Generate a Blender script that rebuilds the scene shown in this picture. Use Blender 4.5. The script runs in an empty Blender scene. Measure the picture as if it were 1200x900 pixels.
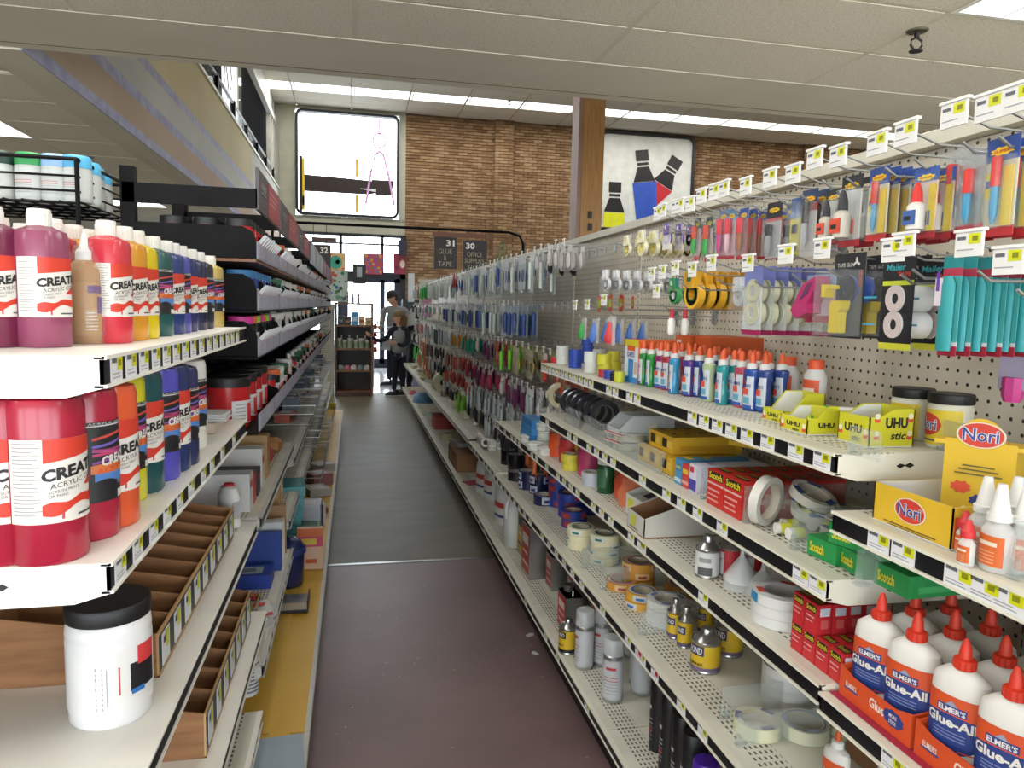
import bpy, math, random
from mathutils import Vector, Matrix
R = math.radians
rnd = random.Random(7)
sc = bpy.context.scene
col = sc.collection
# ------------------------------------------------------------------ camera
FOC, VPX, VPY, EYE = 860.0, 415.0, 357.0, 1.42
_a = Vector((VPX-600, VPY-450, FOC)).normalized()
_u = -205.0
_d = Vector((_u, -((VPX-600)*_u+FOC*FOC)/(VPY-450), FOC)).normalized()
_r = _d.cross(_a)
CR, CD, CF = [Vector((_r[i], _a[i], -_d[i])) for i in range(3)]
EYEP = Vector((0, 0, EYE))
cam = bpy.data.cameras.new('camera'); camo = bpy.data.objects.new('camera', cam); col.objects.link(camo)
m = Matrix((CR, -CD, -CF)).transposed().to_4x4(); m.translation = EYEP
camo.matrix_world = m
cam.sensor_width = 36; cam.lens = FOC/1200*36; cam.clip_start = 0.02; cam.clip_end = 200
sc.camera = camo
# ------------------------------------------------------------------ world, exposure
w = bpy.data.worlds.new('world'); sc.world = w; w.use_nodes = True
bg = w.node_tree.nodes['Background']; bg.inputs[0].default_value = (0.86, 0.93, 1, 1); bg.inputs[1].default_value = 9.0
sc.view_settings.view_transform = 'Standard'; sc.view_settings.look = 'None'
sc.view_settings.exposure = -0.18; sc.view_settings.gamma = 1; sc.view_settings.use_curve_mapping = False
sc.cycles.max_bounces = 7; sc.cycles.diffuse_bounces = 4; sc.cycles.transparent_max_bounces = 24
sc.cycles.use_denoising = True; sc.cycles.caustics_reflective = False; sc.cycles.caustics_refractive = False
sc.cycles.sample_clamp_indirect = 4
LIGHT_GAIN = 1.0
# added fill light behind the camera, in invented openings, to lift the ceiling
l = bpy.data.lights.new('rear_fill_light', 'AREA'); l.shape = 'RECTANGLE'; l.size = 20; l.size_y = 2.0; l.energy = 150; l.color = (.93, .97, 1)
lo = bpy.data.objects.new('rear_fill_light', l); col.objects.link(lo); lo.location = (1.5, -5.05, 1.5); lo.rotation_euler = (math.pi/2, 0, 0)

# where the line of sight through a picture point meets a plane of the shop
def ray(px, py):
    x, y = px-600, py-450
    return CR*x + CD*y + CF*FOC
def onz(px, py, z):
    d = ray(px, py); return EYEP + d*((z-EYE)/d.z)
def onx(px, py, X):
    d = ray(px, py); return EYEP + d*(X/d.x)
def ony(px, py, Y):
    d = ray(px, py); return EYEP + d*(Y/d.y)

# ------------------------------------------------------------------ materials
def lin(c): return c/12.92 if c <= .04045 else ((c+.055)/1.055)**2.4
def hexc(h): return tuple(lin(int(h[i:i+2], 16)/255) for i in (0, 2, 4)) + (1,)
MATS = {}
def base(name, c, rough=.5, metal=0, spec=None):
    m = bpy.data.materials.new(name); m.use_nodes = True
    b = m.node_tree.nodes['Principled BSDF']
    b.inputs['Base Color'].default_value = c; b.inputs['Roughness'].default_value = rough; b.inputs['Metallic'].default_value = metal
    if spec is not None: b.inputs['Specular IOR Level'].default_value = spec
    MATS[name] = m
    return m, m.node_tree.nodes, m.node_tree.links, b
def clearmat(name, c, a, rough=.12):
    m = bpy.data.materials.new(name); m.use_nodes = True; N = m.node_tree.nodes; L = m.node_tree.links; N.clear()
    o = N.new('ShaderNodeOutputMaterial'); mx = N.new('ShaderNodeMixShader'); t = N.new('ShaderNodeBsdfTransparent'); p = N.new('ShaderNodeBsdfPrincipled')
    t.inputs[0].default_value = (.94, .95, .95, 1); p.inputs['Base Color'].default_value = c; p.inputs['Roughness'].default_value = rough
    mx.inputs[0].default_value = a; L.new(t.outputs[0], mx.inputs[1]); L.new(p.outputs[0], mx.inputs[2]); L.new(mx.outputs[0], o.inputs[0])
    MATS[name] = m; return m
def emit(name, c, s):
    m = bpy.data.materials.new(name); m.use_nodes = True; N = m.node_tree.nodes; L = m.node_tree.links; N.clear()
    o = N.new('ShaderNodeOutputMaterial'); e = N.new('ShaderNodeEmission'); e.inputs[0].default_value = c; e.inputs[1].default_value = s
    L.new(e.outputs[0], o.inputs[0]); MATS[name] = m; return m
def noise_mix(name, c1, c2, scale=8, rough=.6, bump=0, bscale=None, detail=4, spec=None, contrast=(.35, .65), stretch=None, metal=0):
    m, N, L, b = base(name, hexc(c1), rough, metal, spec)
    tc = N.new('ShaderNodeTexCoord'); src = tc.outputs['Object']
    if stretch:
        mp = N.new('ShaderNodeMapping'); mp.inputs['Scale'].default_value = stretch; L.new(src, mp.inputs[0]); src = mp.outputs[0]
    n = N.new('ShaderNodeTexNoise'); n.inputs['Scale'].default_value = scale; n.inputs['Detail'].default_value = detail; L.new(src, n.inputs['Vector'])
    r = N.new('ShaderNodeValToRGB'); r.color_ramp.elements[0].color = hexc(c1); r.color_ramp.elements[1].color = hexc(c2)
    r.color_ramp.elements[0].position, r.color_ramp.elements[1].position = contrast
    L.new(n.outputs[0], r.inputs[0]); L.new(r.outputs[0], b.inputs['Base Color'])
    if bump:
        n2 = N.new('ShaderNodeTexNoise'); n2.inputs['Scale'].default_value = bscale or scale; n2.inputs['Detail'].default_value = 3; L.new(src, n2.inputs['Vector'])
        bp = N.new('ShaderNodeBump'); bp.inputs['Strength'].default_value = bump; bp.inputs['Distance'].default_value = .003; L.new(n2.outputs[0], bp.inputs['Height']); L.new(bp.outputs[0], b.inputs['Normal'])
    return m, N, L, b
def math_(N, L, op, a, b=None):
    n = N.new('ShaderNodeMath'); n.operation = op
    for i, v in enumerate((a, b)):
        if v is None: continue
        if isinstance(v, (int, float)): n.inputs[i].default_value = v
        else: L.new(v, n.inputs[i])
    return n.outputs[0]
def holes(name, c, hole, ax, pa, pb, r=None, sa=None, sb=None, lim=None, rough=.45):
    """painted metal or hardboard with a regular grid of small punched holes: round (r) or slots (sa, sb)"""
    m, N, L, b = base(name, hexc(c), rough)
    tc = N.new('ShaderNodeTexCoord'); s = N.new('ShaderNodeSeparateXYZ'); L.new(tc.outputs['Object'], s.inputs[0])
    A, Bc = s.outputs[ax[0]], s.outputs[ax[1]]
    fa = math_(N, L, 'PINGPONG', A, pa/2); fb = math_(N, L, 'PINGPONG', Bc, pb/2)
    if r:
        d = math_(N, L, 'SQRT', math_(N, L, 'ADD', math_(N, L, 'POWER', fa, 2), math_(N, L, 'POWER', fb, 2)))
        k = math_(N, L, 'LESS_THAN', d, r)
    else:
        k = math_(N, L, 'MULTIPLY', math_(N, L, 'LESS_THAN', fa, sa/2), math_(N, L, 'LESS_THAN', fb, sb/2))
    if lim:
        k = math_(N, L, 'MULTIPLY', k, math_(N, L, 'LESS_THAN', A, lim[1])); k = math_(N, L, 'MULTIPLY', k, math_(N, L, 'GREATER_THAN', A, lim[0]))
    nz = N.new('ShaderNodeTexNoise'); nz.inputs['Scale'].default_value = 5; nz.inputs['Detail'].default_value = 5; L.new(tc.outputs['Object'], nz.inputs[0])
    rp = N.new('ShaderNodeValToRGB'); rp.color_ramp.elements[0].position = .3; rp.color_ramp.elements[1].position = .6
    cc = hexc(c); rp.color_ramp.elements[0].color = (cc[0]*.8, cc[1]*.79, cc[2]*.76, 1); rp.color_ramp.elements[1].color = cc; L.new(nz.outputs[0], rp.inputs[0])
    mx = N.new('ShaderNodeMix'); mx.data_type = 'RGBA'; L.new(k, mx.inputs[0]); L.new(rp.outputs[0], mx.inputs[6]); mx.inputs[7].default_value = hexc(hole)
    L.new(mx.outputs[2], b.inputs['Base Color'])
    return m
holes('pegboard', 'cdc5b4', '2e2924', (1, 2), .0254, .0254, r=.0036)
holes('pegboard_end', 'c4c2b2', '3a372f', (0, 2), .0254, .0254, r=.0045)
holes('shelf_deck', 'd2d0c2', '443e36', (0, 1), .012, .019, sa=.005, sb=.010, lim=(.028, .095))
noise_mix('shelf_paint', 'd0cdbd', 'dcd9ca', 4, .4)
noise_mix('shelf_left', 'dedbd2', 'ebe9e2', 3, .35)
noise_mix('brown_back', '6b513a', '7d6148', 6, .7)
noise_mix('cardboard', '7a5434', '946a45', 5, .8, stretch=(1, 1, 9))
noise_mix('cardboard_light', 'a98757', 'bf9c6a', 6, .8)
noise_mix('card_box', '6f4c30', '85603f', 5, .8)
noise_mix('strip_black', '0c0c0e', '1a1a1e', 9, .5, spec=.2)
noise_mix('black_steel', '070708', '0e0e10', 9, .6, spec=.12)
noise_mix('tile_fissured', 'cfc7b6', 'dcd5c6', 90, .9, bump=.9, bscale=110, contrast=(.42, .5))
noise_mix('tile_grid', 'cbc4b3', 'd4cdbc', 5, .7)
noise_mix('drywall', 'c8c1b0', 'd2cbbc', 1.2, .85)
noise_mix('cream_wall', 'b9ab7f', 'c6b98d', .8, .8)
noise_mix('tan_wall', 'ab957e', 'b5a089', .8, .8)
noise_mix('grey_wall', 'b0b0a8', 'bcbcb4', .8, .8)
noise_mix('lilac_stripe', '8585a3', 'a3a3bb', 9, .7, contrast=(.3, .7))
noise_mix('brick_a', '7f6244', '8f7050', 3, .9)
noise_mix('brick_b', '6e5036', '80603f', 3, .9)
noise_mix('brick_c', '927554', '9d8060', 3, .9)
noise_mix('mortar', '6f5a43', '7c6750', 5, .95)
noise_mix('wood_column', '9a6d38', 'b08247', 3, .45, stretch=(12, 12, 1))
noise_mix('wood_pink', '8a6a5a', '957565', 3, .5)
noise_mix('dark_wood', '2f1a10', '4a2c1b', 3, .45, stretch=(10, 10, 1))
noise_mix('shelf_wood', '5f3b22', '7a4e2e', 3, .45)
noise_mix('yellow_board', 'c99e36', 'd8b047', 2.5, .45)
noise_mix('floor_bounce', 'b9b6ac', 'c9c6bc', 1.5, .5)
noise_mix('tile_white', 'c4cbd2', 'd3dae0', 3, .14)
noise_mix('pavement', '9a9a98', 'a8a8a6', 2, .9)
m_, N_, L_, b_ = noise_mix('floor_maroon', '675352', '7c6462', 2.2, .42, contrast=(.3, .75), bump=.12, bscale=60)
v = N_.new('ShaderNodeTexVoronoi'); v.inputs['Scale'].default_value = 16; tc = N_.new('ShaderNodeTexCoord'); L_.new(tc.outputs['Object'], v.inputs['Vector'])
k = math_(N_, L_, 'LESS_THAN', v.outputs['Distance'], .085)
sp = N_.new('ShaderNodeTexNoise'); sp.inputs['Scale'].default_value = 3; L_.new(tc.outputs['Object'], sp.inputs[0])
k = math_(N_, L_, 'MULTIPLY', k, math_(N_, L_, 'GREATER_THAN', sp.outputs[0], .47))
mx = N_.new('ShaderNodeMix'); mx.data_type = 'RGBA'; L_.new(k, mx.inputs[0]); L_.new(b_.inputs['Base Color'].links[0].from_socket, mx.inputs[6]); mx.inputs[7].default_value = hexc('8f7d74'); L_.new(mx.outputs[2], b_.inputs['Base Color'])
noise_mix('floor_olive', '57513f', '676150', 2.2, .5, contrast=(.3, .7), stretch=(1, 3, 1), bump=.1, bscale=50)
noise_mix('tin', '9a9a98', 'b5b5b2', 8, .28, metal=.9)
noise_mix('steel_wire', '9a9c9c', 'b0b2b2', 8, .3, metal=.8)
noise_mix('tan_tape', 'cfc79f', 'd8d1ad', 30, .7)
noise_mix('cloth_grey', '76787a', '8a8c8c', 60, .95)
noise_mix('cloth_navy', '11141f', '1a1e2c', 40, .95)
noise_mix('cloth_dark', '0e0f12', '17181c', 40, .9)
noise_mix('skin', 'c08e74', 'c99a80', 10, .55)
noise_mix('hair_dark', '120d0b', '1f1713', 90, .6, stretch=(1, 1, .2))
noise_mix('hair_blond', '5f4a32', '7c6444', 90, .6, stretch=(1, 1, .2))
clearmat('clear', (.7, .73, .74, 1), .10, .06)
clearmat('clear_fog', (.85, .88, .88, 1), .34, .3)
clearmat('acrylic', (.6, .65, .63, 1), .14, .3)
clearmat('glass', (.8, .9, .9, 1), .05, .02)
clearmat('clear_green', (.3, .5, .42, 1), .6, .2)
clearmat('clear_teal', (.12, .42, .46, 1), .7, .2)
clearmat('clear_orange', (.8, .25, .12, 1), .6, .3)
clearmat('glue_clear', (.8, .8, .78, 1), .55, .25)
emit('diffuser', (1, 1, .98, 1), 3.2)
def mat(k):
    """a key is a named material or a colour written as six hex digits, with :g glossy, :m metal, :r rough"""
    if k in MATS: return MATS[k]
    c, _, t = k.partition(':')
    noise_mix(k, c, c, 5, {'g': .22, 'm': .3, 'r': .85, '': .5}[t], metal=.85 if t == 'm' else 0)
    cc = hexc(c); e = MATS[k].node_tree.nodes['Color Ramp'].color_ramp.elements
    e[0].color = (cc[0]*.9, cc[1]*.9, cc[2]*.9, 1); e[1].color = (min(1, cc[0]*1.05), min(1, cc[1]*1.05), min(1, cc[2]*1.05), 1)
    return MATS[k]

# ------------------------------------------------------------------ mesh building
_TXT = {}
def text_geo(s, bold=.02, res=2):
    key = (s, bold)
    if key not in _TXT:
        cu = bpy.data.curves.new('lettering', 'FONT'); cu.body = s; cu.size = 1; cu.resolution_u = res; cu.offset = bold; cu.align_x = 'CENTER'
        ob = bpy.data.objects.new('lettering', cu); me = ob.to_mesh()
        V = [tuple(v.co) for v in me.vertices]; F = [tuple(p.vertices) for p in me.polygons]
        ob.to_mesh_clear(); bpy.data.objects.remove(ob); bpy.data.curves.remove(cu)
        if V:
            xs = [v[0] for v in V]; w_ = max(xs)-min(xs); x0 = min(xs)
            V = [((v[0]-x0)/w_-.5, v[1]) for v in V]; ys = [v[1] for v in V]; y0, y1 = min(ys), max(ys)
            V = [(v[0], (v[1]-y0)/(y1-y0)) for v in V]
        _TXT[key] = (V, F)
    return _TXT[key]
class B:
    def __init__(s): s.v = []; s.f = []; s.k = []; s.mats = []; s.M = Matrix()
    def mi(s, k):
        if k not in s.mats: s.mats.append(k)
        return s.mats.index(k)
    def add(s, V, F, k):
        o = len(s.v); i = s.mi(k); s.v += [tuple(s.M @ Vector(p)) for p in V]
        for f in F: s.f.append(tuple(o+j for j in f)); s.k.append(i)
        return s
    def box(s, x0, x1, y0, y1, z0, z1, k):
        V = [(x, y, z) for z in (z0, z1) for y in (y0, y1) for x in (x0, x1)]
        return s.add(V, [(0, 2, 3, 1), (4, 5, 7, 6), (0, 1, 5, 4), (2, 6, 7, 3), (0, 4, 6, 2), (1, 3, 7, 5)], k)
    def quad(s, pts, k): return s.add(pts, [tuple(range(len(pts)))], k)
    def fy(s, x0, x1, z0, z1, y, k):   # flat print on a face that looks towards -y
        return s.quad([(x0, y, z0), (x1, y, z0), (x1, y, z1), (x0, y, z1)], k)
    def prism(s, pts, a0, a1, k, axis='y'):
        def P(p, a): return {'y': (p[0], a, p[1]), 'x': (a, p[0], p[1]), 'z': (p[0], p[1], a)}[axis]
        n = len(pts); V = [P(p, a0) for p in pts]+[P(p, a1) for p in pts]
        return s.add(V, [tuple(range(n))[::-1], tuple(range(n, 2*n))]+[(i, (i+1) % n, n+(i+1) % n, n+i) for i in range(n)], k)
    def lathe(s, prof, k, n=16, e=2., sx=1., sy=1., c=(0, 0, 0), axis='z', cap=True, ks=None):
        V = []; F = []; K = []
        for r, z in prof:
            for i in range(n):
                t = 2*math.pi*i/n; ct, st = math.cos(t), math.sin(t)
                q = 1/((abs(ct)**e+abs(st)**e)**(1/e)) if e != 2 else 1
                x, y = r*q*ct*sx, r*q*st*sy
                V.append({'z': (x, y, z), 'y': (x, z, -y), 'x': (z, x, y)}[axis])
        V = [(p[0]+c[0], p[1]+c[1], p[2]+c[2]) for p in V]
        m_ = len(prof)
        for j in range(m_-1):
            g = [(j*n+i, j*n+(i+1) % n, (j+1)*n+(i+1) % n, (j+1)*n+i) for i in range(n)]
            F += g; K += [ks[j] if ks else k]*n
        if cap:
            F += [tuple(range(n))[::-1], tuple((m_-1)*n+i for i in range(n))]; K += [ks[0] if ks else k, ks[-1] if ks else k]
        o = len(s.v); s.v += [tuple(s.M @ Vector(p)) for p in V]
        for f, kk in zip(F, K): s.f.append(tuple(o+j for j in f)); s.k.append(s.mi(kk))
        return s
    def ring(s, R1, R0, w, k, ko=None, n=24, c=(0, 0, 0), axis='z'):
        """a tape roll: outer tape, side faces and inner wall"""
        return s.lathe([(R0, 0), (R1, 0), (R1, w), (R0, w), (R0, 0)], k, n, c=c, axis=axis, cap=False, ks=[ko or k, k, ko or k, k])
    def tube(s, P, r, k, n=6, closed=False):
        P = [Vector(p) for p in P]; V = []; F = []
        for i, p in enumerate(P):
            a = P[i-1] if i or closed else p; b = P[(i+1) % len(P)] if i < len(P)-1 or closed else p
            t = (b-a).normalized(); u = t.orthogonal().normalized() if abs(t.z) > .95 else t.cross(Vector((0, 0, 1))).normalized(); w_ = t.cross(u)
            V += [tuple(p+u*(r*math.cos(2*math.pi*j/n))+w_*(r*math.sin(2*math.pi*j/n))) for j in range(n)]
        m_ = len(P)
        for i in range(m_ if closed else m_-1):
            i2 = (i+1) % m_
            F += [(i*n+j, i*n+(j+1) % n, i2*n+(j+1) % n, i2*n+j) for j in range(n)]
        if not closed: F += [tuple(range(n))[::-1], tuple((m_-1)*n+j for j in range(n))]
        return s.add(V, F, k)
    def text(s, t, w_, h_, o, k, X=(1, 0, 0), Y=(0, 0, 1), bold=.02, shear=0):
        V, F = text_geo(t, bold); X, Y, o = Vector(X), Vector(Y), Vector(o)
        return s.add([tuple(o+X*(x*w_+shear*y*h_)+Y*(y*h_)) for x, y in V], F, k)
    # print on the side of a bottle with section radius r (superellipse e, squash sx sy); angle 0 faces -y, + to the right
    def srf(s, r, a, z, off, e=2., sx=1., sy=1.):
        t = a-math.pi/2; ct, st = math.cos(t), math.sin(t); q = 1/((abs(ct)**e+abs(st)**e)**(1/e))
        return ((r*q*sx+off)*ct, (r*q*sy+off)*st, z)
    def wrap(s, r, a0, a1, lo, hi, k, off=.0004, n=10, **kw):
        V = []; F = []
        for i in range(n+1):
            a = a0+(a1-a0)*i/n; l = lo(i/n) if callable(lo) else lo; h_ = hi(i/n) if callable(hi) else hi
            V += [s.srf(r, a, l, off, **kw), s.srf(r, a, h_, off, **kw)]
            if i: F.append((2*i-2, 2*i, 2*i+1, 2*i-1))
        return s.add(V, F, k)
    def wtext(s, t, r, a, aw, z, h_, k, off=.0009, bold=.02, tilt=0, **kw):
        V, F = text_geo(t, bold)
        return s.add([s.srf(r, a+x*aw, z+y*h_+tilt*x, off, **kw) for x, y in V], F, k)
    def mesh(s, name, smooth=True):
        me = bpy.data.meshes.new(name); me.from_pydata(s.v, [], s.f)
        for k in s.mats: me.materials.append(mat(k))
        me.polygons.foreach_set('material_index', s.k)
        if smooth:
            me.polygons.foreach_set('use_smooth', [True]*len(s.f)); me.set_sharp_from_angle(angle=R(38))
        me.update(); return me
    def obj(s, name, parent=None, label=None, cat=None, group=None, kind=None, smooth=True, loc=None):
        o = bpy.data.objects.new(name, s.mesh(name, smooth)); col.objects.link(o)
        if parent: o.parent = parent
        if loc: o.location = loc
        return tag(o, label, cat, group, kind)
def tag(o, label=None, cat=None, group=None, kind=None):
    for n_, v_ in (('label', label), ('category', cat), ('group', group), ('kind', kind)):
        if v_: o[n_] = v_
    return o
def empty(name, label=None, cat=None, loc=(0, 0, 0), rz=0, group=None, kind=None):
    o = bpy.data.objects.new(name, None); o.empty_display_size = .05; col.objects.link(o); o.location = loc; o.rotation_euler = (0, 0, rz)
    return tag(o, label, cat, group, kind)
# a kind is (name, [(part, mesh, [(sub-part, mesh)...], part label)]): built once, then placed any number of times with shared mesh data
def kind(name, parts):
    out = []
    for p in parts:
        out.append((p[0], p[1].mesh(p[0]), [(n_, b.mesh(n_)) for n_, b in (p[2] if len(p) > 2 else [])], p[3] if len(p) > 3 else None))
    return (name, out)
def put(kd, label, cat, loc, rz=0, group=None, rot=None, s=1, stretch=None):
    name, parts = kd; rot = rot or (0, 0, rz)
    if len(parts) == 1 and not parts[0][2]:
        o = bpy.data.objects.new(name, parts[0][1]); col.objects.link(o)
    else:
        o = bpy.data.objects.new(name, None); o.empty_display_size = .03; col.objects.link(o)
        for pn, me, subs, pl in parts:
            c = bpy.data.objects.new(pn, me); col.objects.link(c); c.parent = o
            if pl: c['label'] = pl
            for sn, sm in subs:
                d = bpy.data.objects.new(sn, sm); col.objects.link(d); d.parent = c
    o.location = loc; o.rotation_euler = rot
    o.scale = stretch or (s, s, s)
    return tag(o, label, cat, group)
ORD = 'first second third fourth fifth sixth seventh eighth ninth tenth eleventh twelfth thirteenth fourteenth fifteenth sixteenth seventeenth eighteenth nineteenth twentieth'.split()
def nth(i): return ORD[i] if i < 20 else str(i+1)+{0: 'st', 1: 'nd', 2: 'rd'}.get(i % 10, 'th')
FR, FL = -math.pi/2, math.pi/2    # facing the aisle from the right-hand and from the left-hand shelves
# ------------------------------------------------------------------ the building
def struct(name, b, parent=None, **kw):
    return b.obj(name, parent, kind=None if parent else 'structure', smooth=kw.get('smooth', False), loc=kw.get('loc'))
ZC, ZH, YB, XM = 2.64, 5.68, 17.0, -1.6      # low ceiling, high ceiling, back wall, mezzanine face
YF, YE = 3.62, 4.2                            # where the tiles stop and where the beam ends
fl = struct('floor', B().box(-9, 13, -5, 18, -.1, -.004, 'mortar'))
struct('floor_slab', B().box(-1.3, 1.7, -1.2, 4.0, -.004, 0, 'floor_maroon'), fl)
b = B(); b.box(-9, 13, -5, -1.2, -.004, 0, 'floor_bounce'); b.box(-9, -1.3, -1.2, 4, -.004, 0, 'floor_bounce'); b.box(1.7, 13, -1.2, 4, -.004, 0, 'floor_bounce'); struct('floor_side', b, fl)  # unseen floor, made pale to bounce light up to the ceiling
struct('floor_runner', B().box(-9, 13, 4.0, 12.0, -.004, 0, 'floor_olive'), fl)
b = B(); b.box(-9, 13, 3.985, 4.012, 0, .004, '9a9c9c:m'); struct('seam_strip', b, fl)
tb = B().box(0, .585, 0, .585, -.004, 0, 'tile_white').mesh('floor_tile', False)
struct('floor_grout', B().box(-9, 13, 12.0, 18, -.004, -.002, '7d8489'), fl)
for i in range(-3, 6):
    for j in range(8):
        o = bpy.data.objects.new('floor_tile', tb); col.objects.link(o); o.parent = fl; o.location = (i*.6, 12.03+j*.6, 0)
b = B(); b.prism([(0, 0), (.035, .004), (.045, .02), (.03, .03), (0, .022)], 0, .0015, 'c9c9c4:r', 'z')
put(kind('paper_scrap', [('scrap', b)]), 'small torn paper scrap on the maroon floor near the shelves', 'litter', onz(619, 747, .001), .4)
put(kind('paper_scrap', [('scrap', b)]), 'tiny grey crumpled scrap below the bottom shelf, nearer than the white one', 'litter', onz(632, 767, .001), 1.8, s=.8)

# low ceiling: tiles lie in a grid, each one its own piece
ce = struct('ceiling', B().box(-9, 13, -5, YF, ZC+.03, ZC+.1, 'drywall'))
TW, TD = 1.165, .488
def tile_mesh(w_, d_, k='tile_fissured'): return B().box(.012, w_-.012, .012, d_-.012, .0, .02, k).mesh('ceiling_tile', False)
tm = tile_mesh(TW, TD)
LIT = {(1, 4), (3, 4), (-2, 4), (1, 7), (-1, 9), (3, 9)}
fix_b = B(); fix_b.box(.01, TW-.01, .01, TD-.01, .004, .02, 'e8e8e4')
def light_fixture(x, y, z, w_, d_, name, label, group, power, grid=True, lens='diffuser'):
    t = empty(name, label, 'light', (x, y, z), group=group)
    b = B()
    for q in ((0, w_, 0, .02), (0, w_, d_-.02, d_), (0, .02, .02, d_-.02), (w_-.02, w_, .02, d_-.02)): b.box(q[0], q[1], q[2], q[3], -.006, .03, 'e4e4de')
    b.obj('frame', t)
    B().box(.02, w_-.02, .02, d_-.02, .004, .01, lens).obj('diffuser', t)
    if grid:
        b = B()
        for i in range(1, 5): b.box(w_*i/5-.003, w_*i/5+.003, .02, d_-.02, -.003, .003, 'c8c8c4')
        b.box(.02, w_-.02, d_/2-.003, d_/2+.003, -.003, .003, 'c8c8c4'); b.obj('louvre', t)
    l = bpy.data.lights.new('tube_light', 'AREA'); l.shape = 'RECTANGLE'; l.size = w_*.92; l.size_y = d_*.85; l.energy = power*LIGHT_GAIN; l.color = (1, .98, .93)
    lo = bpy.data.objects.new('tube_light', l); col.objects.link(lo); lo.parent = t; lo.location = (w_/2, d_/2, -.012)
    return t
for i in range(-7, 10):
    for j in range(0, 13):
        x, y = i*TW, YF-(j+1)*TD
        if i > 4 and j > 5: continue
        near = -2 <= i <= 4
        if (i, j) in {(2, 2)}: continue
        if (i, j) in {(-1, 3), (1, 5), (-1, 7), (2, 8), (4, 5), (-3, 4), (-4, 8)}: continue
        o = bpy.data.objects.new('ceiling_tile', tm); col.objects.link(o); o.parent = ce; o.location = (x, y, ZC)
b = B()
for i in range(-7, 11): b.box(i*TW-.012, i*TW+.012, -3, YF, ZC+.001, ZC+.006, 'tile_grid')
for j in range(0, 14): b.box(-8, 11.7, YF-j*TD-.012, YF-j*TD+.012, ZC+.003, ZC+.008, 'tile_grid')
b.obj('ceiling_grid', ce)
for n_, (i, j) in enumerate([(2, 2), (-1, 3), (1, 5), (-1, 7), (2, 8), (4, 5), (-3, 4), (-4, 8)]):
    light_fixture(i*TW, YF-(j+1)*TD, ZC+.002, TW, TD, 'ceiling_light', ['lit ceiling panel at the top right corner above the hooks', 'ceiling panel light above the left paint shelves', 'ceiling panel light just behind the camera', 'ceiling panel light further back over the aisle', 'ceiling panel light over the glue shelves behind', 'added unseen ceiling panel light beyond the right-hand shelving', 'added unseen ceiling panel light over the aisle to the left', 'added unseen ceiling panel light furthest back on the left'][n_], 'low ceiling panel lights', 24)  # panels labelled added are put in to raise the ambient light
# beam that closes the low ceiling
b = B(); b.box(-9, 13, YF, YE, ZC-.002, ZC+.5, 'drywall'); struct('trim_1', b)
b = B(); b.box(XM, 13, YE-.12, YE-.0, ZC+.5, ZH+.1, 'drywall'); b.box(-9, 13, YE-.09, YE-.082, ZC-.0035, ZC-.002, 'mortar'); struct('wall_beam', b)
# high ceiling with its row of lights
hc = struct('ceiling_high', B().box(-3.2, 13, YE, YB+.1, ZH+.03, ZH+.1, 'drywall'))
ht = tile_mesh(TW, .6)
b = B()
for i in range(-2, 12): b.box(i*TW+.0-.01, i*TW+.01, YE+.12, YB, ZH-.003, ZH+.004, 'tile_grid')
for j in range(0, 21): b.box(-2.5, 13, YB-j*.6-.5-.01, YB-j*.6-.5+.01, ZH-.003, ZH+.004, 'tile_grid')
b.obj('ceiling_grid', hc)
hl = 0
for j in range(0, 20):
    for i in range(-2, 11):
        y = YB-.5-(j+1)*.6
        if y < YE+.1: continue
        if j == 1 or (j in (8, 15) and i % 2 == 0):
            t = light_fixture(i*TW-.06, y, ZH+.002, TW, .6, 'high_ceiling_light', ('bright panel in the far light row, %s from its left end' % nth(i+2)) if j == 1 else ('high ceiling panel light, %s from the left in the %s row from the back' % (nth(i//2+1), 'second' if j == 8 else 'third')), 'high ceiling lights', 11 if j > 1 else 22)
            hl += 1; continue
        if j > 6 and (i < 0 or i > 6): continue
        o = bpy.data.objects.new('ceiling_tile', ht); col.objects.link(o); o.parent = hc; o.location = (i*TW-.06, y, ZH)
for i in range(-2, 11):
    o = bpy.data.objects.new('ceiling_tile', ht); col.objects.link(o); o.parent = hc; o.location = (i*TW-.06, YB-.52, ZH)
# ceiling under the mezzanine, left
mc = struct('ceiling_left', B().box(-9, XM-.02, YE+.1, YB, ZC+.03, ZC+.1, 'drywall'))
mt = tile_mesh(TW, .6)
LL = [(-3.575, 5.9), (-3.575, 7.8), (-4.0, 10.0), (-3.575, 12.2)]
XL0 = -2.41
LG = {(0, 2): 'lit ceiling panel at the left edge under the mezzanine', (0, 5): 'long lit ceiling panel above the spray can rack', (1, 5): 'lit ceiling panel beside the one above the spray cans', (0, 9): 'far lit ceiling panel seen past the black post', (2, 2): 'lit ceiling panel under the mezzanine, out to the left', (1, 9): 'far lit ceiling panel under the mezzanine, second from the aisle', (0, 14): 'furthest lit ceiling panel under the mezzanine'}
for i in range(0, 5):
    for j in range(0, 19):
        x, y = XL0-(i+1)*TW, 4.7+j*.6
        if (i, j) in LG: light_fixture(x, y, ZC+.002, TW, .6, 'mezzanine_light', LG[(i, j)], 'panel lights under the mezzanine', 34); continue
        o = bpy.data.objects.new('ceiling_tile', mt); col.objects.link(o); o.parent = mc; o.location = (x, y, ZC)
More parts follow.
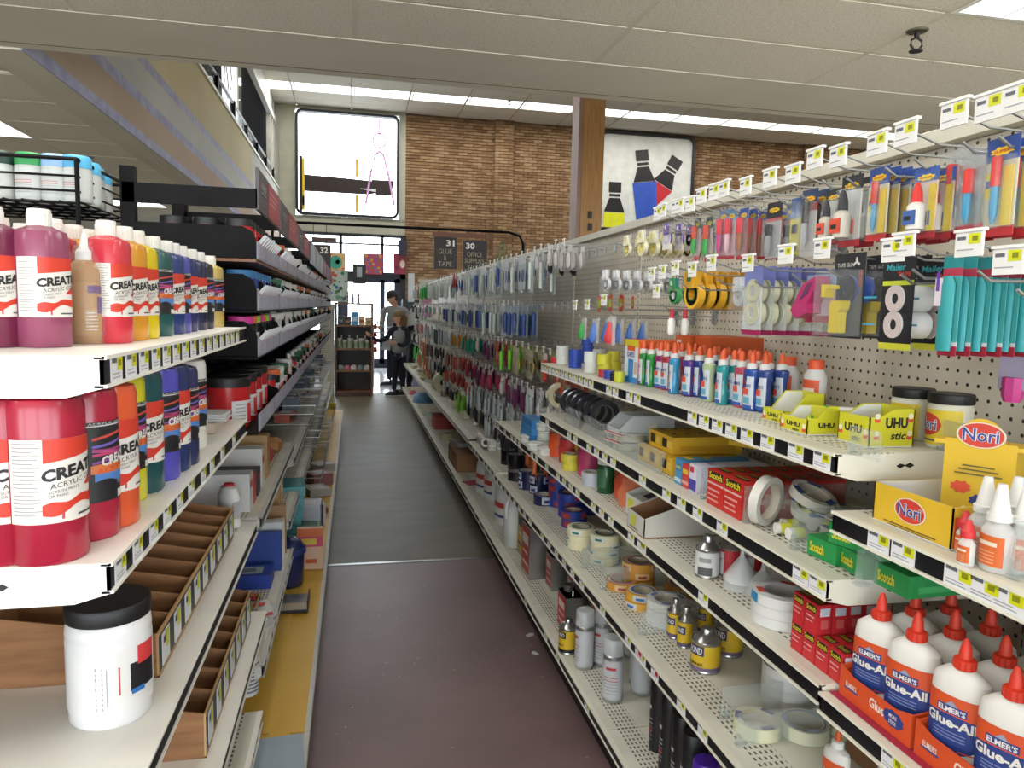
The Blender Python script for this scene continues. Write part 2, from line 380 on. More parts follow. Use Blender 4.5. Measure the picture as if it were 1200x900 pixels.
# narrower tiles between the grid and the mezzanine edge
nt = tile_mesh(.58, .6)
for j in range(0, 19):
    o = bpy.data.objects.new('ceiling_tile', nt); col.objects.link(o); o.parent = mc; o.location = (XL0, 4.7+j*.6, ZC)
b = B()
for i in range(0, 6): b.box(XL0-i*TW-.01, XL0-i*TW+.01, YE+.1, YB, ZC-.003, ZC+.003, 'tile_grid')
for j in range(0, 21): b.box(-8.5, -1.83, 4.7+j*.6-.008, 4.7+j*.6+.008, ZC+.002, ZC+.006, 'tile_grid')
b.box(-1.83, XM-.121, YE, YB, ZC-.012, ZC+.03, 'drywall'); b.obj('ceiling_grid', mc)
# mezzanine face with its painted stripes
mz = struct('wall_mezzanine', B().box(XM-.12, XM-.01, YE, YB, ZC-.012, 3.86, 'drywall'))
for z0, z1, k_ in ((ZC-.012, 2.70, 'lilac_stripe'), (2.70, 2.905, 'tan_wall'), (2.905, 2.99, 'lilac_stripe'), (2.99, 3.215, 'grey_wall'), (3.215, 3.30, 'lilac_stripe'), (3.30, 3.86, 'cream_wall')):
    B().box(XM-.01, XM, YE, 12.6 if z0 > 2.9 else YB, z0, z1, k_).obj('painted_band', mz, smooth=False)
B().box(XM-.01, XM, 12.6, YB, 2.905, 3.86, 'grey_wall').obj('painted_band', mz, smooth=False)
B().box(XM-.14, XM+.02, YE, YB, 3.86, 3.90, 'd8d4c8').obj('ledge', mz, smooth=False)
# mezzanine rail, blinds, lit window and posts above
rl = empty('mezzanine_railing', 'white handrail on black posts along the mezzanine edge', 'railing', (XM-.06, 8.6, 3.9))
B().tube([(0, -4, .28), (0, 8.0, .28)], .022, 'd8dade').obj('handrail', rl)
for i in range(7):
    B().box(-.03, .03, i*1.28-.02, i*1.28+.06, 0, .3, 'black_steel').obj('post', rl)
    B().box(-.004, .004, i*1.28+.1, i*1.28+1.2, .03, .24, 'glass').obj('glass_panel', rl)
struct('wall_upper_left', B().box(-3.2, -3.1, YE, YB, 3.86, ZH, 'grey_wall'))
b = B(); b.box(-3.1, XM-.14, YE, YB, 3.84, 3.86, 'grey_wall'); struct('floor_mezzanine', b)
for n_, (y0, y1, lab) in enumerate([(7.4, 10.8, 'dark vertical blind above the mezzanine rail, nearer of the two'), (12.6, 15.9, 'dark vertical blind above the mezzanine rail, further of the two')]):
    t = empty('vertical_blind', lab, 'blind', (-1.72, y0, 3.9), group='mezzanine blinds')
    n = int((y1-y0)/.09); sm = B().box(-.004, .004, 0, .075, 0, 1.3, '2e3240').mesh('slat', False)
    for i in range(n):
        o = bpy.data.objects.new('slat', sm); col.objects.link(o); o.parent = t; o.location = (0, i*.09, 0); o.rotation_euler = (0, 0, .35)
    B().box(-.02, .02, 0, y1-y0, 1.3, 1.34, 'c8c8c6').obj('head_rail', t)
t = empty('office_window', 'bright white lit window between the two blinds', 'window', (-1.8, 10.85, 3.9))
emit('lit_pane', (.93, .96, 1, 1), 1.6)
B().box(0, .01, 0, 1.62, .02, 1.3, 'lit_pane').obj('pane', t); B().box(-.01, .03, -.04, 0, 0, 1.36, 'd0d0cc').obj('frame', t); B().box(-.01, .03, 1.62, 1.66, 0, 1.36, 'd0d0cc').obj('frame', t)
b = B()
for (y_, z_) in ((.25, 1.0), (.5, .85), (.8, 1.05)): b.tube([(.03, y_, z_), (.05, y_+.05, z_-.3), (.03, y_+.1, z_-.45)], .006, '33363c')
b.obj('hanging_cable', t)
for i, y in enumerate((15.98, 16.35, 16.75)):
    tag(struct('mezzanine_post', B().box(-1.8, -1.66, y, y+.14, 3.9, ZH, 'c2bfb2')), kind='structure')
b = B(); b.box(-1.82, -1.64, YE, YB, 5.22, 5.34, 'd8d6ca'); b.box(-1.80, -1.66, YE, YB, 5.34, ZH, 'c8c6ba'); struct('trim_2', b)
# back wall: brick with joints, pilasters, storefront opening on the left
bw = struct('wall_back', B().box(1.12, 13, YB+.02, YB+.3, 0, ZH+.1, 'mortar'))
def bricks(x0, x1, z0, z1, y, parent, keep=lambda x, z: True):
    b = B(); row = 0; z = z0
    while z < z1-.02:
        x = x0-(.11 if row % 2 else 0)
        while x < x1-.02:
            xa, xb = max(x, x0), min(x+.205, x1)
            if xb-xa > .03 and keep((xa+xb)/2, z):
                dy = rnd.uniform(-.004, .004)
                b.box(xa, xb, y-.012+dy, y+.02, z, min(z+.055, z1), rnd.choice(('brick_a', 'brick_a', 'brick_b', 'brick_c')))
            x += .217
        z += .067; row += 1
    o = b.obj('brick', parent, smooth=False); o['kind'] = 'stuff'; return o
bricks(1.12, 12.6, .9, ZH, YB, bw)
for x in (3.13, 11.0):
    p = struct('brick_pilaster', B().box(x+.01, x+.43, YB-.08, YB+.02, 0, ZH, 'mortar'))
    bricks(x, x+.44, .9, ZH, YB-.09, p)
struct('wall_right', B().box(12.9, 13, -5, YB, 0, ZH, 'drywall'))
b = B(); b.box(-9, 13, -5.1, -5, 0, .5, 'drywall'); b.box(-9, 13, -5.1, -5, 2.5, ZH, 'drywall')
for i in range(6): b.box(-9+i*4.34, -8.7+i*4.34, -5.1, -5, .5, 2.5, 'drywall')
struct('wall_front', b)  # unseen wall; its openings are invented for the added fill light
struct('wall_left', B().box(-9.1, -9, -5, YB+.2, 0, ZC+.1, 'drywall'))
struct('wall_back_left', B().box(-9, XM+.02, YB, YB+.2, 0, ZC+.1, 'drywall'))
struct('wall_upper_back', B().box(-3.1, -1.6, YB, YB+.2, 3.8, ZH, 'grey_wall'))
b = B(); b.box(-1.6, 1.12, YB-.02, YB+.25, 3.0, 3.3, 'a9a693'); b.box(-1.6, 1.12, YB-.03, YB+.25, 3.3, 3.345, '8e8c7c'); b.box(.98, 1.12, YB-.02, YB+.25, 3.3, ZH, 'a9a693'); b.box(-1.6, -1.26, YB-.02, YB+.2, 3.3, ZH, 'a9a693'); b.box(-1.3, 1.0, YB, YB+.2, 5.62, ZH, 'a9a693')
struct('trim_3', b)
# storefront glass
BK = '101319'
b = B()
for x in (-1.6, -.29, .62): b.box(x-.03, x+.03, YB-.03, YB+.08, 2.12, 2.98, BK)
b.box(-1.62, 1.12, YB-.03, YB+.08, 2.94, 3.0, BK); b.box(-1.62, 1.14, YB-.04, YB+.08, 2.02, 2.16, BK); b.box(1.02, 1.14, YB-.04, YB+.08, 0, 3, BK)
b.box(-1.62, 1.14, YB-.03, YB+.06, 2.76, 2.79, BK)
w1 = struct('window_1', b)
for x0, x1 in ((-1.57, -.32), (-.26, .59), (.65, 1.02)): B().box(x0, x1, YB+.02, YB+.03, 2.16, 2.94, 'glass').obj('pane', w1, smooth=False)
b = B()
for x in (-.2, .96): b.box(x-.07, x+.07, YB-.03, YB+.06, 0, 2.02, '23283c')
b.box(-.27, 1.02, YB-.03, YB+.06, 1.93, 2.02, '23283c'); b.box(-.27, 1.02, YB-.03, YB+.06, 0, .2, '23283c'); b.box(.57, .68, YB-.03, YB+.06, .1, 2.0, '23283c')
dr = struct('door_1', b)
B().box(-.13, .57, YB+.01, YB+.02, .2, 1.93, 'glass').obj('pane', dr, smooth=False); B().box(.68, .9, YB+.01, YB+.02, .2, 1.93, 'glass').obj('pane', dr, smooth=False)
b = B(); b.tube([(-.1, YB-.08, 1.02), (.55, YB-.08, 1.02)], .018, 'c9ccd2:m'); b.box(-.1, -.06, YB-.09, YB-.02, .98, 1.06, 'c9ccd2:m'); b.box(.5, .54, YB-.09, YB-.02, .98, 1.06, 'c9ccd2:m'); b.obj('push_bar', dr)
b = B(); b.text('PULL TO OPEN', .34, .035, (.22, YB-.002, 1.5), 'a8adb8', bold=0); b.obj('door_lettering', dr)
b = B(); b.box(-1.62, -1.5, YB-.03, YB+.06, 0, 2.1, BK); b.box(-.36, -.27, YB-.03, YB+.06, 0, 2.1, BK); b.box(-1.6, -.3, YB-.03, YB+.06, 0, .5, BK)
w2 = struct('window_2', b); B().box(-1.5, -.36, YB+.01, YB+.02, .5, 2.05, 'glass').obj('pane', w2, smooth=False)
struct('pavement', B().box(-12, 14, YB+.3, 30, -.12, -.02, 'pavement'))
# upper window with its coloured mural
b = B()
x0, x1, z0, z1, rr = -1.25, .97, 3.36, 5.6, .14
def rrect(x0, x1, z0, z1, r, n=6):
    P = []
    for cx, cz, a0 in ((x1-r, z1-r, 0), (x0+r, z1-r, 90), (x0+r, z0+r, 180), (x1-r, z0+r, 270)):
        for i in range(n+1): a = R(a0+90*i/n); P.append((cx+r*math.cos(a), cz+r*math.sin(a)))
    return P
def frame(b, P, Q, y0, y1, k):
    n = len(P)
    V = [(p[0], y0, p[1]) for p in P]+[(q[0], y0, q[1]) for q in Q]+[(p[0], y1, p[1]) for p in P]+[(q[0], y1, q[1]) for q in Q]; F = []
    for i in range(n):
        j = (i+1) % n; F += [(i, j, n+j, n+i), (2*n+i, 3*n+i, 3*n+j, 2*n+j), (i, 2*n+i, 2*n+j, j), (n+i, n+j, 3*n+j, 3*n+i)]
    b.add(V, F, k)
frame(b, rrect(x0, x1, z0, z1, rr), rrect(x0+.05, x1-.05, z0+.05, z1-.05, rr-.04), YB-.07, YB+.1, BK)
w3 = struct('window_3', b); B().box(x0+.04, x1-.04, YB+.03, YB+.04, z0+.04, z1-.04, 'glass').obj('pane', w3, smooth=False)
pn = empty('pencil_emblem', 'big black pen and compass emblem fixed across the bright upper window', 'emblem', (-1.25, YB-.03, 3.36))
b = B(); b.prism([(.12, .5), (1.55, .5), (1.9, .58), (1.62, .8), (1.2, .82), (.12, .86)], -.01, .01, '2a1c18'); b.prism([(1.36, .62), (1.72, .56), (1.72, .63)], -.014, -.01, 'd8d8d8'); b.obj('pen_body', pn)
b = B(); b.prism([(1.72, .5), (2.05, .5), (2.12, .83), (1.62, .83)], -.012, .012, '2a1c18'); b.obj('pen_cap', pn)
for x, za, zb in ((.12, .2, 1.2), (1.27, .86, 1.25), (1.27, .1, .48), (.12, .1, .4)):
    B().box(x, x+.07, -.012, .012, za, zb, 'e0b800').obj('yellow_bar', pn)
B().box(.07, .14, -.015, .015, .05, 1.25, '201814').obj('black_bar', pn)
b = B(); P = []
b.tube([(1.79, 0, 1.95), (1.79, 0, 2.15)], .02, 'd9a8d9'); b.tube([(1.79+.14*math.cos(R(a)), 0, 1.68+.16*math.sin(R(a))) for a in range(0, 360, 20)], .018, 'd9a8d9', closed=True)
b.tube([(1.79, 0, 1.95), (1.79, 0, 1.5)], .015, 'd9a8d9'); b.tube([(1.5, 0, .3), (1.6, 0, .95), (1.7, 0, 1.38), (1.79, 0, 1.45), (1.88, 0, 1.38), (1.99, 0, .95), (2.12, 0, .3)], .028, 'd9a8d9'); b.tube([(1.55, 0, 1.02), (2.08, 0, 1.02)], .014, 'd9a8d9'); b.obj('compass', pn)
# right mural board
mr = empty('ink_mural', 'white wall board with yellow, blue and red ink bottles in a black rounded frame', 'mural', (5.63, YB-.06, 2.9))
b = B(); frame(b, rrect(0, 2.42, 0, 2.74, .2), rrect(.07, 2.35, .07, 2.67, .14), -.06, .04, '0c0c0e'); b.obj('frame', mr)
b = B(); b.prism(rrect(.05, 2.37, .05, 2.69, .14), -.02, .02, 'd2d3cc'); b.obj('board', mr)
def ink(name, cx, cz, ang, body, s, parent, h0):
    b = B(); b.M = Matrix.Translation((cx, -.02 if name != 'blue_bottle' else -.026, cz)) @ Matrix.Rotation(R(ang), 4, 'Y') @ Matrix.Scale(s, 4)
    b.prism(h0, -.012, 0, body)
    b.prism([(-.27, .02), (.27, .02), (.14, .36), (-.14, .36)], -.012, 0, '0c0c0e'); b.prism([(-.14, .4), (.14, .4), (.14, .46), (-.14, .46)], -.012, 0, '0c0c0e'); b.prism([(-.16, .5), (.16, .5), (.16, .75), (-.16, .75)], -.012, 0, '0c0c0e')
    b.obj(name, parent)
b = B(); ink('red_bottle', 1.62, 1.55, 28, 'b8202c', 1, mr, [(-.28, 0), (.28, 0), (-.08, -1.0), (-.17, -.9)]); ink('blue_bottle', 1.15, 1.6, -8, '2a4fb0', 1.0, mr, [(-.3, 0), (.3, 0), (.22, -1.35), (-.28, -1.35)]); ink('yellow_bottle', .42, .85, 0, 'd8d818', .95, mr, [(-.28, 0), (.28, 0), (.28, -.85), (-.28, -.85)])
b = B(); b.box(0, 2.3, -.05, -.035, .42, .5, '141014'); b.prism([(.95, .42), (1.2, .62), (1.28, .5), (1.1, .36)], -.05, -.036, 'b8202c'); b.obj('brush_stripe', mr)
# timber column
cx = ony(677, 200, 10.0).x; cx2 = ony(707, 200, 10.0).x
cl = struct('timber_column', B().box(cx+.06, cx2, 10, 10.33, 0, ZH, 'wood_column'))
B().box(cx, cx+.06, 10.01, 10.33, 0, ZH, 'wood_pink').obj('edge_board', cl)
for py in (252, 266):
    p = ony(691, py, 10.0); B().box(p.x-.03, p.x+.03, 9.985, 10, p.z-.05, p.z+.05, '17130f').obj('switch_plate', cl)
# sprinkler heads
def sprinkler(p, label):
    t = empty('sprinkler_head', label, 'sprinkler', p)
    B().lathe([(.045, 0), (.04, -.006), (.02, -.01)], '8a8578:m', 16).obj('escutcheon', t)
    B().tube([(0, 0, -.01), (0, 0, -.03)], .012, '1a1816').obj('inlet', t)
    B().tube([(.0, 0, -.028), (.026, 0, -.04), (.028, 0, -.06), (.012, 0, -.078), (-.012, 0, -.078), (-.028, 0, -.06), (-.026, 0, -.04)], .005, '1a1816', closed=True).obj('yoke', t)
    B().lathe([(.028, -.082), (.028, -.086)], '1a1816', 12).obj('deflector', t)
sprinkler(onz(1075, 36, ZC), 'dark sprinkler head on the near ceiling at upper right')
sprinkler(onz(105, 184, ZC), 'dark sprinkler head on the ceiling above the spray can rack')
sprinkler(ony(597, 118, 15.2)-Vector((0, 0, .0)), 'tiny dark sprinkler head by the far light row')
# sign rail with hanging signs and bags
YR = 11.0
ra = empty('sign_rail', 'long black pipe rail the aisle signs hang from', 'rail', (0, YR, 0))
p0, p1 = ony(345, 263, YR), ony(600, 273, YR); zr = 2.56
B().tube([(p0.x-.3, 0, zr), (p1.x-.05, 0, zr), (p1.x+.12, 0, zr-.05), (p1.x+.18, 0, zr-.17), (p1.x+.18, 0, 0)], .022, 'black_steel').obj('pipe', ra)
for x in (p0.x-.3,): B().tube([(x, 0, zr), (x, 0, 0)], .022, 'black_steel').obj('upright', ra)
def sign(cx, w_, h_, ztop, num, lines, label, angle=.0, y=YR-.04):
    t = empty('aisle_sign', label, 'sign', (cx, y, ztop-h_), angle, group='hanging aisle number signs')
    B().box(-w_/2, w_/2, -.008, .008, 0, h_, '1e110c').obj('board', t)
    b = B(); b.text(num, w_*.36, h_*.2, (w_*.2 if num != '30' else -w_*.2, -.011, h_*.72), 'e8e4da', bold=.03); b.obj('number', t)
    b = B()
    for i, (s_, ww) in enumerate(lines): b.text(s_, w_*ww, h_*.15, (-.02*w_, -.011, h_*(.48-.2*i)), 'a59a7c', bold=0)
    if lines: b.obj('lettering', t)
    B().tube([(-w_*.3, 0, h_), (-w_*.3, .04, zr-ztop+h_)], .004, 'black_steel').obj('hanger', t); B().tube([(w_*.3, 0, h_), (w_*.3, .04, zr-ztop+h_)], .004, 'black_steel').obj('hanger', t)
    return t
sign(1.32, .34, .46, 2.44, '31', [('GLUE', .6), ('&', .12), ('TAPE', .6)], 'black hanging sign reading 31 glue and tape')
sign(1.76, .36, .46, 2.41, '30', [('OFFICE', .62), ('SUPPLIES', .8), ('XACTO', .6)], 'black hanging sign reading 30 office supplies')
sign(-.48, .3, .44, 2.26, '32', [], 'black hanging sign reading 32 above the left shelves')
b = B(); b.box(-.4, .4, -.012, .012, 0, .07, '6b3d22'); put(kind('sign_header', [('board', b)]), 'brown wooden strip above the signs 31 and 30', 'sign', (1.52, YR-.07, 2.44), R(-2))
b = B(); b.box(-.17, .17, -.012, .012, 0, .06, '4a2a1a'); put(kind('sign_header', [('board', b)]), 'short brown wooden strip above the sign 32', 'sign', (-.42, YR-.07, 2.3))
# framed white sign right of the rail's end
t = empty('framed_notice', 'white framed notice on the brick wall behind the hooks', 'sign', (ony(640, 300, 16.93).x, 16.93, ony(620, 326, 16.9).z))
B().box(-.35, .6, -.02, .02, 0, .5, '5a4a52').obj('sheet', t); b = B(); frame(b, [(-.35, 0), (.6, 0), (.6, .5), (-.35, .5)], [(-.3, .05), (.55, .05), (.55, .45), (-.3, .45)], -.04, -.02, 'dcdcd8'); b.obj('frame', t)
# bags hung in front of the transom window
def bag(px0, px1, py0, py1, pyh, base_, deco, label, hcol, Y=16.86):
    a = ony(px0, py1, Y); c = ony(px1, py0, Y); w_ = c.x-a.x; h_ = c.z-a.z; top = ony((px0+px1)/2, pyh, Y).z-a.z
    t = empty('tote_bag', label, 'bag', ((a.x+c.x)/2, Y, a.z), group='tote bags hung before the window')
    b = B(); b.prism([(-w_/2, h_), (w_/2, h_), (w_*.46, 0), (-w_*.46, 0)], -.03, .03, base_)
    for d in deco: b.prism([(x*w_, z*h_) for x, z in d[1]], -.034, -.03, d[0])
    b.obj('pouch', t)
    for y in (-.02, .02): B().tube([(-w_*.2, y, h_*.95), (-w_*.14, y, top*.92), (-.05*w_, y, top), (.05*w_, y, top), (w_*.14, y, top*.92), (w_*.2, y, h_*.95)], .009, hcol).obj('handle', t)
    B().tube([(0, 0, top-.01), (0, .12, top-.01)], .006, 'steel_wire').obj('hook', t)
circ = lambda cx, cz, r, n=14: [(cx+r*math.cos(2*math.pi*i/n), cz+r*math.sin(2*math.pi*i/n)) for i in range(n)]
bag(384, 405, 297, 318, 277, 'c59c62', [('2f8f78', circ(-.05, .5, .36)), ('c8a468', circ(.06, .52, .12)), ('c24a38', circ(-.36, .9, .08)), ('c24a38', circ(.38, .15, .08)), ('c24a38', circ(0, .06, .06))], 'tan tote bag with a teal animal print', '3a3038')
bag(426, 449, 298, 321, 281, 'b23a55', [(['c98a3a', '7a4a8a', 'b04a3a', '3f6a8a'][(i+j) % 4], circ(-.36+.18*i+(.09 if j % 2 else 0), .12+.19*j, .075, 8)) for i in range(5) for j in range(5)], 'pink and orange patterned tote bag in the window', '6a7a70')
bag(461, 476, 298, 321, 282, '8a2038', [('c9b8a8', circ(.2, .5, .2)), ('5a1020', circ(-.25, .3, .12))], 'dark red tote bag at the right of the window', '241c24')
bag(467, 477, 282, 299, 280, '1c2230', [], 'dark blue bag hung above the red tote', '1c2230', 16.8)
bag(577, 598, 312, 330, 284, 'c08a3a', [], 'orange bag with green handles right of the sign 30', '2f7f5a', 16.84)
# ------------------------------------------------------------------ right-hand shelving
XS, XP = .75, 1.15
def tag_mesh(w_=.044, h_=.03, red=False, tall=False):
    b = B(); b.box(-w_/2, w_/2, -.0012, 0, 0, h_, 'd8d9dc'); y = -.0017
    b.fy(.002, w_/2-.001, h_*.42, h_*.95, y, 'c22a38' if red else 'c9cc18')
    b.fy(-w_/2+.003, -.001, h_*.72, h_*.9, y, '5c5e66'); b.fy(-w_/2+.004, w_*.3, h_*.16, h_*.2, y, '8a8c92'); b.fy(-w_/2+.004, w_*.2, h_*.3, h_*.34, y, '8a8c92')
    b.fy(.006, w_/2-.006, h_*.58, h_*.82, y-.0003, '7d8010' if not red else '8a1522')
    return b.mesh('price_tag', False)
TAG, TAGR = tag_mesh(), tag_mesh(red=True)
def shelf(parent, x, y0, y1, z, depth, tags=(), lipk='shelf_paint', deck='shelf_deck', side=1, strip='strip_black', lip=.034, name='shelf', plate=True, toe=None):
    """side +1: front faces -x (right-hand unit); -1: front faces +x"""
    b = B(); L = y1-y0
    b.box(0, depth, .002, L-.002, -.004, 0, deck)
    b.box(-.012, .0, .001, L-.001, -.0035, 0, lipk); b.box(-.014, -.01, .001, L-.001, -lip, -lip+.004, lipk); b.box(-.014, -.009, .001, L-.001, -.004, .001, lipk)
    b.box(-.010, -.006, .001, L-.001, -lip+.004, -.004, strip); b.box(-.010, 0, .001, L-.001, -lip, -lip+.003, lipk)
    if plate:
        for y in (.001, L-.004): b.prism([(-.010, -lip), (-.010, -.001), (depth, -.001), (depth, -lip*1.4), (.03, -lip*1.3)], y, y+.003, lipk)
        b.prism([(.10, -lip*.62), (.107, -lip*.5), (.117, -lip*.58), (.125, -lip*.46), (.133, -lip*.6), (.125, -lip*.72), (.115, -lip*.62), (.107, -lip*.74)], .0002, .001, '1c1a18')
    me = b.mesh(name, False)
    o = bpy.data.objects.new(name, me); col.objects.link(o); o.parent = parent
    px_, py_, pz_ = parent.location
    if side > 0: o.location = (x-px_, y0-py_, z-pz_)
    else: o.location = (x-px_, y0-py_, z-pz_); o.scale = (-1, 1, 1)
    for t in tags:
        yy, red = (t, False) if not isinstance(t, tuple) else t
        if not (y0+.02 < yy < y1-.02): continue
        c = bpy.data.objects.new('price_tag', TAGR if red else TAG); col.objects.link(c); c.parent = o
        c.location = (-.0105, yy-y0, -lip+.003); c.rotation_euler = (R(0), 0, -math.pi/2); 
        if side < 0: c.scale = (-1, 1, 1)
        c.scale = (c.scale[0], 1, (lip-.006)/.03+.06)
    return o
def pixtags(pts, x=XS): return [onx(p[0], p[1], x-.01).y for p in pts]
TA = pixtags([(537+7*i, 0) for i in range(0)])
def run(a, b_, step, miss=0, seed=1):
    r = random.Random(seed); y = a; out = []
    while y < b_:
        if r.random() >= miss: out.append(y)
        y += step
    return out
tagsA = pixtags([(932+5, 519), (890+3, 505), (862, 497), (833, 489), (811, 483), (798, 478)])
tagsA = [onx(px, 500, XS).y for px in (973, 941, 907, 882, 863, 846, 830, 816)]+run(1.83, 2.84, .056, .12, 3)
tagsB = [onx(px, 600, XS).y for px in (971, 950)]+[onx(px, 600, XS).y for px in (853, 823, 803, 785)]+run(1.62, 2.8, .075, .25, 4)
tagsC = [onx(px, 600, XS).y for px in (835, 757)]+run(1.75, 3.95, .082, .25, 5)
tagsD = [onx(px, 600, XS).y for px in (843, 815)]+[(onx(781, 600, XS).y, True), (onx(760, 600, XS).y, True)]+run(1.72, 4.6, .105, .12, 6)
tagsE = run(1.75, 4.2, .17, .1, 7)+[1.2, 1.45]+run(4.3, 11, .3, .2, 8)
tagsN = [onx(px, 650, XS).y for px in (1036, 1066, 1134, 1166, 1196)]
tagsG = [onx(1057, 860, XS).y]
NSEC = 11
pbm = {}
for s_ in range(-1, NSEC):
    y0, y1 = 1.0+.93*s_, 1.0+.93*(s_+1)
    far = s_ >= 5
    lab = ['right shelving unit nearest the camera holding white glue bottles', 'right shelving unit with yellow glue stick trays on top shelf', 'right shelving unit with glitter glue bottles on top shelf', 'right shelving unit with blue and orange tape rolls below the hooks', 'right shelving unit with white jugs on its bottom shelf', 'right shelving unit just past the white jugs'][s_+1] if s_ < 5 else 'right shelving unit of small hanging packs, %s from its far end' % nth(NSEC-1-s_)
    t = empty('shelving_unit', lab, 'shelving', (XP, (y0+y1)/2, 0), group='right-hand shelving units')
    oy = (y0+y1)/2
    o = B().box(0, .012, y0-oy, y1-oy, .12, 1.76, 'pegboard').obj('back_panel', t, smooth=False)
    b = B(); b.box(-.004, .03, y0-oy, y0-oy+.024, .0, 1.79, 'd0cbbb')
    if s_ < 3:
        for q in range(40):
            for dy in (-.006, .003): b.box(-.0045, -.004, y0-oy+dy+.012, y0-oy+dy+.015, .75+q*.025, .75+q*.025+.015, '55504a')
    b.obj('upright', t, smooth=False)
    B().box(-.03, .05, y0-oy, y1-oy, 1.762, 1.79, 'd9d5c4').obj('top_cap', t, smooth=False)
    B().box(-.36, 0, y0-oy, y1-oy, 0, .155, '0c0b0b').obj('kick_plate', t, smooth=False)
    if far or s_ == 4:
        b = B(); b.box(-.38, -.002, y0-oy, y1-oy, .15, .157, 'd6d3c5'); b.obj('base_rim', t, smooth=False)
    lv = {-1: [(1.115, tagsN), (.815, tagsG), (.535, tagsD), (.195, tagsE)], 0: [(1.205, tagsA), (1.0, tagsB), (.825, tagsC), (.535, tagsD), (.195, tagsE)], 1: [(1.205, tagsA), (1.0, tagsB), (.825, tagsC), (.535, tagsD), (.195, tagsE)], 2: [(.825, tagsC), (.535, tagsD), (.195, tagsE)], 3: [(.545, tagsD), (.195, tagsE)]}.get(s_, [(.56, []), (.195, tagsE)])
    for z, tg in lv:
        if z == .195: shelf(t, XS-.02, y0, y1, z, .41, tg, name='base_shelf', plate=s_ < 1)
        else: shelf(t, XS, y0, y1, z, .39, tg, plate=s_ < 4, strip='8e908c:m' if z == .56 else 'strip_black')
        if s_ == -1 and z == .815:
            pass
b = B(); b.box(.003, .30, 0, .92, 0, .0015, '9c2742'); tag(b.obj('red_shelf_liner', loc=(XS, .075, .8155)), 'crimson liner sheet under the orange trays of white glue', 'liner')
# ------------------------------------------------------------------ hooks with their tags, and what hangs on them
def hook_kind(L, twin=True, tagw=.042, tagh=.031):
    b = B(); b.tube([(0, 0, 0), (0, -.02, .004), (0, -L+.02, 0), (0, -L, .012)], .0022, 'steel_wire', 5); b.box(-.012, .012, -.004, .004, -.02, .02, 'steel_wire')
    parts = [('arm', b)]
    if twin:
        c = B(); c.tube([(0, 0, .03), (0, -L+.04, .034), (0, -L-.012, .05)], .0018, 'steel_wire', 5); c.box(-.01, .01, -.003, .003, .02, .04, 'steel_wire'); parts.append(('tag_wire', c))
    g = B(); zt = .045 if twin else .006
    g.box(-tagw/2, tagw/2, -L-.018, -L-.015, zt-tagh*.5, zt+tagh*.5, 'dcdcda'); g.box(-tagw/2-.002, tagw/2+.002, -L-.02, -L-.012, zt+tagh*.5, zt+tagh*.62, 'e4e4e0')
    y = -L-.0184; g.fy(0, tagw*.42, zt+.0, zt+tagh*.42, y, 'c9cc18'); g.fy(-tagw*.42, -tagw*.1, zt+tagh*.18, zt+tagh*.32, y, '5c5e66'); g.fy(-tagw*.42, tagw*.2, zt-tagh*.25, zt-tagh*.2, y, '9a9ca2')
    g.fy(.006, tagw*.34, zt+tagh*.12, zt+tagh*.32, y-.0003, '7d8010')
    parts.append(('price_tag', g))
    return kind('peg_hook', parts)
HK = hook_kind(.37); HS = hook_kind(.26, False, .026, .026)
def hook(y, z, label, kd=None, group='hooks on the pegboard', rz=None):
    o = put(kd or HK, label, 'hook', (XP-.004, y, z), FR if rz is None else rz, group)
    o.rotation_euler = (R(rnd.uniform(-1, 1)), 0, (FR if rz is None else rz)+R(rnd.uniform(-2.5, 2.5))); return o
TOPT = [(1196, 112), (1162, 124), (1112, 138), (1064, 157), (1031, 168), (989, 178), (957, 190), (928, 202), (900, 210), (877, 217), (853, 222), (834, 228), (820, 233), (806, 239), (797, 243), (789, 247), (778, 250), (768, 254)]
for i, (px, py) in enumerate(TOPT):
    p = onx(px, py, XP-.39); hook(p.y, p.z-.045, '%s price tag hook of the top row, counted from the right' % nth(i), group='hooks of the top row')
ROW2 = [(1176, 305), (1133, 285), (1066, 284), (1038, 292), (967, 295), (916, 303), (880, 307), (838, 306), (815, 313), (794, 317), (779, 318), (765, 321)]
for i, (px, py) in enumerate(ROW2):
    p = onx(px, py, XP-.39); hook(p.y, p.z-.045, '%s price tag hook of the second row, counted from the right' % nth(i), group='hooks of the second row')

def pack(name, w_, h_, cols, content, blister=(.1, .78), bk='clear', depth=.012, hole=True, cardw=None):
    """a carded pack that hangs from z=0 down; cols: list of (fraction from the top, colour)"""
    cw = (cardw or w_)/2; b = B(); z = 0
    for i, (fr, k) in enumerate(cols):
        if k: b.box(-cw, cw, 0, .0012, -h_*fr, z, k)
        z = -h_*fr
    parts = [('card', b)]
    for cn, fn_ in (content if isinstance(content, list) else [('contents', content)]): c = B(); fn_(c, w_, h_); parts.append((cn, c))
    if blister:
        d = B(); d.box(-w_*.46, w_*.46, -depth, -.0005, -h_*blister[1], -h_*blister[0], bk); parts.append(('blister', d))
    return kind(name, parts)
def pen(cap, body, x=0, r=.006, z0=.2, z1=.5, z2=.88):
    def f(b, w_, h_):
        b.lathe([(r*.9, -h_*z0), (r, -h_*z0-.002), (r, -h_*z1)], cap, 8, c=(x, -r-.001, 0)); b.lathe([(r*.75, -h_*z1), (r*.8, -h_*(z1+.1)), (r*.8, -h_*(z2-.1)), (r*.25, -h_*z2)], body, 8, c=(x, -r-.001, 0))
    return f
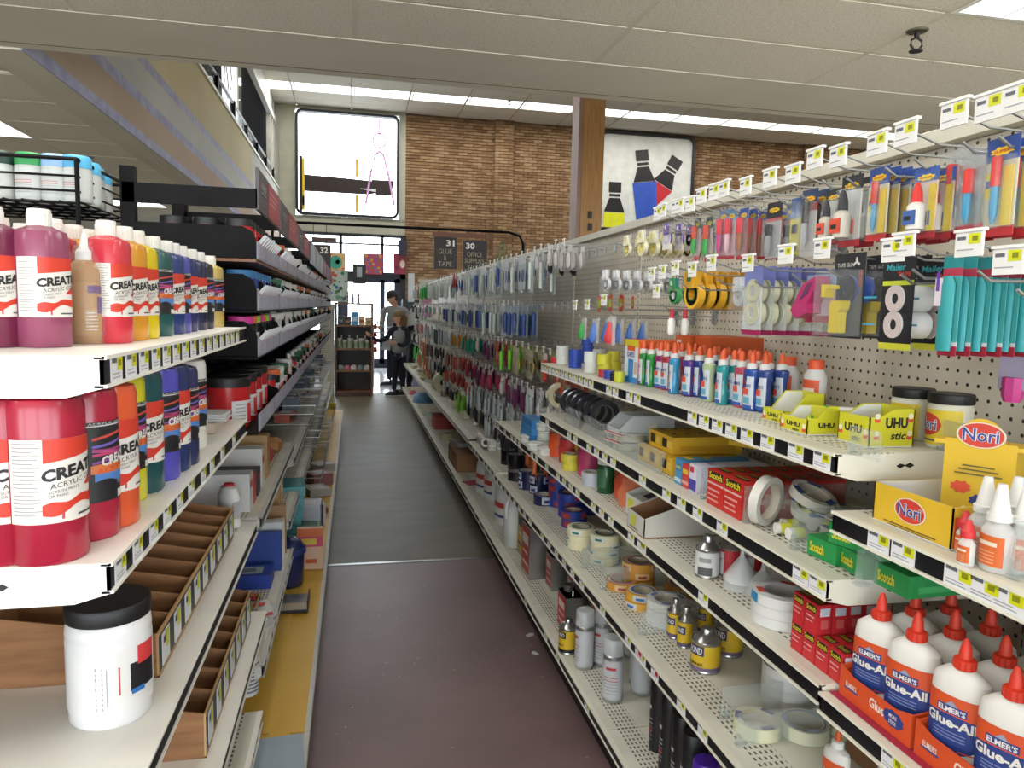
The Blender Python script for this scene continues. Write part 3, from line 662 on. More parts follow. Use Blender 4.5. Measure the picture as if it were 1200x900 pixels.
def hdr(b, w_, h_, bgk, k, z=.14, s='SUPER'):
    pts = []
    for i in range(16):
        a = 2*math.pi*i/16; q = 1 if i % 2 else .72; pts.append((w_*.4*q*math.cos(a), -h_*z+h_*.05*q*math.sin(a)))
    b.prism(pts, -.0008, 0, bgk); b.text(s, w_*.5, h_*.03, (0, -.0011, -h_*(z+.015)), k)
def c_pen(cap, body, n=1, hb='f0c21a', hk='b02a20', r=.006):
    def f(b, w_, h_):
        if hb: hdr(b, w_, h_, hb, hk)
        for i in range(n): pen(cap, body, (i-(n-1)/2)*w_*.42, r)(b, w_, h_)
    return f
def c_yellowside(b, w_, h_):
    c_pen('c03028', '3f8fb8')(b, w_, h_)
    b.box(w_*.12, w_*.42, -.002, -.0001, -h_*.9, -h_*.3, 'd8b820'); b.fy(-w_*.45, -w_*.1, -h_*.6, -h_*.35, -.0008, 'c8b832'); b.fy(-w_*.42, -w_*.14, -h_*.5, -h_*.42, -.0012, '28489a')
def c_bottle(body, cap, lab, tip='26262a'):
    def f(b, w_, h_):
        b.lathe([(.008, -h_*.9), (.0145, -h_*.88), (.0145, -h_*.55), (.008, -h_*.5)], body, 10, c=(0, -.016, 0)); b.lathe([(.009, -h_*.5), (.008, -h_*.36), (.003, -h_*.22)], cap, 8, c=(0, -.016, 0))
        b.box(-.012, .012, -.0315, -.028, -h_*.82, -h_*.62, lab); b.fy(-.008, .006, -h_*.76, -h_*.7, -.032, '1a1a1a'); hdr(b, w_, h_, 'e0c02a', 'a02a20')
    return f
def c_rolls(tape, core, n=2, r=.022, w=.02, lab=None):
    def f(i): return lambda b, w_, h_: b.ring(r, r*.45, w, tape, core, 18, c=(0, -.002, -h_*(.36+.32*i)), axis='y')
    return [('roll', f(i)) for i in range(n)]
def c_disc(tape, holder, face):
    def f(b, w_, h_):
        b.ring(w_*.44, w_*.2, .012, holder, holder, 20, c=(0, 0, -h_*.55), axis='y'); b.ring(w_*.34, w_*.16, .014, tape, face, 18, c=(0, 0, -h_*.55), axis='y')
        b.prism([(-w_*.2, 0), (w_*.2, 0), (w_*.36, -h_*.4), (-w_*.36, -h_*.4)], -.006, 0, holder); b.fy(-w_*.12, w_*.12, -h_*.24, -h_*.08, -.0065, face)
    return f
def c_gun(b, w_, h_):
    b.text('TAPE GUN', w_*.55, h_*.05, (-w_*.12, -.0005, -h_*.16), 'c9c9c4'); b.prism([(w_*.2, -h_*.05), (w_*.24, -h_*.05), (w_*.26, -h_*.1), (w_*.34, -h_*.13), (w_*.3, -h_*.15), (w_*.22, -h_*.12), (w_*.14, -h_*.15), (w_*.12, -h_*.13), (w_*.19, -h_*.1)], -.0006, 0, 'd0d0cc'); b.box(w_*.33, w_*.4, -.0005, 0, -h_*.4, -h_*.2, 'c03028')
    b.ring(w_*.3, w_*.12, .05, '2a4a9c', '20242c', 20, c=(w_*.02, -.005, -h_*.42), axis='y'); b.lathe([(w_*.13, 0), (w_*.13, .052)], '22262e', 12, c=(w_*.02, -.004, -h_*.42), axis='y'); b.lathe([(.005, .05), (.005, .056)], 'c8c8c8:m', 8, c=(w_*.02, -.004, -h_*.42), axis='y')
    b.prism([(-w_*.12, -h_*.56), (w_*.22, -h_*.56), (w_*.2, -h_*.66), (w_*.12, -h_*.7), (w_*.12, -h_*.94), (-w_*.16, -h_*.94), (-w_*.14, -h_*.7), (-w_*.16, -h_*.64)], -.035, -.01, 'd0b818'); b.prism([(-w_*.42, -h_*.36), (-w_*.1, -h_*.38), (-w_*.1, -h_*.42), (-w_*.26, -h_*.42), (-w_*.28, -h_*.52), (-w_*.4, -h_*.52)], -.04, -.015, 'd0b818')
def c_masking(b, w_, h_):
    b.text('Mailer', w_*.6, h_*.07, (-w_*.1, -.0005, -h_*.15), '3aa0a8', shear=.2); b.text('TAPE', w_*.4, h_*.05, (w_*.18, -.0006, -h_*.22), 'c83a30'); b.box(-w_*.48, w_*.48, -.0008, 0, -h_*.31, -h_*.26, 'bcc832')
def c_mroll(zc): return lambda b, w_, h_: b.ring(w_*.29, w_*.12, .075, 'd2d2cf', 'bdb0ae', 22, c=(-w_*.04, -.004, h_*zc), axis='y')
def c_mband(b, w_, h_):
    b.box(w_*.02, w_*.42, -.0795, -.079, -h_*.46, -h_*.44, '3f9ab8'); b.box(w_*.02, w_*.42, -.0795, -.079, -h_*.74, -h_*.72, '3f9ab8')
def c_teal(b, w_, h_):
    b.lathe([(w_*.36, -h_*.95), (w_*.38, -h_*.9), (w_*.38, -h_*.28), (w_*.2, -h_*.2)], '2b8f93', 10, sy=.5, c=(0, -.008, 0)); b.box(-w_*.48, -w_*.1, -.017, -.016, -h_*.5, -h_*.22, 'd2c6d2'); b.box(-w_*.4, -w_*.25, -.018, -.017, -h_*.35, -h_*.15, '5a3a9a')
def c_pinkdisp(b, w_, h_):
    b.prism([(-w_*.5, -h_*.75), (-w_*.1, -h_*.2), (w_*.35, -h_*.05), (w_*.4, -h_*.2), (w_*.1, -h_*.6), (w_*.1, -h_*.8), (-w_*.3, -h_*.92)], -.03, -.004, 'a82860'); b.prism([(-w_*.2, -h_*.55), (w_*.05, -h_*.22), (w_*.25, -h_*.15), (w_*.1, -h_*.4)], -.031, -.03, '5e2a52')
PK = {
 'super': pack('glue_pen_card', .052, .125, [(.24, '2a4a94'), (.9, 'c9c2a8'), (1, 'b82a30')], c_yellowside, (.2, .92)),
 'clearpen': pack('glue_pen_card', .05, .125, [(.22, 'clear'), (.88, 'clear'), (1, 'b82a40')], c_pen('c8302a', '3f8fb8', 1, None, None, .008), (.05, .92)),
 'redyel': pack('glue_pen_card', .05, .115, [(.2, '3a5aa0'), (.9, 'd6bcae'), (1, 'b03038')], lambda b, w_, h_: (c_bottle('d6d2cc', 'c8302a', '3a5a9a')(b, w_, h_), b.box(w_*.2, w_*.45, -.003, 0, -h_*.9, -h_*.25, 'd8c022')), (.15, .92)),
 'grey': pack('adhesive_card', .052, .12, [(.2, '23252b'), (.9, 'c8c6c2'), (1, 'b03038')], c_bottle('c2bcae', '2c2c30', 'c84a34'), (.18, .92)),
 'blackcap': pack('adhesive_card', .042, .115, [(.2, '2a3c64'), (.32, '9a3028'), (1, 'b9b5b2')], c_pen('1c1c20', 'a9aaac', 1), (.2, .92)),
 'yelcard': pack('adhesive_card', .034, .12, [(.35, '2e5a9c'), (1, 'c9bc28')], lambda b, w_, h_: (b.fy(-w_*.3, w_*.3, -h_*.6, -h_*.45, -.001, '20242c'), b.fy(-w_*.3, w_*.3, -h_*.9, -h_*.8, -.001, '20242c')), (.05, .95)),
 'blackhdr': pack('adhesive_card', .06, .125, [(.28, '1c1c22'), (.34, 'b02a30'), (1, 'a8a6a6')], lambda b, w_, h_: (hdr(b, w_, h_, 'e0c02a', 'a02a20'), pen('202226', '8c8e90', -.004, .009, .4, .6, .95)(b, w_, h_)), (.3, .96)),
 'pinkpen': pack('glitter_pen_card', .036, .115, [(.22, '5f86b4'), (.92, 'c26a86'), (1, 'b02a40')], c_pen('c4303a', 'b8407c', 1, 'e0c23a', 'a02a20', .008), (.2, .95)),
 'palepen': pack('glitter_pen_card', .036, .115, [(.22, '5f86b4'), (.92, 'd0a0a8'), (1, 'b02a40')], c_pen('c4303a', 'd0a8ae', 1, 'e0c23a', 'a02a20', .008), (.2, .95)),
 'brownpen': pack('glitter_pen_card', .036, .115, [(.22, '35569c'), (.92, 'a0605a'), (1, 'b02a30')], c_pen('c4303a', '96603e', 1, 'e0c23a', 'a02a20', .008), (.2, .95)),
 'greenpen': pack('glue_stick_card', .036, .12, [(.25, '34504a'), (.9, 'b8aaa0'), (1, 'b83a34')], c_pen('b8402a', '2f9a3a', 1, 'c8b03a', '30a040', .009), (.2, .95)),
 'purple': pack('tape_dispenser_card', .06, .1, [(.5, 'c0b8cc'), (1, 'cfcaca')], c_disc('e0dcd8', '6a52a6', 'd8d4dc'), None),
 'cream': pack('tape_dispenser_card', .06, .1, [(.4, 'cfcfc6')], c_disc('cfc468', 'd6d2b4', 'c8bc5a'), None),
 'orange': pack('yellow_tape_dispenser', .06, .075, [(.3, 'c89a28')], c_disc('c8901e', 'd8a426', '2a6a3c'), None),
 'greend': pack('green_tape_dispenser', .05, .08, [(.3, '4a90a8')], c_disc('c8cfc8', '3a9a56', 'c8d0c8'), None),
 'clearroll': pack('clear_tape_pack', .07, .15, [(.3, '6f78b4'), (.93, 'clear_fog'), (1, '9c1e56')], c_rolls('cfcdb0', 'b8b69a', 2, .026, .022), (.28, .93), 'clear'),
 'pinkd': pack('pink_tape_dispenser', .09, .085, [(.3, '8fa0c0'), (.85, 'd0b8c0'), (1, 'a02a40')], c_pinkdisp, None),
 'gun': pack('tape_gun_pack', .11, .2, [(1, '26272b')], c_gun, (.2, .97), 'clear', .055),
 'masking': pack('twin_roll_tape_pack', .1, .2, [(.93, '14151a'), (1, 'b8b832')], [('print', c_masking), ('roll', c_mroll(-.45)), ('roll', c_mroll(-.73)), ('band', c_mband)], None),
 'teal': pack('teal_glue_strip_pack', .05, .2, [(.12, '2b8f93'), (.2, 'b83a50'), (.86, '4fa8a8'), (.9, 'd6d2d0'), (1, 'a8283c')], c_teal, None),
 'whited': pack('white_disc_pack', .06, .1, [(.3, 'd0cfd2')], c_disc('d4cfd0', 'cfd2d4', 'e0dfe2'), (.3, .95)),
 'glitter_g': pack('bead_pack', .05, .1, [(.12, 'c8c8c0')], lambda b, w_, h_: b.lathe([(.004, -.02), (.014, -.05), (.02, -.08), (.012, -.095)], '38a048', 10, c=(0, -.012, 0)), (.05, .98), 'clear_fog'),
 'glitter_b': pack('bead_pack', .05, .1, [(.12, 'c8c8c0')], lambda b, w_, h_: b.lathe([(.004, -.02), (.014, -.05), (.02, -.08), (.012, -.095)], '4a74c0', 10, c=(0, -.012, 0)), (.05, .98), 'clear_fog'),
 'glitter_r': pack('bead_pack', .05, .1, [(.12, 'c8c8c0')], lambda b, w_, h_: b.lathe([(.004, -.02), (.014, -.05), (.02, -.08), (.012, -.095)], 'c83838', 10, c=(0, -.012, 0)), (.05, .98), 'clear_fog'),
 'redcard': pack('red_card_pack', .045, .08, [(.5, 'c0452a'), (1, 'b03a2a')], lambda b, w_, h_: b.box(-w_*.25, w_*.25, -.008, 0, -h_*.75, -h_*.25, '8a9a3a'), None),
 'bottle': pack('hanging_glue_bottle', .04, .11, [(.1, 'clear')], lambda b, w_, h_: (b.lathe([(.012, -.11), (.017, -.1), (.017, -.05), (.01, -.04)], 'd8d6d0', 10), b.lathe([(.01, -.04), (.01, -.0)], 'b82a34', 10)), None),
}
def hang(kd, px, pt, pb, n, label, cat, X=.80, sp=.03, hk=False, yaw=0, wscale=1, group=None):
    name, parts = PK[kd]; p = onx(px, pt, X)
    fwd = (p-EYEP).dot(CF); hh = (pb-pt)*fwd/FOC; h0 = -min(v.co.z for q in parts for v in q[1].vertices)
    s = hh/h0
    sp *= .72; n = n+1 if n > 2 else n
    for i in range(n):
        lb = label if n == 1 else ('%s, %s' % (label, 'frontmost' if i == 0 else nth(i)+' from the front' if i < n-1 else 'rearmost'))
        o = put(PK[kd], lb, cat, (X+i*sp, p.y+rnd.uniform(-.002, .002), p.z), FR+R(yaw+rnd.uniform(-3, 3)), group or label.split(',')[0]+'s', stretch=(s*wscale, s, s))
    if hk: hook(p.y, p.z+.0, 'hook carrying the %s' % label, group='hooks carrying packs')
H = hang
H('super', 1178, 160, 275, 5, 'blue headed pen card at the far right', 'pack', sp=.035)
H('super', 1196, 196, 276, 3, 'blue headed pen card cut by the right edge', 'pack', .86, .04)
H('clearpen', 1144, 180, 272, 3, 'clear pen pack with blue barrel and red cap', 'pack', .80, .045, yaw=-6)
H('clearpen', 1126, 172, 276, 3, 'clear pack beside the red capped pens', 'pack', .84, .03)
H('redyel', 1088, 196, 278, 4, 'white bottle card with red cap', 'pack', .80, .035)
H('super', 1032, 196, 281, 6, 'yellow and blue pen card mid row', 'pack', .80, .026)
H('grey', 999, 206, 288, 2, 'grey adhesive bottle card', 'pack', .80, .04)
H('grey', 978, 222, 286, 1, 'smaller grey adhesive bottle card on the left', 'pack', .80)
H('blackcap', 950, 222, 300, 3, 'silver tube card with black cap', 'pack', .80, .03)
H('yelcard', 934, 232, 300, 2, 'narrow yellow card with a blue top', 'pack', .81, .03)
H('blackhdr', 908, 237, 302, 2, 'black headed marker card', 'pack', .80, .06)
H('pinkpen', 848, 246, 303, 1, 'hot pink glitter pen card, leftmost', 'pack', .80)
H('palepen', 858, 245, 303, 2, 'pale pink glitter pen card', 'pack', .80, .035)
H('brownpen', 872, 244, 302, 5, 'brown glitter pen card', 'pack', .80, .032)
H('greenpen', 818, 256, 304, 2, 'green glue pen card, left', 'pack', .80, .04)
H('greenpen', 832, 254, 306, 1, 'green glue pen card, right', 'pack', .80)
H('purple', 782, 262, 292, 5, 'purple tape dispenser pack', 'pack', .80, .045, wscale=1.3)
H('cream', 752, 270, 300, 6, 'cream tape dispenser pack', 'pack', .80, .05, wscale=1.2)
H('cream', 735, 276, 300, 4, 'cream tape dispenser pack further left', 'pack', .80, .05, wscale=1.2)
H('teal', 1117, 300, 417, 6, 'teal strip pack with a crimson foot', 'pack', .80, .034)
H('masking', 1056, 300, 410, 3, 'black headed pack of two white rolls', 'pack', .80, .09)
H('gun', 996, 297, 396, 3, 'black tape gun pack with yellow grip', 'pack', .80, .085)
H('pinkd', 962, 322, 378, 2, 'magenta tape dispenser pack', 'pack', .80, .05)
H('clearroll', 884, 312, 392, 8, 'clear two roll pack with magenta base', 'pack', .80, .04)
H('whited', 866, 325, 364, 3, 'small clear reel pack beside the clear rolls', 'pack', .82, .05)
H('orange', 812, 318, 362, 7, 'yellow tape dispenser disc', 'pack', .80, .04, wscale=1.2)
H('greend', 790, 326, 356, 3, 'green tape dispenser disc', 'pack', .80, .05, wscale=1.2)
H('whited', 710, 316, 345, 6, 'white ring tape pack', 'pack', .80, .05, wscale=1.2)
H('redcard', 703, 347, 366, 2, 'orange red card pack, left', 'pack', .80, .05)
H('redcard', 716, 345, 365, 2, 'orange red card pack, middle', 'pack', .82, .05)
H('redcard', 730, 347, 362, 2, 'orange red card pack, right', 'pack', .9, .05)
H('bottle', 788, 362, 392, 2, 'white bottle with red top on a low hook', 'pack', .80, .05, True)
H('glitter_g', 686, 372, 398, 1, 'clear pack of green beads', 'pack', .80, hk=True)
H('glitter_b', 700, 372, 402, 4, 'clear pack of blue beads', 'pack', .80, .06, hk=True)
H('glitter_r', 719, 370, 404, 1, 'clear pack of red beads', 'pack', .80, hk=True)
# pink things on the wall panel at the right edge
p = onx(1193, 392, 1.05)
b = B(); b.box(-.03, .03, 0, .002, -.12, 0, 'b9b4d0'); c = B(); c.lathe([(.012, -.14), (.016, -.13), (.016, -.1)], 'c8408a', 8); c.box(-.012, .012, -.016, -.004, -.06, -.02, 'c860a0')
put(kind('pink_stick_pack', [('card', b), ('contents', c)]), 'pink stick pack hanging at the right edge by the upright', 'pack', (p.x, p.y, p.z+.03), FR)

# ------------------------------------------------------------------ the far pegboard: many small packs, row by row
def mini(name, w_, h_, hdrk, body, item, ik):
    b = B(); b.box(-w_/2, w_/2, 0, .001, -h_, 0, body); b.box(-w_/2, w_/2, -.0006, 0, -h_*.22, 0, hdrk)
    c = B()
    if item == 'disc': c.lathe([(w_*.38, 0), (w_*.38, .01)], ik, 14, c=(0, 0, -h_*.58), axis='y')
    elif item == 'stick': c.lathe([(w_*.14, -h_*.92), (w_*.16, -h_*.3), (w_*.08, -h_*.24)], ik, 8, c=(0, -w_*.16, 0))
    elif item == 'blade': c.prism([(-w_*.1, -h_*.95), (w_*.12, -h_*.9), (w_*.2, -h_*.35), (0, -h_*.22), (-w_*.16, -h_*.35)], -.012, 0, ik)
    elif item == 'bag': c.lathe([(w_*.1, -h_*.96), (w_*.42, -h_*.85), (w_*.4, -h_*.45), (w_*.12, -h_*.25)], ik, 8, sy=.4, c=(0, -.006, 0))
    return kind(name, [('card', b), ('contents', c)])
# (row height, from y, to y, step, packs deep, choices)
MK = {
 'blue': mini('blue_disc_pack', .09, .17, 'c8ccd2', 'aeb9c0', 'disc', '2f50a0'), 'bluec': mini('blue_strip_pack', .07, .17, '8fa6b4', 'a9b6b8', 'stick', '2a4a8c'),
 'clear': mini('clear_tube_pack', .06, .2, 'd4d8d4', 'b6c2bc', 'stick', 'cad2cc'), 'green': mini('green_tube_pack', .07, .2, '2a8a34', '2f9a38', 'stick', '3aa844'),
 'red': mini('red_pack', .06, .11, 'c02a34', 'b2403a', 'bag', '9a3a34'), 'gold': mini('gold_bead_pack', .07, .14, 'b9a88a', 'a8803a', 'bag', 'b8862a'),
 'tealb': mini('teal_bead_pack', .06, .14, 'b8c0ba', '3a7a6a', 'bag', '1f8f72'), 'plum': mini('plum_bead_pack', .06, .14, 'b8b0ba', '6e4a66', 'bag', '6a2a58'),
 'pinkb': mini('pink_bead_pack', .07, .13, 'b4a4a8', '8a4a5a', 'bag', 'a8385a'), 'orange': mini('orange_card_pack', .07, .15, 'c8401e', 'c04a22', 'disc', 'd8a890'),
 'lime': mini('lime_tube_pack', .06, .16, '8ac03a', '6a8a4a', 'stick', '78c828'), 'olive': mini('olive_card_pack', .07, .15, 'b2aa88', '9a9478', 'disc', 'c8a83a'),
 'blade': mini('knife_pack', .06, .2, 'c0c6c4', '5a6468', 'blade', '3a4450'), 'silver': mini('silver_tool_pack', .06, .17, 'd0d4d2', '7e8a8c', 'blade', 'aab2b4'),
 'brush': mini('brush_pack', .07, .22, 'cfc8a8', 'a89c78', 'stick', 'b06a4a'), 'dark': mini('dark_clip_pack', .07, .12, 'c2c6c4', '2e3236', 'bag', '24282c'), 'mint': mini('mint_jar_pack', .08, .11, 'a8c8c0', '4a7468', 'disc', '6aa89a'),
 'redtool': mini('red_tool_pack', .07, .14, 'c8c4be', 'a83a2c', 'blade', 'b8442c'), 'orangeknife': mini('orange_knife', .1, .24, 'c8541e', 'cc5c22', 'blade', 'd06a28'),
 'white': mini('white_label_pack', .05, .1, 'd8d8d4', 'b8b2b0', 'bag', 'c8c2c0'),
}
WORDS = {'blue': 'blue disc', 'bluec': 'blue strip', 'clear': 'clear tube', 'green': 'green tube', 'red': 'red', 'gold': 'gold bead', 'tealb': 'teal bead', 'plum': 'plum bead', 'pinkb': 'pink bead', 'orange': 'orange card', 'lime': 'lime tube', 'olive': 'olive card', 'blade': 'dark knife', 'silver': 'silver tool', 'brush': 'brush', 'dark': 'dark clip', 'mint': 'mint jar', 'redtool': 'red tool', 'orangeknife': 'orange knife', 'white': 'white label'}
ROWS = [
 ('top', 1.70, [(3.05, 3.65, 'white dark white clear'), (3.72, 4.9, 'blue clear blue bluec clear blue'), (4.95, 6.0, 'clear bluec blue clear blue blue'), (6.1, 7.3, 'blue red blue clear clear'), (7.4, 9.0, 'clear clear clear clear'), (9.1, 9.7, 'green green'), (9.8, 11.1, 'white silver clear')]),
 ('second', 1.44, [(3.9, 5.2, 'bluec blue clear bluec'), (5.6, 7.2, 'bluec blue clear bluec'), (7.3, 8.4, 'white white clear'), (8.5, 9.3, 'mint mint'), (9.4, 11.1, 'silver dark white')]),
 ('third', 1.22, [(2.98, 3.6, 'orange redtool olive olive'), (3.65, 4.6, 'olive olive lime lime orange orange'), (4.7, 6.6, 'plum white tealb tealb gold gold'), (6.8, 9.2, 'silver blade silver blade'), (9.3, 11.1, 'redtool silver mint')]),
 ('fourth', 1.02, [(3.0, 4.4, 'white silver plum white'), (4.6, 6.2, 'pinkb pinkb plum pinkb red red'), (6.3, 8.8, 'redtool blade dark blade silver'), (8.9, 11.1, 'brush white redtool')]),
 ('fifth', .86, [(2.95, 3.3, 'redtool white'), (3.35, 3.7, 'orangeknife orangeknife'), (4.0, 5.9, 'silver silver silver redtool'), (6.0, 8.4, 'red redtool dark silver'), (8.5, 11.1, 'brush green brush')]),
 ('lowest', .72, [(4.0, 5.6, 'dark silver dark'), (5.8, 7.2, 'lime dark silver'), (7.4, 9.2, 'dark brush brush'), (9.3, 11.1, 'white dark')]),
]
for rn, z, groups in ROWS:
    cnt = 0
    for ya, yb, ks in groups:
        ks = ks.split(); n = max(2, round((yb-ya)/.13)); y = ya; i = 0
        while y < yb:
            k_ = ks[min(len(ks)-1, int(i*len(ks)/n))]; X0 = .84+rnd.uniform(0, .05)
            deep = 3 if y < 6 else 2
            for q in range(deep):
                nm = ('%s pack on the %s row, %s hook from the near end' % (WORDS[k_], rn, nth(cnt)))
                put(MK[k_], nm+(', front' if q == 0 else ', behind' if q == 1 else ', rear'), 'pack', (X0+q*.055, y+rnd.uniform(-.006, .006), z+rnd.uniform(-.012, .004)), FR+R(rnd.uniform(-8, 8)), 'small packs of the %s row' % rn, s=rnd.uniform(.92, 1.05))
            hook(y, z+.002, '%s small hook from the near end of the %s pack row' % (nth(cnt), rn), HS, group='small hooks of the %s row' % rn)
            cnt += 1; i += 1; y += (.13 if y < 7 else .19)+rnd.uniform(-.012, .012)
# ------------------------------------------------------------------ goods on the right-hand shelves
def on(px, py, z, dx=0, dy=0):
    p = onz(px, py, z); return (p.x+dx, p.y+dy, z+.0005)
def roll(name, r1, r0, w_, tape, core='b9a98c', lab=None, lab2=None, side=None):
    b = B(); b.ring(r1, r0+.002, w_, tape, side or tape, 28); c = B(); c.ring(r0+.002, r0, w_-.001, core, None, 20, c=(0, 0, .0005)); parts = [('tape', b), ('core', c)]
    if lab:
        d = B(); d.ring(r1*.86, r0+.004, .0004, lab, lab, 24, c=(0, 0, w_))
        if lab2:
            for a in (0, 2.1, 4.2):
                d.M = Matrix.Translation((0, 0, w_+.0006)) @ Matrix.Rotation(a, 4, 'Z'); rm = (r1*.86+r0)/2; d.box(rm-.006, rm+.007, -.014, .014, 0, .0002, lab2)
        parts.append(('label', d))
    return kind(name, parts)
def wraproll(name, r1, r0, w_, tape, band, lab, n=1, ink='2c3c74'):
    b = B(); b.ring(r1, r0+.002, w_, tape, tape, 28)
    c = B()
    for a0 in (-.6, 1.6, 3.9): c.wrap(r1, a0, a0+.9, w_*.12, w_*.88, band); c.wrap(r1, a0+.2, a0+.7, w_*.3, w_*.6, ink, .0008)
    d = B(); d.ring(r1*.84, r0+.003, .0004, lab, lab, 24, c=(0, 0, w_)); d.wtext('TAPE', r1*.6, 0, .1, 0, .001, ink) if False else None
    d.ring(r1*.7, r1*.6, .0003, ink, ink, 20, c=(0, 0, w_+.0005)); e = B(); e.ring(r0+.002, r0, w_-.001, 'c8bda4', None, 18)
    return kind(name, [('tape', b), ('band', c), ('label', d), ('core', e)])
def stack(kd, n, h_, label, cat, px, py, z, group, jit=.003, rz=None):
    x, y, zz = on(px, py, z)
    for i in range(n):
        w_ = label if n == 1 else '%s, %s' % (label, 'top one' if i == n-1 else 'bottom one' if i == 0 else '%s from the bottom' % nth(i))
        put(kd, w_, cat, (x+rnd.uniform(-jit, jit), y+rnd.uniform(-jit, jit), zz+i*(h_+.0005)), rnd.uniform(0, 6) if rz is None else rz, group)
def pbox(name, w_, d_, h_, body, prints=(), top=None, flaps=False):
    """carton with base at z=0, front face at y=-d/2; prints: (face, x0, x1, z0, z1, colour or (text, colour))"""
    b = B(); b.box(-w_/2, w_/2, -d_/2, d_/2, 0, h_, body)
    if top: b.quad([(-w_/2, -d_/2, h_+.0003), (w_/2, -d_/2, h_+.0003), (w_/2, d_/2, h_+.0003), (-w_/2, d_/2, h_+.0003)], top)
    c = B()
    for i, (f, x0, x1, z0, z1, k) in enumerate(prints):
        o = .0004+.0002*i
        P = {'f': lambda u, v: (-w_/2+u*w_, -d_/2-o, v*h_), 's': lambda u, v: (w_/2+o, -d_/2+u*d_, v*h_), 't': lambda u, v: (-w_/2+u*w_, -d_/2+v*d_, h_+o), 'S': lambda u, v: (w_/2+o, -d_/2+u*d_, v*h_)}[f]
        if isinstance(k, tuple):
            X = {'f': (1, 0, 0), 's': (0, 1, 0), 't': (1, 0, 0)}[f]; Y = {'f': (0, 0, 1), 's': (0, 0, 1), 't': (0, 1, 0)}[f]
            sw = {'f': w_, 's': d_, 't': w_}[f]*(x1-x0); sh = {'f': h_, 's': h_, 't': d_}[f]*(z1-z0)
            c.text(k[0], sw, sh, P((x0+x1)/2, z0), k[1], X, Y, .03 if len(k) < 3 else k[2])
        else: c.quad([P(x0, z0), P(x1, z0), P(x1, z1), P(x0, z1)], k)
    return kind(name, [('carton', b)]+([('print', c)] if prints else []))
# --- top shelf (z 1.205)
ZA, ZB_, ZCs, ZD, ZE_, ZN, ZG = 1.2052, 1.0003, .8253, .5353, .1953, 1.1153, .8155
dW = roll('duct_tape_roll', .024, .013, .036, 'c9cdca'); dB = roll('duct_tape_roll', .024, .013, .034, '2846a8'); dY = roll('duct_tape_roll', .024, .013, .034, 'c2bf32'); dR = roll('duct_tape_roll', .018, .01, .024, 'a8283c'); dK = roll('duct_tape_roll', .018, .01, .024, '17171c'); dBs = roll('duct_tape_roll', .018, .01, .026, '24409c'); dYs = roll('duct_tape_roll', .016, .009, .032, 'b8bc2c'); dRw = roll('duct_tape_roll', .024, .013, .02, 'b82a30', lab='c9c9c4')
g = 'small coloured tape rolls on the top shelf'
stack(dRw, 1, .025, 'small red tape roll at the far end of the top shelf', 'tape', 652, 425, ZA, g)
stack(dW, 2, .036, 'white tape roll stack at the far end of the top shelf', 'tape', 659, 427, ZA, g)
stack(dB, 2, .034, 'blue tape roll stack on the top shelf, left', 'tape', 674, 431, ZA, g)
stack(dB, 3, .034, 'blue tape roll stack behind the left blue stack', 'tape', 688, 425, ZA, g)
stack(dW, 2, .036, 'white tape roll stack beside the yellow ones', 'tape', 692, 437, ZA, g)
stack(dW, 2, .036, 'white tape roll stack set behind the others', 'tape', 701, 433, ZA, g)
stack(dY, 2, .034, 'yellow tape roll stack in front of the orange cartons', 'tape', 708, 439, ZA, g)
stack(dY, 2, .034, 'yellow tape roll stack set further back', 'tape', 719, 434, ZA, g)
stack(dR, 1, .03, 'small crimson tape roll near the shelf front', 'tape', 708, 442, ZA, g); stack(dBs, 1, .032, 'small blue tape roll between the red and black ones', 'tape', 715, 444, ZA, g)
stack(dK, 1, .03, 'small black tape roll near the shelf front', 'tape', 721, 446, ZA, g); stack(dYs, 1, .04, 'small lime tape roll beside the white and blue carton', 'tape', 726, 448, ZA, g)
eb = pbox('glue_carton', .11, .2, .13, 'c85a22', [('f', 0, 1, 0, 1, 'c9d0d4'), ('f', .0, 1, .84, 1, 'c8b828'), ('f', .3, .68, .1, .55, '3a78b4'), ('f', .0, 1, 0, .14, '2a7ab8'), ('f', .22, .78, .58, .86, 'c85a22'), ('f', .22, .78, .58, .74, 'c8ccd0'), ('f', .24, .76, .6, .72, ("ELMER'S", '2a3a78')), ('f', .76, .94, .22, .5, 'b89a90'), ('s', .03, .2, .05, .9, 'c43a34'), ('s', .08, .16, .3, .5, 'c8c8c8')])
x, y, z = on(740, 449, ZA); put(eb, 'white and blue fronted glue carton with orange sides', 'box', (x+.1, y+.01, z), FR)
x2 = x; put(pbox('orange_carton', .1, .16, .15, 'b8521e', [('f', .1, .4, .6, .9, 'c8c0b8')]), 'plain orange carton behind the glitter glue, left', 'box', (x+.2, y-.085, z), FR); put(pbox('orange_carton', .09, .16, .15, 'b84e1c', []), 'plain orange carton behind the glitter glue, right', 'box', (x+.21, y-.19, z), FR)
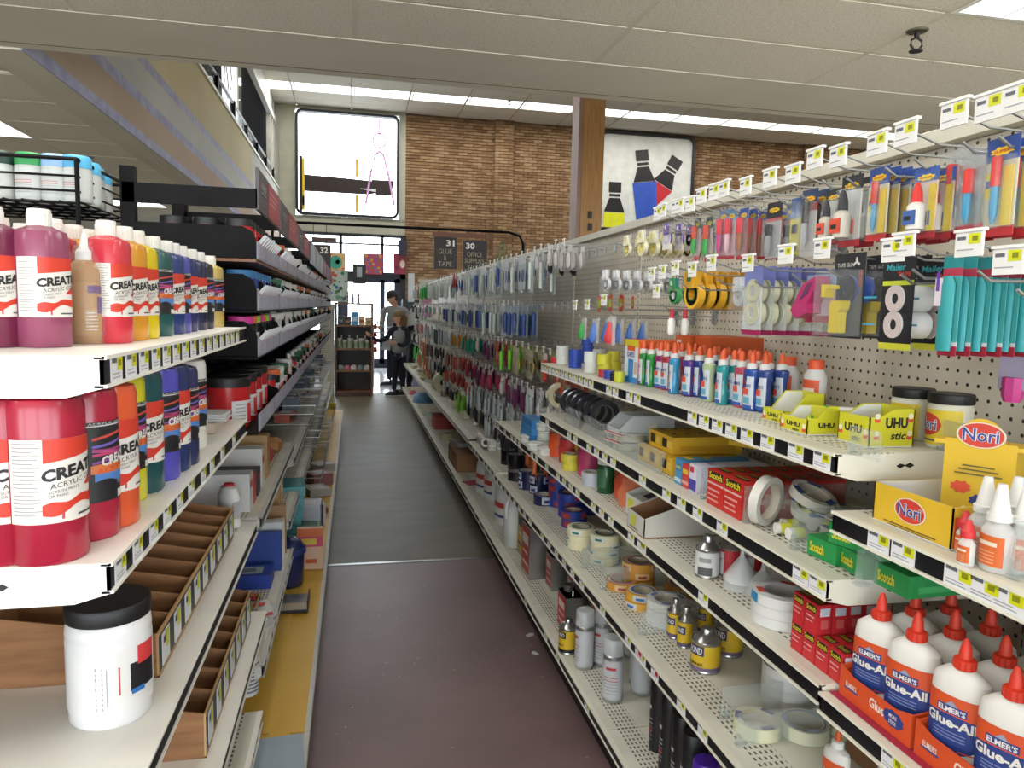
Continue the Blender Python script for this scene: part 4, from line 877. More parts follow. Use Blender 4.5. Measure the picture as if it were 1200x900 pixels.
def glitter(colr, lab='b8c0c8', acc='c84a34'):
    b = B(); b.lathe([(.019, 0), (.021, .004), (.0205, .04), (.0165, .055), (.0165, .07), (.021, .085), (.021, .1), (.012, .106)], colr+':g', 14, e=2.6, sx=1, sy=.72)
    c = B(); c.lathe([(.0145, .103), (.0145, .116), (.009, .119)], 'c9c9c6', 14, sy=.9); n = B(); n.lathe([(.0085, .118), (.0085, .128), (.006, .14), (.003, .144)], 'd0552a', 10)
    l = B(); kw = dict(e=2.6, sx=1, sy=.72)
    l.wrap(.0205, -1.0, 1.0, .006, lambda t: .03+.05*t if t < .5 else .085, lab, .0006, 10, **kw); l.wrap(.0195, -.8, .3, .04, .055, acc, .0022, 6, **kw); l.wrap(.0205, -.6, .8, .006, .014, '2a50a0', .0012, 6, **kw); l.wtext("ELMER'S", .0205, 0, 1.3, .058, .008, '2a3a78', .0026, **kw)
    l.wrap(.0205, -.5, .5, .018, .034, '5a9ab0', .001, 6, **kw)
    return kind('glitter_glue_bottle', [('body', b), ('cap', c), ('nozzle', n), ('label', l)])
GG = [('green', '2a7a3a', 753, 453), ('bright green', '2a8a3a', 762, 455), ('magenta', '82285e', 773, 457), ('red', '9c3040', 781, 459), ('sky blue', '2f86b0', 789, 463), ('purple', '4c327c', 806, 466), ('dark blue', '2a3c7c', 818, 467), ('pale green', 'a3b08c', 829, 472), ('teal', '268a8c', 845, 476), ('deep teal', '217c82', 858, 476), ('red pink', 'a8485c', 867, 479), ('royal blue', '2f4c94', 879, 483), ('navy blue', '2c427c', 894, 485)]
for i, (nm, c_, px, py) in enumerate(GG):
    k_ = glitter(c_); x, y, z = on(px, py-2, ZA)
    for q in range(3 if i < 10 else 2):
        put(k_, '%s glitter glue bottle, %s of the %s in its row of orange nozzles' % (nm, ['front', 'second', 'rear'][q], nth(i)), 'bottle', (x+q*.045, y+q*.008, z), FR+R(rnd.uniform(-12, 12)), 'glitter glue bottles on the top shelf', s=.9)
b = B(); b.lathe([(.026, 0), (.028, .005), (.028, .085), (.018, .1)], 'glue_clear', 16, sy=.8); c = B(); c.lathe([(.0165, .1), (.0165, .118), (.015, .12)], 'cc4c22', 14); l = B(); l.wrap(.028, -1.2, 1.2, .012, .078, 'c85230', .0006, 10, sy=.8); l.wrap(.028, -.8, .8, .05, .06, 'd8c8b8', .001, 8, sy=.8)
k_ = kind('clear_glue_bottle', [('body', b), ('cap', c), ('label', l)])
put(k_, 'clear glue bottle with orange cap, left of two behind the yellow trays', 'bottle', (.98, onx(924, 440, .98).y, ZA), FR, 'orange capped clear glue bottles'); put(k_, 'clear glue bottle with orange cap, right of two behind the yellow trays', 'bottle', (.98, onx(956, 440, .98).y, ZA), FR, 'orange capped clear glue bottles')
# yellow glue stick trays
YU = 'bfbb26'
def tray(w_, d_, hb, hf, text, tw, small=None):
    b = B(); t = .002
    b.box(-w_/2, w_/2, -d_/2, d_/2, 0, t, 'c8c8c0'); b.box(-w_/2, w_/2, -d_/2, -d_/2+t, t, hf, YU); b.box(-w_/2, w_/2, d_/2-t, d_/2, t, hb, YU)
    for x0 in (-w_/2, w_/2-t):
        b.prism([(-d_/2, t), (d_/2, t), (d_/2, hb), (-d_/2+d_*.55, hb), (-d_/2+.02, hf), (-d_/2, hf)], x0, x0+t, YU, 'x')
        b.prism([(-d_/2+.002, t), (d_/2-.002, t), (d_/2-.002, hb-.002), (-d_/2+d_*.56, hb-.002), (-d_/2+.022, hf-.002), (-d_/2+.002, hf-.002)], x0-(.0004 if x0 > 0 else -t), x0-(.0002 if x0 > 0 else -t-.0002), 'd8d8d4', 'x')
    c = B(); y = -d_/2-.0005; c.text(text, w_*tw, hf*.3, (0, y, hf*.4), '17170f', bold=.04)
    c.text('stic', w_*tw*.5, hf*.2, (w_*.1, y, hf*.12), '17170f', bold=.02, shear=.2)
    for sx in (-.4, .4):
        for sz in ((.3, .72) if hf > .05 else (.4,)): c.lathe([(.005, 0), (.005, .0003)], 'd4d0b0', 10, c=(sx*w_, y-.0004, sz*hf+.004), axis='y'); c.box(sx*w_-.005, sx*w_+.005, y-.0003, y, sz*hf-.006, sz*hf, 'c8482a')
    c.M = Matrix.Rotation(math.pi/2, 4, 'Z'); y = -w_/2-.0005; c.text(text, min(d_*.5, w_), hb*(.28 if small else .2), (d_*.1, y, hb*(.5 if small else .3)), '17170f', bold=.05)
    if small:
        c.text('stic', d_*.34, hb*.2, (d_*.14, y, hb*.2), '17170f', bold=.03, shear=.2)
        for sx in (-.34, .4):
            for sz in (.3, .75): c.lathe([(.005, 0), (.005, .0003)], 'd4d0b0', 10, c=(sx*d_, y-.0004, sz*hb+.004), axis='y'); c.box(sx*d_-.005, sx*d_+.005, y-.0003, y, sz*hb-.006, sz*hb, 'c8482a')
    return kind('glue_stick_tray', [('tray', b), ('print', c)])
x, y, z = on(893, 492, ZA); put(tray(.075, .09, .06, .026, 'UHU', .5), 'yellow open glue stick tray nearest the blue bottles', 'box', (x+.05, y-.03, z), FR, 'yellow glue stick trays')
x, y, z = on(936, 506, ZA); put(tray(.085, .065, .045, .028, 'UHU', .5), 'small yellow tray with white glue sticks inside', 'box', (x+.02, y, z), FR, 'yellow glue stick trays')
gs = B(); gs.lathe([(.012, 0), (.012, .045)], 'c9cc22:g', 14, axis='x'); gc = B(); gc.lathe([(.0125, .045), (.0125, .07), (.011, .072)], 'd4d4ce:g', 14, axis='x'); gg_ = B(); gg_.lathe([(.0122, .02), (.0122, .026)], '3a9a3a', 14, axis='x')
GS = kind('glue_stick', [('tube', gs), ('cap', gc), ('band', gg_)])
for i, (px, py, dz) in enumerate([(925, 497, .012), (938, 500, .014), (952, 500, .03), (945, 505, .012), (965, 500, .014)]):
    xx, yy, zz = on(px, py, ZA); put(GS, 'yellow glue stick with white cap, %s in the small yellow tray' % nth(i), 'glue stick', (xx, yy, z+dz), FR+.4+.3*i, 'glue sticks in the yellow tray')
x, y, z = on(997, 520, ZA); put(tray(.08, .085, .064, .05, 'UHU', .55, True), 'large yellow glue stick display box at the shelf end', 'box', (x+.045, y+.0, z), FR, 'yellow glue stick trays')
def nori_logo(c, cx, cz, rx, y):
    for k_, q, o in (('cfc8b4', 1.0, 0), ('c03a2c', .92, .0003)):
        c.prism([(cx+rx*q*math.cos(2*math.pi*i/24), cz+rx*.6*q*math.sin(2*math.pi*i/24)) for i in range(24)], y-o-.0003, y-o, k_)
    c.text('Nori', rx*1.5, rx*.62, (cx, y-.0012, cz-rx*.3), 'd4d0c8', bold=.06); c.text('Nori', rx*1.45, rx*.58, (cx, y-.0018, cz-rx*.28), '2a3f8c', bold=.01)
# two paste jars
def paste_jar():
    b = B(); b.lathe([(.034, 0), (.036, .004), (.036, .072), (.032, .08)], 'c9c6b4', 24); c = B(); c.lathe([(.036, .078), (.037, .08), (.037, .094), (.035, .096)], '141416', 28)
    l = B(); l.wrap(.036, -1.7, 1.7, .006, .068, 'cbb52e', n=20); l.wrap(.036, -.8, .8, lambda t: .041-.02*max(0, 1-(2*t-1)**2)**.5, lambda t: .041+.02*max(0, 1-(2*t-1)**2)**.5, 'c03a2c', .0008, 16); l.wtext('Nori', .036, 0, 1.2, .03, .022, 'd8d4cc', .0012, .07); l.wtext('Nori', .036, 0, 1.15, .031, .02, '2a3f8c', .0017, .01); l.wrap(.036, -.7, .7, .012, .015, '3a3a6a', .0008, 8)
    return kind('paste_jar', [('jar', b), ('lid', c), ('label', l)])
PJ = paste_jar(); p = on(1110, 524, ZA)
put(PJ, 'yellow labelled paste jar with black lid, the nearer one', 'jar', (p[0], p[1], p[2]), FR-.3, 'black lidded paste jars', s=.95); put(PJ, 'yellow labelled paste jar with black lid, set behind the other', 'jar', (p[0]+.0, p[1]+.085, p[2]), FR-.5, 'black lidded paste jars', s=.95)
# --- nearest upper shelf: open yellow box, upright box, nozzle bottles
w_, d_, h_ = .15, .33, .058; p = onz(1022, 608, ZN); b = B()
b.box(0, d_, -w_, 0, 0, .002, 'c8c8c4'); b.box(0, .0014, -w_, 0, .002, h_, 'cda82a'); b.box(.0014, .002, -w_, 0, .002, h_, 'd0d0cc'); b.box(d_-.0026, d_-.002, -w_, 0, .002, h_, 'd0d0cc'); b.box(0, d_, -.0026, -.002, .002, h_, 'd0d0cc'); b.box(d_-.002, d_, -w_, 0, .002, h_, 'cda82a'); b.box(0, d_, -.002, 0, .002, h_, 'cda82a')
b.prism([(0, .002), (d_, .002), (d_, h_*2.0), (d_*.75, h_*1.7), (d_*.3, h_*1.05), (0, h_*.98)], -w_, -w_+.002, 'cda82a')
b.prism([(0.003, .004), (d_-.002, .004), (d_-.002, h_*2), (d_*.75, h_*1.68), (d_*.3, h_*1.03), (0.003, h_*.96)], -w_+.002, -w_+.0026, 'd4d4d0')
c = B(); c.prism([(.003, .003), (d_-.001, .003), (d_-.001, h_*1.75), (d_*.7, h_*1.35), (d_*.55, h_*.9), (d_*.3, h_*.85), (d_*.15, h_*.6), (.003, h_*.78)], -w_-.0008, -w_-.0003, 'c9502a')
c.M = Matrix.Translation((-.0006, -w_/2, 0)) @ Matrix.Rotation(FR, 4, 'Z'); nori_logo(c, 0, h_*.55, .03, 0); c.box(-.05, .05, -.0004, 0, h_*.1, h_*.13, '6a5a28'); c.box(-.04, .04, -.0004, 0, h_*.05, h_*.07, '6a5a28')
put(kind('display_box', [('tray', b), ('print', c)]), 'open yellow and orange display box with a red oval logo', 'box', (p.x-.0, p.y, ZN+.0005))
TX, TY = p.x, p.y; p = Vector((TX+.16, TY-.095, ZN)); w_, d_, h_ = .075, .06, .125
b = B(); b.box(-w_/2, w_/2, -d_/2, d_/2, 0, h_*.82, 'c9a626'); b.prism([(-w_/2, h_*.82), (w_/2, h_*.82), (w_/2, h_*.86)]+[(w_*.34*math.cos(R(a)), h_*.86+h_*.22*math.sin(R(a))) for a in range(0, 181, 20)]+[(-w_/2, h_*.86)], -d_/2, -d_/2+.002, 'c9a626')
b.box(-w_/2-.012, -w_/2, -d_/2, -d_/2+.03, h_*.8, h_*.84, 'c9a626'); b.box(w_/2, w_/2+.012, -d_/2, -d_/2+.03, h_*.8, h_*.84, 'c9a626')
c = B(); nori_logo(c, 0, h_*.92, .026, -d_/2-.0006); y = -d_/2-.0006
for i, (cx_, cz_, k_) in enumerate(((-.017, .05, 'c8482a'), (.004, .036, '2a3a7c'), (.02, .046, 'd4ccb0'), (-.008, .02, 'd4ccb0'), (.02, .02, 'c8482a'))):
    c.prism([(cx_+.012*(1 if q % 2 else .8)*math.cos(q*math.pi/8), cz_+.008*(1 if q % 2 else .75)*math.sin(q*math.pi/8)) for q in range(16)], y-.0006, y, k_)
for q in range(3): c.box(-.025+.004*q, .025-.004*q, y-.0004, y, .066+q*.005, .068+q*.005, '6a5a28')
c.box(-w_/2, w_/2, y-.0005, y, .004, .009, '2a3050')
put(kind('upright_box', [('carton', b), ('print', c)]), 'upright yellow paste box standing inside the open display box', 'box', (p.x-.025, p.y+.035, ZN+.003), FR+.55, s=1.2)
def nozz(r, h_, capk, lab, name, hn=.04, rc=.45):
    b = B(); b.lathe([(r*.95, 0), (r, .003), (r, h_*.8), (r*.5, h_)], 'glue_clear', 16, sy=.75); c = B(); c.lathe([(r*rc, h_), (r*rc, h_+.008), (r*rc*.8, h_+.01), (r*rc*.35, h_+hn)], capk, 12); l = B(); l.wrap(r, -1.0, 1.0, h_*.12, h_*.72, lab, .0006, 10, sy=.75); l.wrap(r, -.6, .6, h_*.52, h_*.6, 'd8ccb8', .001, 8, sy=.75)
    for q in range(4): l.wrap(r, -.6, .5, h_*(.18+.07*q), h_*(.2+.07*q), 'dca080', .001, 6, sy=.75)
    return kind(name, [('body', b), ('nozzle', c), ('label', l)])
NR = nozz(.011, .035, 'c22a30', 'c8602a', 'small_glue_bottle', .022, .8); NW = nozz(.021, .062, 'd8d6d2', 'c8602a', 'wood_glue_bottle', .045, .7)
def onl(px, py, z, X): y = onz(px, py, z).y; return (X, y, z+.0005)
put(NR, 'small glue bottle with red cone cap, the left one', 'bottle', on(1113, 650, ZN, .02), FR, 'red capped small glue bottles'); put(NR, 'small glue bottle with red cone cap, the nearer right one', 'bottle', on(1131, 662, ZN), FR, 'red capped small glue bottles')
for i, (px, py, dx) in enumerate([(1166, 668, 0), (1150, 655, .05), (1196, 672, 0), (1185, 655, .05), (1218, 676, 0)]):
    put(NW, 'orange labelled glue bottle with white nozzle, %s from the left' % nth(i), 'bottle', on(px, py, ZN, 0), FR+.1*i, 'white nozzle glue bottles')
def acr(name, w_, h_, parts=1, clip=True):
    b = B(); b.box(-w_/2, w_/2, -.0015, .0015, 0, h_, 'acrylic'); p_ = [('sheet', b)]
    if clip: c = B(); c.box(-w_/2, -w_/2+.008, -.004, .004, 0, h_*.35, 'acrylic'); c.box(-w_/2-.0, -w_/2+.02, -.008, .008, 0, .004, 'acrylic'); p_.append(('clip', c))
    return kind(name, p_)
for i, (px, py, z, X0, h_, rz, wd) in enumerate([(1106, 662, ZN, .76, .07, 0, .2), (1178, 680, ZN, .76, .07, 0, .2), (1036, 536, ZA, .765, .045, FR, .07), (1125, 530, ZA, .95, .05, FR, .06),
     (935, 610, ZB_, .77, .075, 0, .3), (1010, 640, ZB_, .77, .075, 0, .3), (1028, 685, ZB_, .77, .06, 0, .25), (810, 585, ZB_, .77, .07, 0, .3), (800, 740, ZD, .77, .07, 0, .3), (858, 840, ZD, .79, .07, 0, .3), (900, 870, ZD, .77, .07, 0, .3), (720, 690, ZD, .77, .07, 0, .3), (697, 665, ZD, .77, .07, 0, .3)]):
    q = onz(px, py, z); kd = acr('clear_divider', wd, h_)
    lab = {0: 'clear divider left of the red capped bottles', 1: 'clear divider right of the first white nozzle bottle', 2: 'clear guard in front of the big yellow stick box', 3: 'clear guard in front of the paste jars', 4: 'clear divider by the standing tape ring', 5: 'clear divider left of the green boxes', 6: 'clear divider at the near end of the second shelf', 7: 'clear divider left of the red cartons', 8: 'clear divider left of the small yellow cans', 9: 'clear divider right of the big yellow can', 10: 'clear divider by the cream tape ring', 11: 'clear divider by the orange tape rolls', 12: 'clear divider right of the cream masking rolls'}[i]
    put(kd, lab, 'divider', (X0+(wd/2 if rz == 0 else 0), q.y, z+.0005), rz, 'clear shelf dividers')
# --- second shelf (z 1.0)
sr = roll('standing_tape_roll', .055, .034, .022, '16161c:g', '7c7468', None, None, '2a2a30'); sc_ = roll('standing_tape_roll', .055, .034, .03, 'c0b898', 'a89878')
def standing(kd, label, px, py, z, X, r, cat='tape', grp='standing tape rolls of the second shelf', tilt=0):
    y = onx(px, py, X).y; o = put(kd, label, cat, (X, y, z+r+.0005), 0, grp, rot=(math.pi/2, 0, tilt)); return o
standing(sc_, 'cream tape roll standing at the far end of the second shelf', 655, 470, ZB_, .86, .055)
for i, px in enumerate((671, 677, 683.5, 691, 699, 707)): standing(sr, 'glossy black tape roll standing on the second shelf, %s from the left' % nth(i), px, 475, ZB_, .86, .055)
x, y, z = on(738, 535, ZB_)
b = B(); b.box(-.055, .055, -.09, .09, 0, .004, 'clear_fog'); b.prism([(-.09, .004), (.09, .004), (.09, .1), (-.05, .1), (-.09, .06)], -.055, -.052, 'clear_fog', 'x'); b.prism([(-.09, .004), (.09, .004), (.09, .1), (-.05, .1), (-.09, .06)], .052, .055, 'clear_fog', 'x'); b.box(-.055, .055, -.05, .09, .098, .101, 'clear_fog'); b.box(-.055, .055, -.092, -.089, .004, .06, 'clear_fog')
c = B(); c.ring(.048, .034, .03, 'cfccbc', 'cfccbc', 26, c=(.015, .0, .05), axis='y'); c.M = Matrix.Identity(4)
put(kind('tape_cube', [('case', b), ('roll', c)]), 'clear plastic cube case with a big cream tape roll', 'dispenser', (.88, onx(722, 510, .8).y, ZB_+.0005), FR)
b = B(); b.ring(.05, .034, .02, 'c4bfa4', 'c4bfa4', 24); c = B(); c.box(-.055, .055, -.06, .06, .021, .023, 'c2c0bc'); c.box(-.055, .055, -.06, -.05, .0231, .0235, 'b03038'); c.box(-.02, .02, -.02, .02, .0231, .0236, '4a4844')
kf = kind('carded_tape_roll', [('tape', b), ('card', c)])
for i in range(2): put(kf, 'cream tape roll under a white card, %s of the pair' % ('lower' if i == 0 else 'upper'), 'tape', (.83, onx(738, 508, .83).y, ZB_+.001+i*.026), FR+.15, 'carded tape rolls')
yb = pbox('yellow_tape_box', .075, .2, .045, 'c39a26', [('f', .1, .5, .25, .8, '2a2412'), ('f', .55, .9, .3, .7, 'cdb04a'), ('t', .1, .35, .1, .18, '3a3014'), ('t', .1, .35, .3, .38, '3a3014'), ('t', .1, .35, .5, .58, '3a3014'), ('s', .1, .9, .2, .5, 'b0861e')])
y0 = onx(790, 530, .8).y
for r_ in range(2):
    for i in range(3 if r_ == 0 else 2): put(yb, 'yellow tape carton, %s in the %s layer' % (['left', 'middle', 'right'][i] if r_ == 0 else ['left', 'right'][i], ['lower', 'upper'][r_]), 'box', (.9+.02*r_, y0+.2-i*.08-.03*r_, ZB_+.0005+r_*.0465), FR+rnd.uniform(-.03, .03), 'yellow tape cartons')
put(yb, 'yellow tape carton tipped on end behind the others', 'box', (1.02, y0-.05, ZB_+.095), FR+.5, 'yellow tape cartons')
bb = pbox('blue_tape_box', .036, .18, .062, '3f7fa8', [('f', .1, .9, .55, .85, '2a6a98'), ('f', .15, .85, .62, .78, ('Scotch', 'c8c030')), ('f', 0, 1, .1, .25, 'b0c4cc'), ('t', .1, .9, .1, .2, 'c8b030'), ('t', .1, .9, .35, .45, 'c8b030')])
rb = pbox('red_tape_box', .036, .18, .056, 'b23a36', [('f', .1, .9, .6, .8, 'c8a830'), ('f', 0, 1, .15, .3, 'c89088'), ('t', .2, .8, .2, .3, 'c8b030')])
ub = pbox('purple_tape_box', .036, .18, .066, 'c0c0cc', [('f', 0, 1, .05, .45, '3e348a'), ('f', .1, .6, .7, .9, 'b82a30'), ('t', .2, .8, .2, .3, '8a8ab0')])
yy = onx(790, 560, .77).y
put(bb, 'blue tape carton left of the big red cartons', 'box', (.87, yy, ZB_+.0005), FR); put(rb, 'narrow red tape carton beside the blue one', 'box', (.87, yy-.04, ZB_+.0005), FR); put(ub, 'white and purple tape carton beside the big red cartons', 'box', (.87, yy-.08, ZB_+.0005), FR)
R_ = 'b5241f'
brb = pbox('red_tape_carton', .072, .24, .078, R_, [('f', .06, .94, .74, .97, '1a1a12'), ('f', .1, .9, .76, .95, ('Scotch', 'c8b82a')), ('f', 0, 1, .6, .66, 'c8a098'), ('f', .05, .8, .42, .48, 'cc8c84'), ('f', .05, .7, .28, .33, 'cc8c84'), ('f', .05, .75, .14, .19, 'cc8c84')]+[('t', .12, .8, .06+.14*i, .12+.14*i, '1a1a12') for i in range(6)]+[('t', .18, .74, .07+.14*i, .11+.14*i, ('Scotch', 'c8b82a', 0)) for i in range(6)]+[('s', .08+.13*i, .15+.13*i, .3, .7, 'cc8c84') for i in range(6)]+[('s', .05+.13*i, .18+.13*i, .42, .55, 'd0a09a') for i in range(6)])
yr = onx(840, 590, .765).y
put(brb, 'big red tape carton on the second shelf, left one', 'box', (.89, yr+.02, ZB_+.0005), FR, 'big red tape cartons'); put(brb, 'big red tape carton on the second shelf, right one with patterned side', 'box', (.89, yr-.055, ZB_+.0005), FR, 'big red tape cartons')
wr = roll('white_tape_ring', .05, .036, .02, 'c9c6be:g', 'b4ac9c', None); wr2 = roll('white_tape_ring', .045, .032, .018, 'c4c1b8:g', 'b0a898', 'cfcfca', '2c4c8c')
yq = onx(892, 590, .8).y
put(wr, 'white tape ring standing up against the red carton', 'tape', (.80, yq, ZB_+.052), 0, 'white tape rings', rot=(math.pi/2+.1, 0, .5))
for i, (dx, dy, dz, tl) in enumerate([(.10, -.03, .03, .35), (.09, -.03, .055, .35), (.18, -.05, .02, .1), (.12, -.1, .001, 0), (.22, -.13, .001, 0)]):
    put(wr2, ['white tape ring leaning, upper of the leaning pair', 'white tape ring leaning, lower of the leaning pair', 'white tape ring lying at the back by the red carton', 'white tape ring lying flat beside the clear divider', 'white tape ring lying flat at the rear'][i], 'tape', (.80+dx, yq+dy, ZB_+.0005+dz), 0, 'white tape rings', rot=(tl, -tl*.6, i))
sy = B(); sy.lathe([(.011, 0), (.011, .022)], 'c2c43c', 12); sw = B(); sw.lathe([(.0115, .022), (.0115, .03)], 'd0d0c8', 12); SY = kind('small_tape_spool', [('spool', sy), ('end', sw)])
for i, (px, py, dz) in enumerate([(915, 627, .012), (922, 622, .012), (928, 632, .012), (934, 622, .03), (940, 618, .012), (950, 612, .03), (955, 625, .012), (918, 612, .034)]):
    xx, yy, zz = on(px, py, ZB_); put(SY, 'small yellow and white tape spool, %s in the pile by the green boxes' % nth(i), 'tape', (xx+.02, yy, ZB_+dz), 0, 'small yellow spools', rot=(1.57, rnd.uniform(0, 1), rnd.uniform(0, 6)))
gb = pbox('green_tape_box', .07, .16, .035, '1f8040', [('t', .15, .75, .15, .3, ('Magic', 'b0c8a8')), ('t', .1, .8, .45, .6, '141a12'), ('t', .14, .76, .47, .58, ('Scotch', 'c8b82a')), ('f', .1, .6, .25, .75, ('Scotch', 'c8b82a')), ('s', .1, .9, .2, .5, '3a9a58')])
yg = onx(980, 640, .78).y
for i, (dx, dy, dz, a) in enumerate([(.09, .06, 0, .1), (.10, -.02, 0, -.1), (.11, -.09, 0, .05), (.10, .03, .036, .3), (.12, -.05, .036, -.25), (.13, -.11, .036, .1)]):
    put(gb, ['green tape box, far left in the lower layer', 'green tape box, middle of the lower layer', 'green tape box, near right in the lower layer', 'green tape box, upper layer on the left', 'green tape box, upper layer in the middle', 'green tape box, upper layer on the right'][i], 'box', (.78+dx, yg+dy, ZB_+.0006+dz), FR+a, 'green tape boxes')
b = B(); b.box(-.03, .03, -.0005, 0, 0, .02, 'c8c8c4'); put(kind('price_label', [('label', b)]), 'white price sticker lying on a green tape box', 'label', (.80, yg+.03, ZB_+.074), 0, rot=(1.2, 0, FR))
# acrylic fence of the second shelf's far half
for i, px in enumerate((668, 690, 712, 733, 760)):
    y = onx(px, 520, .775).y; put(acr('clear_fence', .17, .06, clip=False), 'clear fence panel on the second shelf front, %s from the far end' % nth(i), 'fence', (.775, y, ZB_+.0005), FR, 'clear fence panels', rot=(R(-12), 0, FR))
# --- third shelf (z .825)
put(pbox('blue_carton', .2, .16, .035, '2a70a8', [('f', 0, 1, .45, .55, '1c548a'), ('f', .1, .3, .6, .9, '6aa4c8')]), 'flat blue carton at the far end of the third shelf, bottom', 'box', (.84, onx(616, 495, .76).y, ZCs+.0005), FR, 'flat blue cartons')
put(pbox('blue_carton', .2, .16, .035, '2f7ab0', [('f', 0, 1, .45, .55, '1c548a')]), 'flat blue carton at the far end of the third shelf, middle', 'box', (.845, onx(616, 495, .76).y+.01, ZCs+.0365), FR, 'flat blue cartons')
put(pbox('blue_carton', .2, .16, .03, '2a70a8', [('f', 0, 1, .4, .5, '1c548a')]), 'flat blue carton at the far end of the third shelf, top', 'box', (.85, onx(616, 495, .76).y+.02, ZCs+.0725), FR, 'flat blue cartons')
ct = B(); ct.lathe([(.035, 0), (.035, .024), (.033, .026)], 'clear_fog', 20); cl_ = B(); cl_.lathe([(.036, .024), (.036, .031)], 'd0d2cc', 20); cc_ = B(); cc_.ring(.032, .016, .018, 'cfd0bc', None, 18, c=(0, 0, .002)); CT = kind('clear_tape_case', [('case', ct), ('lid', cl_), ('roll', cc_)])
for i, (px, py, n) in enumerate([(618, 521, 1), (627, 516, 3), (636, 512, 4), (627, 530, 1), (638, 524, 3), (648, 518, 4), (640, 536, 1)]):
    stack(CT, n, .031, 'clear round case, third shelf, %s pile from far end' % nth(i), 'case', px, py-3, ZCs, 'clear round tape cases')
od = roll('orange_tape_roll', .043, .03, .048, 'c84c1e', 'b8b0a0', 'c4481e'); rd_ = roll('red_tape_roll', .04, .028, .03, 'b83230', 'b8b0a0', 'c0b8ae'); yd = roll('yellow_tape_roll', .036, .025, .03, 'c2b83a', 'b8b0a0', 'c8c4b4', 'b83a30'); pk_ = roll('pink_tape_roll', .042, .028, .03, 'b03a60', 'b8b0a0', 'c8bcc0', '6a3a8a'); sv = roll('silver_tape_roll', .038, .026, .022, 'a9adb4', 'b8b0a0', 'b8bcc4')
g = 'bright tape rolls of the third shelf'
stack(od, 2, .048, 'orange tape roll pile on the third shelf', 'tape', 655, 534, ZCs, g, rz=0); stack(rd_, 3, .03, 'red tape roll pile beside the orange pile', 'tape', 666, 541, ZCs, g); stack(yd, 2, .03, 'yellow and white tape roll pile on the third shelf', 'tape', 669, 550, ZCs, g)
stack(sv, 2, .022, 'silver tape roll pile below the pink rolls', 'tape', 694, 568, ZCs, g); stack(pk_, 4, .03, 'pink tape roll pile on the third shelf', 'tape', 690, 556, ZCs, g)
stack(yd, 3, .03, 'yellow tape roll pile behind the red pile', 'tape', 684, 545, ZCs, g); stack(od, 2, .048, 'orange tape roll pile standing further back', 'tape', 676, 530, ZCs, g)
b = B(); b.lathe([(.026, 0), (.028, .004), (.028, .09), (.025, .095)], '1c4a2a:g', 16); c = B(); c.lathe([(.029, .095), (.029, .115)], 'b4b8b4', 18); l = B(); l.wrap(.028, -1.2, 1.2, .02, .08, '2a5a38')
put(kind('green_jar', [('jar', b), ('lid', c), ('label', l)]), 'dark green jar with grey lid before the orange bag', 'jar', on(706, 577, ZCs, .01), FR)
def lump(name, sx, sy, sz, key, seed, top=.6, n=14):
    r = random.Random(seed); b = B(); prof = [(.5, 0), (.52, .12), (.5, .45), (.46, .7), (.36, .9), (.12, 1)]
    b.lathe(prof, key, n, e=3.2)
    b.v = [((v[0]*sx+(r.uniform(-.06, .06)*sx if v[2] > 0 else 0)), (v[1]*sy+(r.uniform(-.06, .06)*sy if v[2] > 0 else 0)), v[2]*sz*(1+r.uniform(-.06, .06))) for v in b.v]
    return kind(name, [('bag', b)])
put(lump('orange_bag', .1, .12, .13, 'b84a30', 3), 'crumpled orange red bag on the third shelf', 'bag', on(722, 585, ZCs, .06), FR); put(lump('clear_bag', .1, .08, .09, 'clear_orange', 4), 'crumpled clear pinkish bag in front of the orange bag', 'bag', on(733, 592, ZCs, .03), .4)
def obox(name, w_, d_, h_, k, inside, hf=None, cut=None):
    b = B(); t = .003; hf = hf or h_
    b.box(-w_/2, w_/2, -d_/2, d_/2, 0, t, inside); b.box(-w_/2, w_/2, -d_/2, -d_/2+t, t, hf, k); b.box(-w_/2, w_/2, d_/2-t, d_/2, t, h_, k)
    for s_ in (-1, 1):
        x0 = s_*w_/2-(t if s_ > 0 else 0); pr = [(-d_/2, t), (d_/2, t), (d_/2, h_), (-d_/2+d_*.5, h_*.95), (-d_/2, hf)]
        b.prism(pr, x0, x0+t, k, 'x'); xi = x0-.0006 if s_ > 0 else x0+t; b.prism([(p_[0]*.98, p_[1]*.98) for p_ in pr], xi, xi+.0006, inside, 'x')
    return b
b = obox('t', .11, .2, .1, 'c9c9c4', 'b9b9b2', .06); l = B(); l.fy(-.04, .0, .02, .05, -.1006, 'c0c43a'); l.fy(.01, .04, .0, .04, -.1006, '2a2a2c')
kk = kind('open_white_box', [('box', b), ('print', l)]); x, y, z = on(745, 606, ZCs); put(kk, 'open white box with loose papers, on the third shelf', 'box', (x+.09, y+.0, z), FR+.05)
pp = B(); pp.box(-.045, .045, -.08, .08, 0, .001, 'c9c9c6'); pp.box(-.03, .03, -.06, -.02, .001, .0014, '3a3a40'); PPK = kind('paper_sheet', [('sheet', pp)])
for i in range(3): put(PPK, 'paper sheet lying in the open white box, %s' % ['lowest', 'middle', 'topmost'][i], 'paper', (x+.09, y, z+.05+i*.008), 0, 'papers in the open white box', rot=(R(4+4*i), R(5), FR+.1*i))
b = obox('t', .12, .3, .105, 'b9b7ae', 'card_box', .052); l = B(); l.fy(-.03, -.0, .015, .045, -.1506, 'c0c43a'); l.fy(-.04, .02, .008, .012, -.1506, '5a5a58')
x, y, z = on(745, 628, ZCs); put(kind('white_carton', [('box', b), ('print', l)]), 'long open white carton with brown inside, on the third shelf', 'box', (x+.16, y+.03, z), FR)
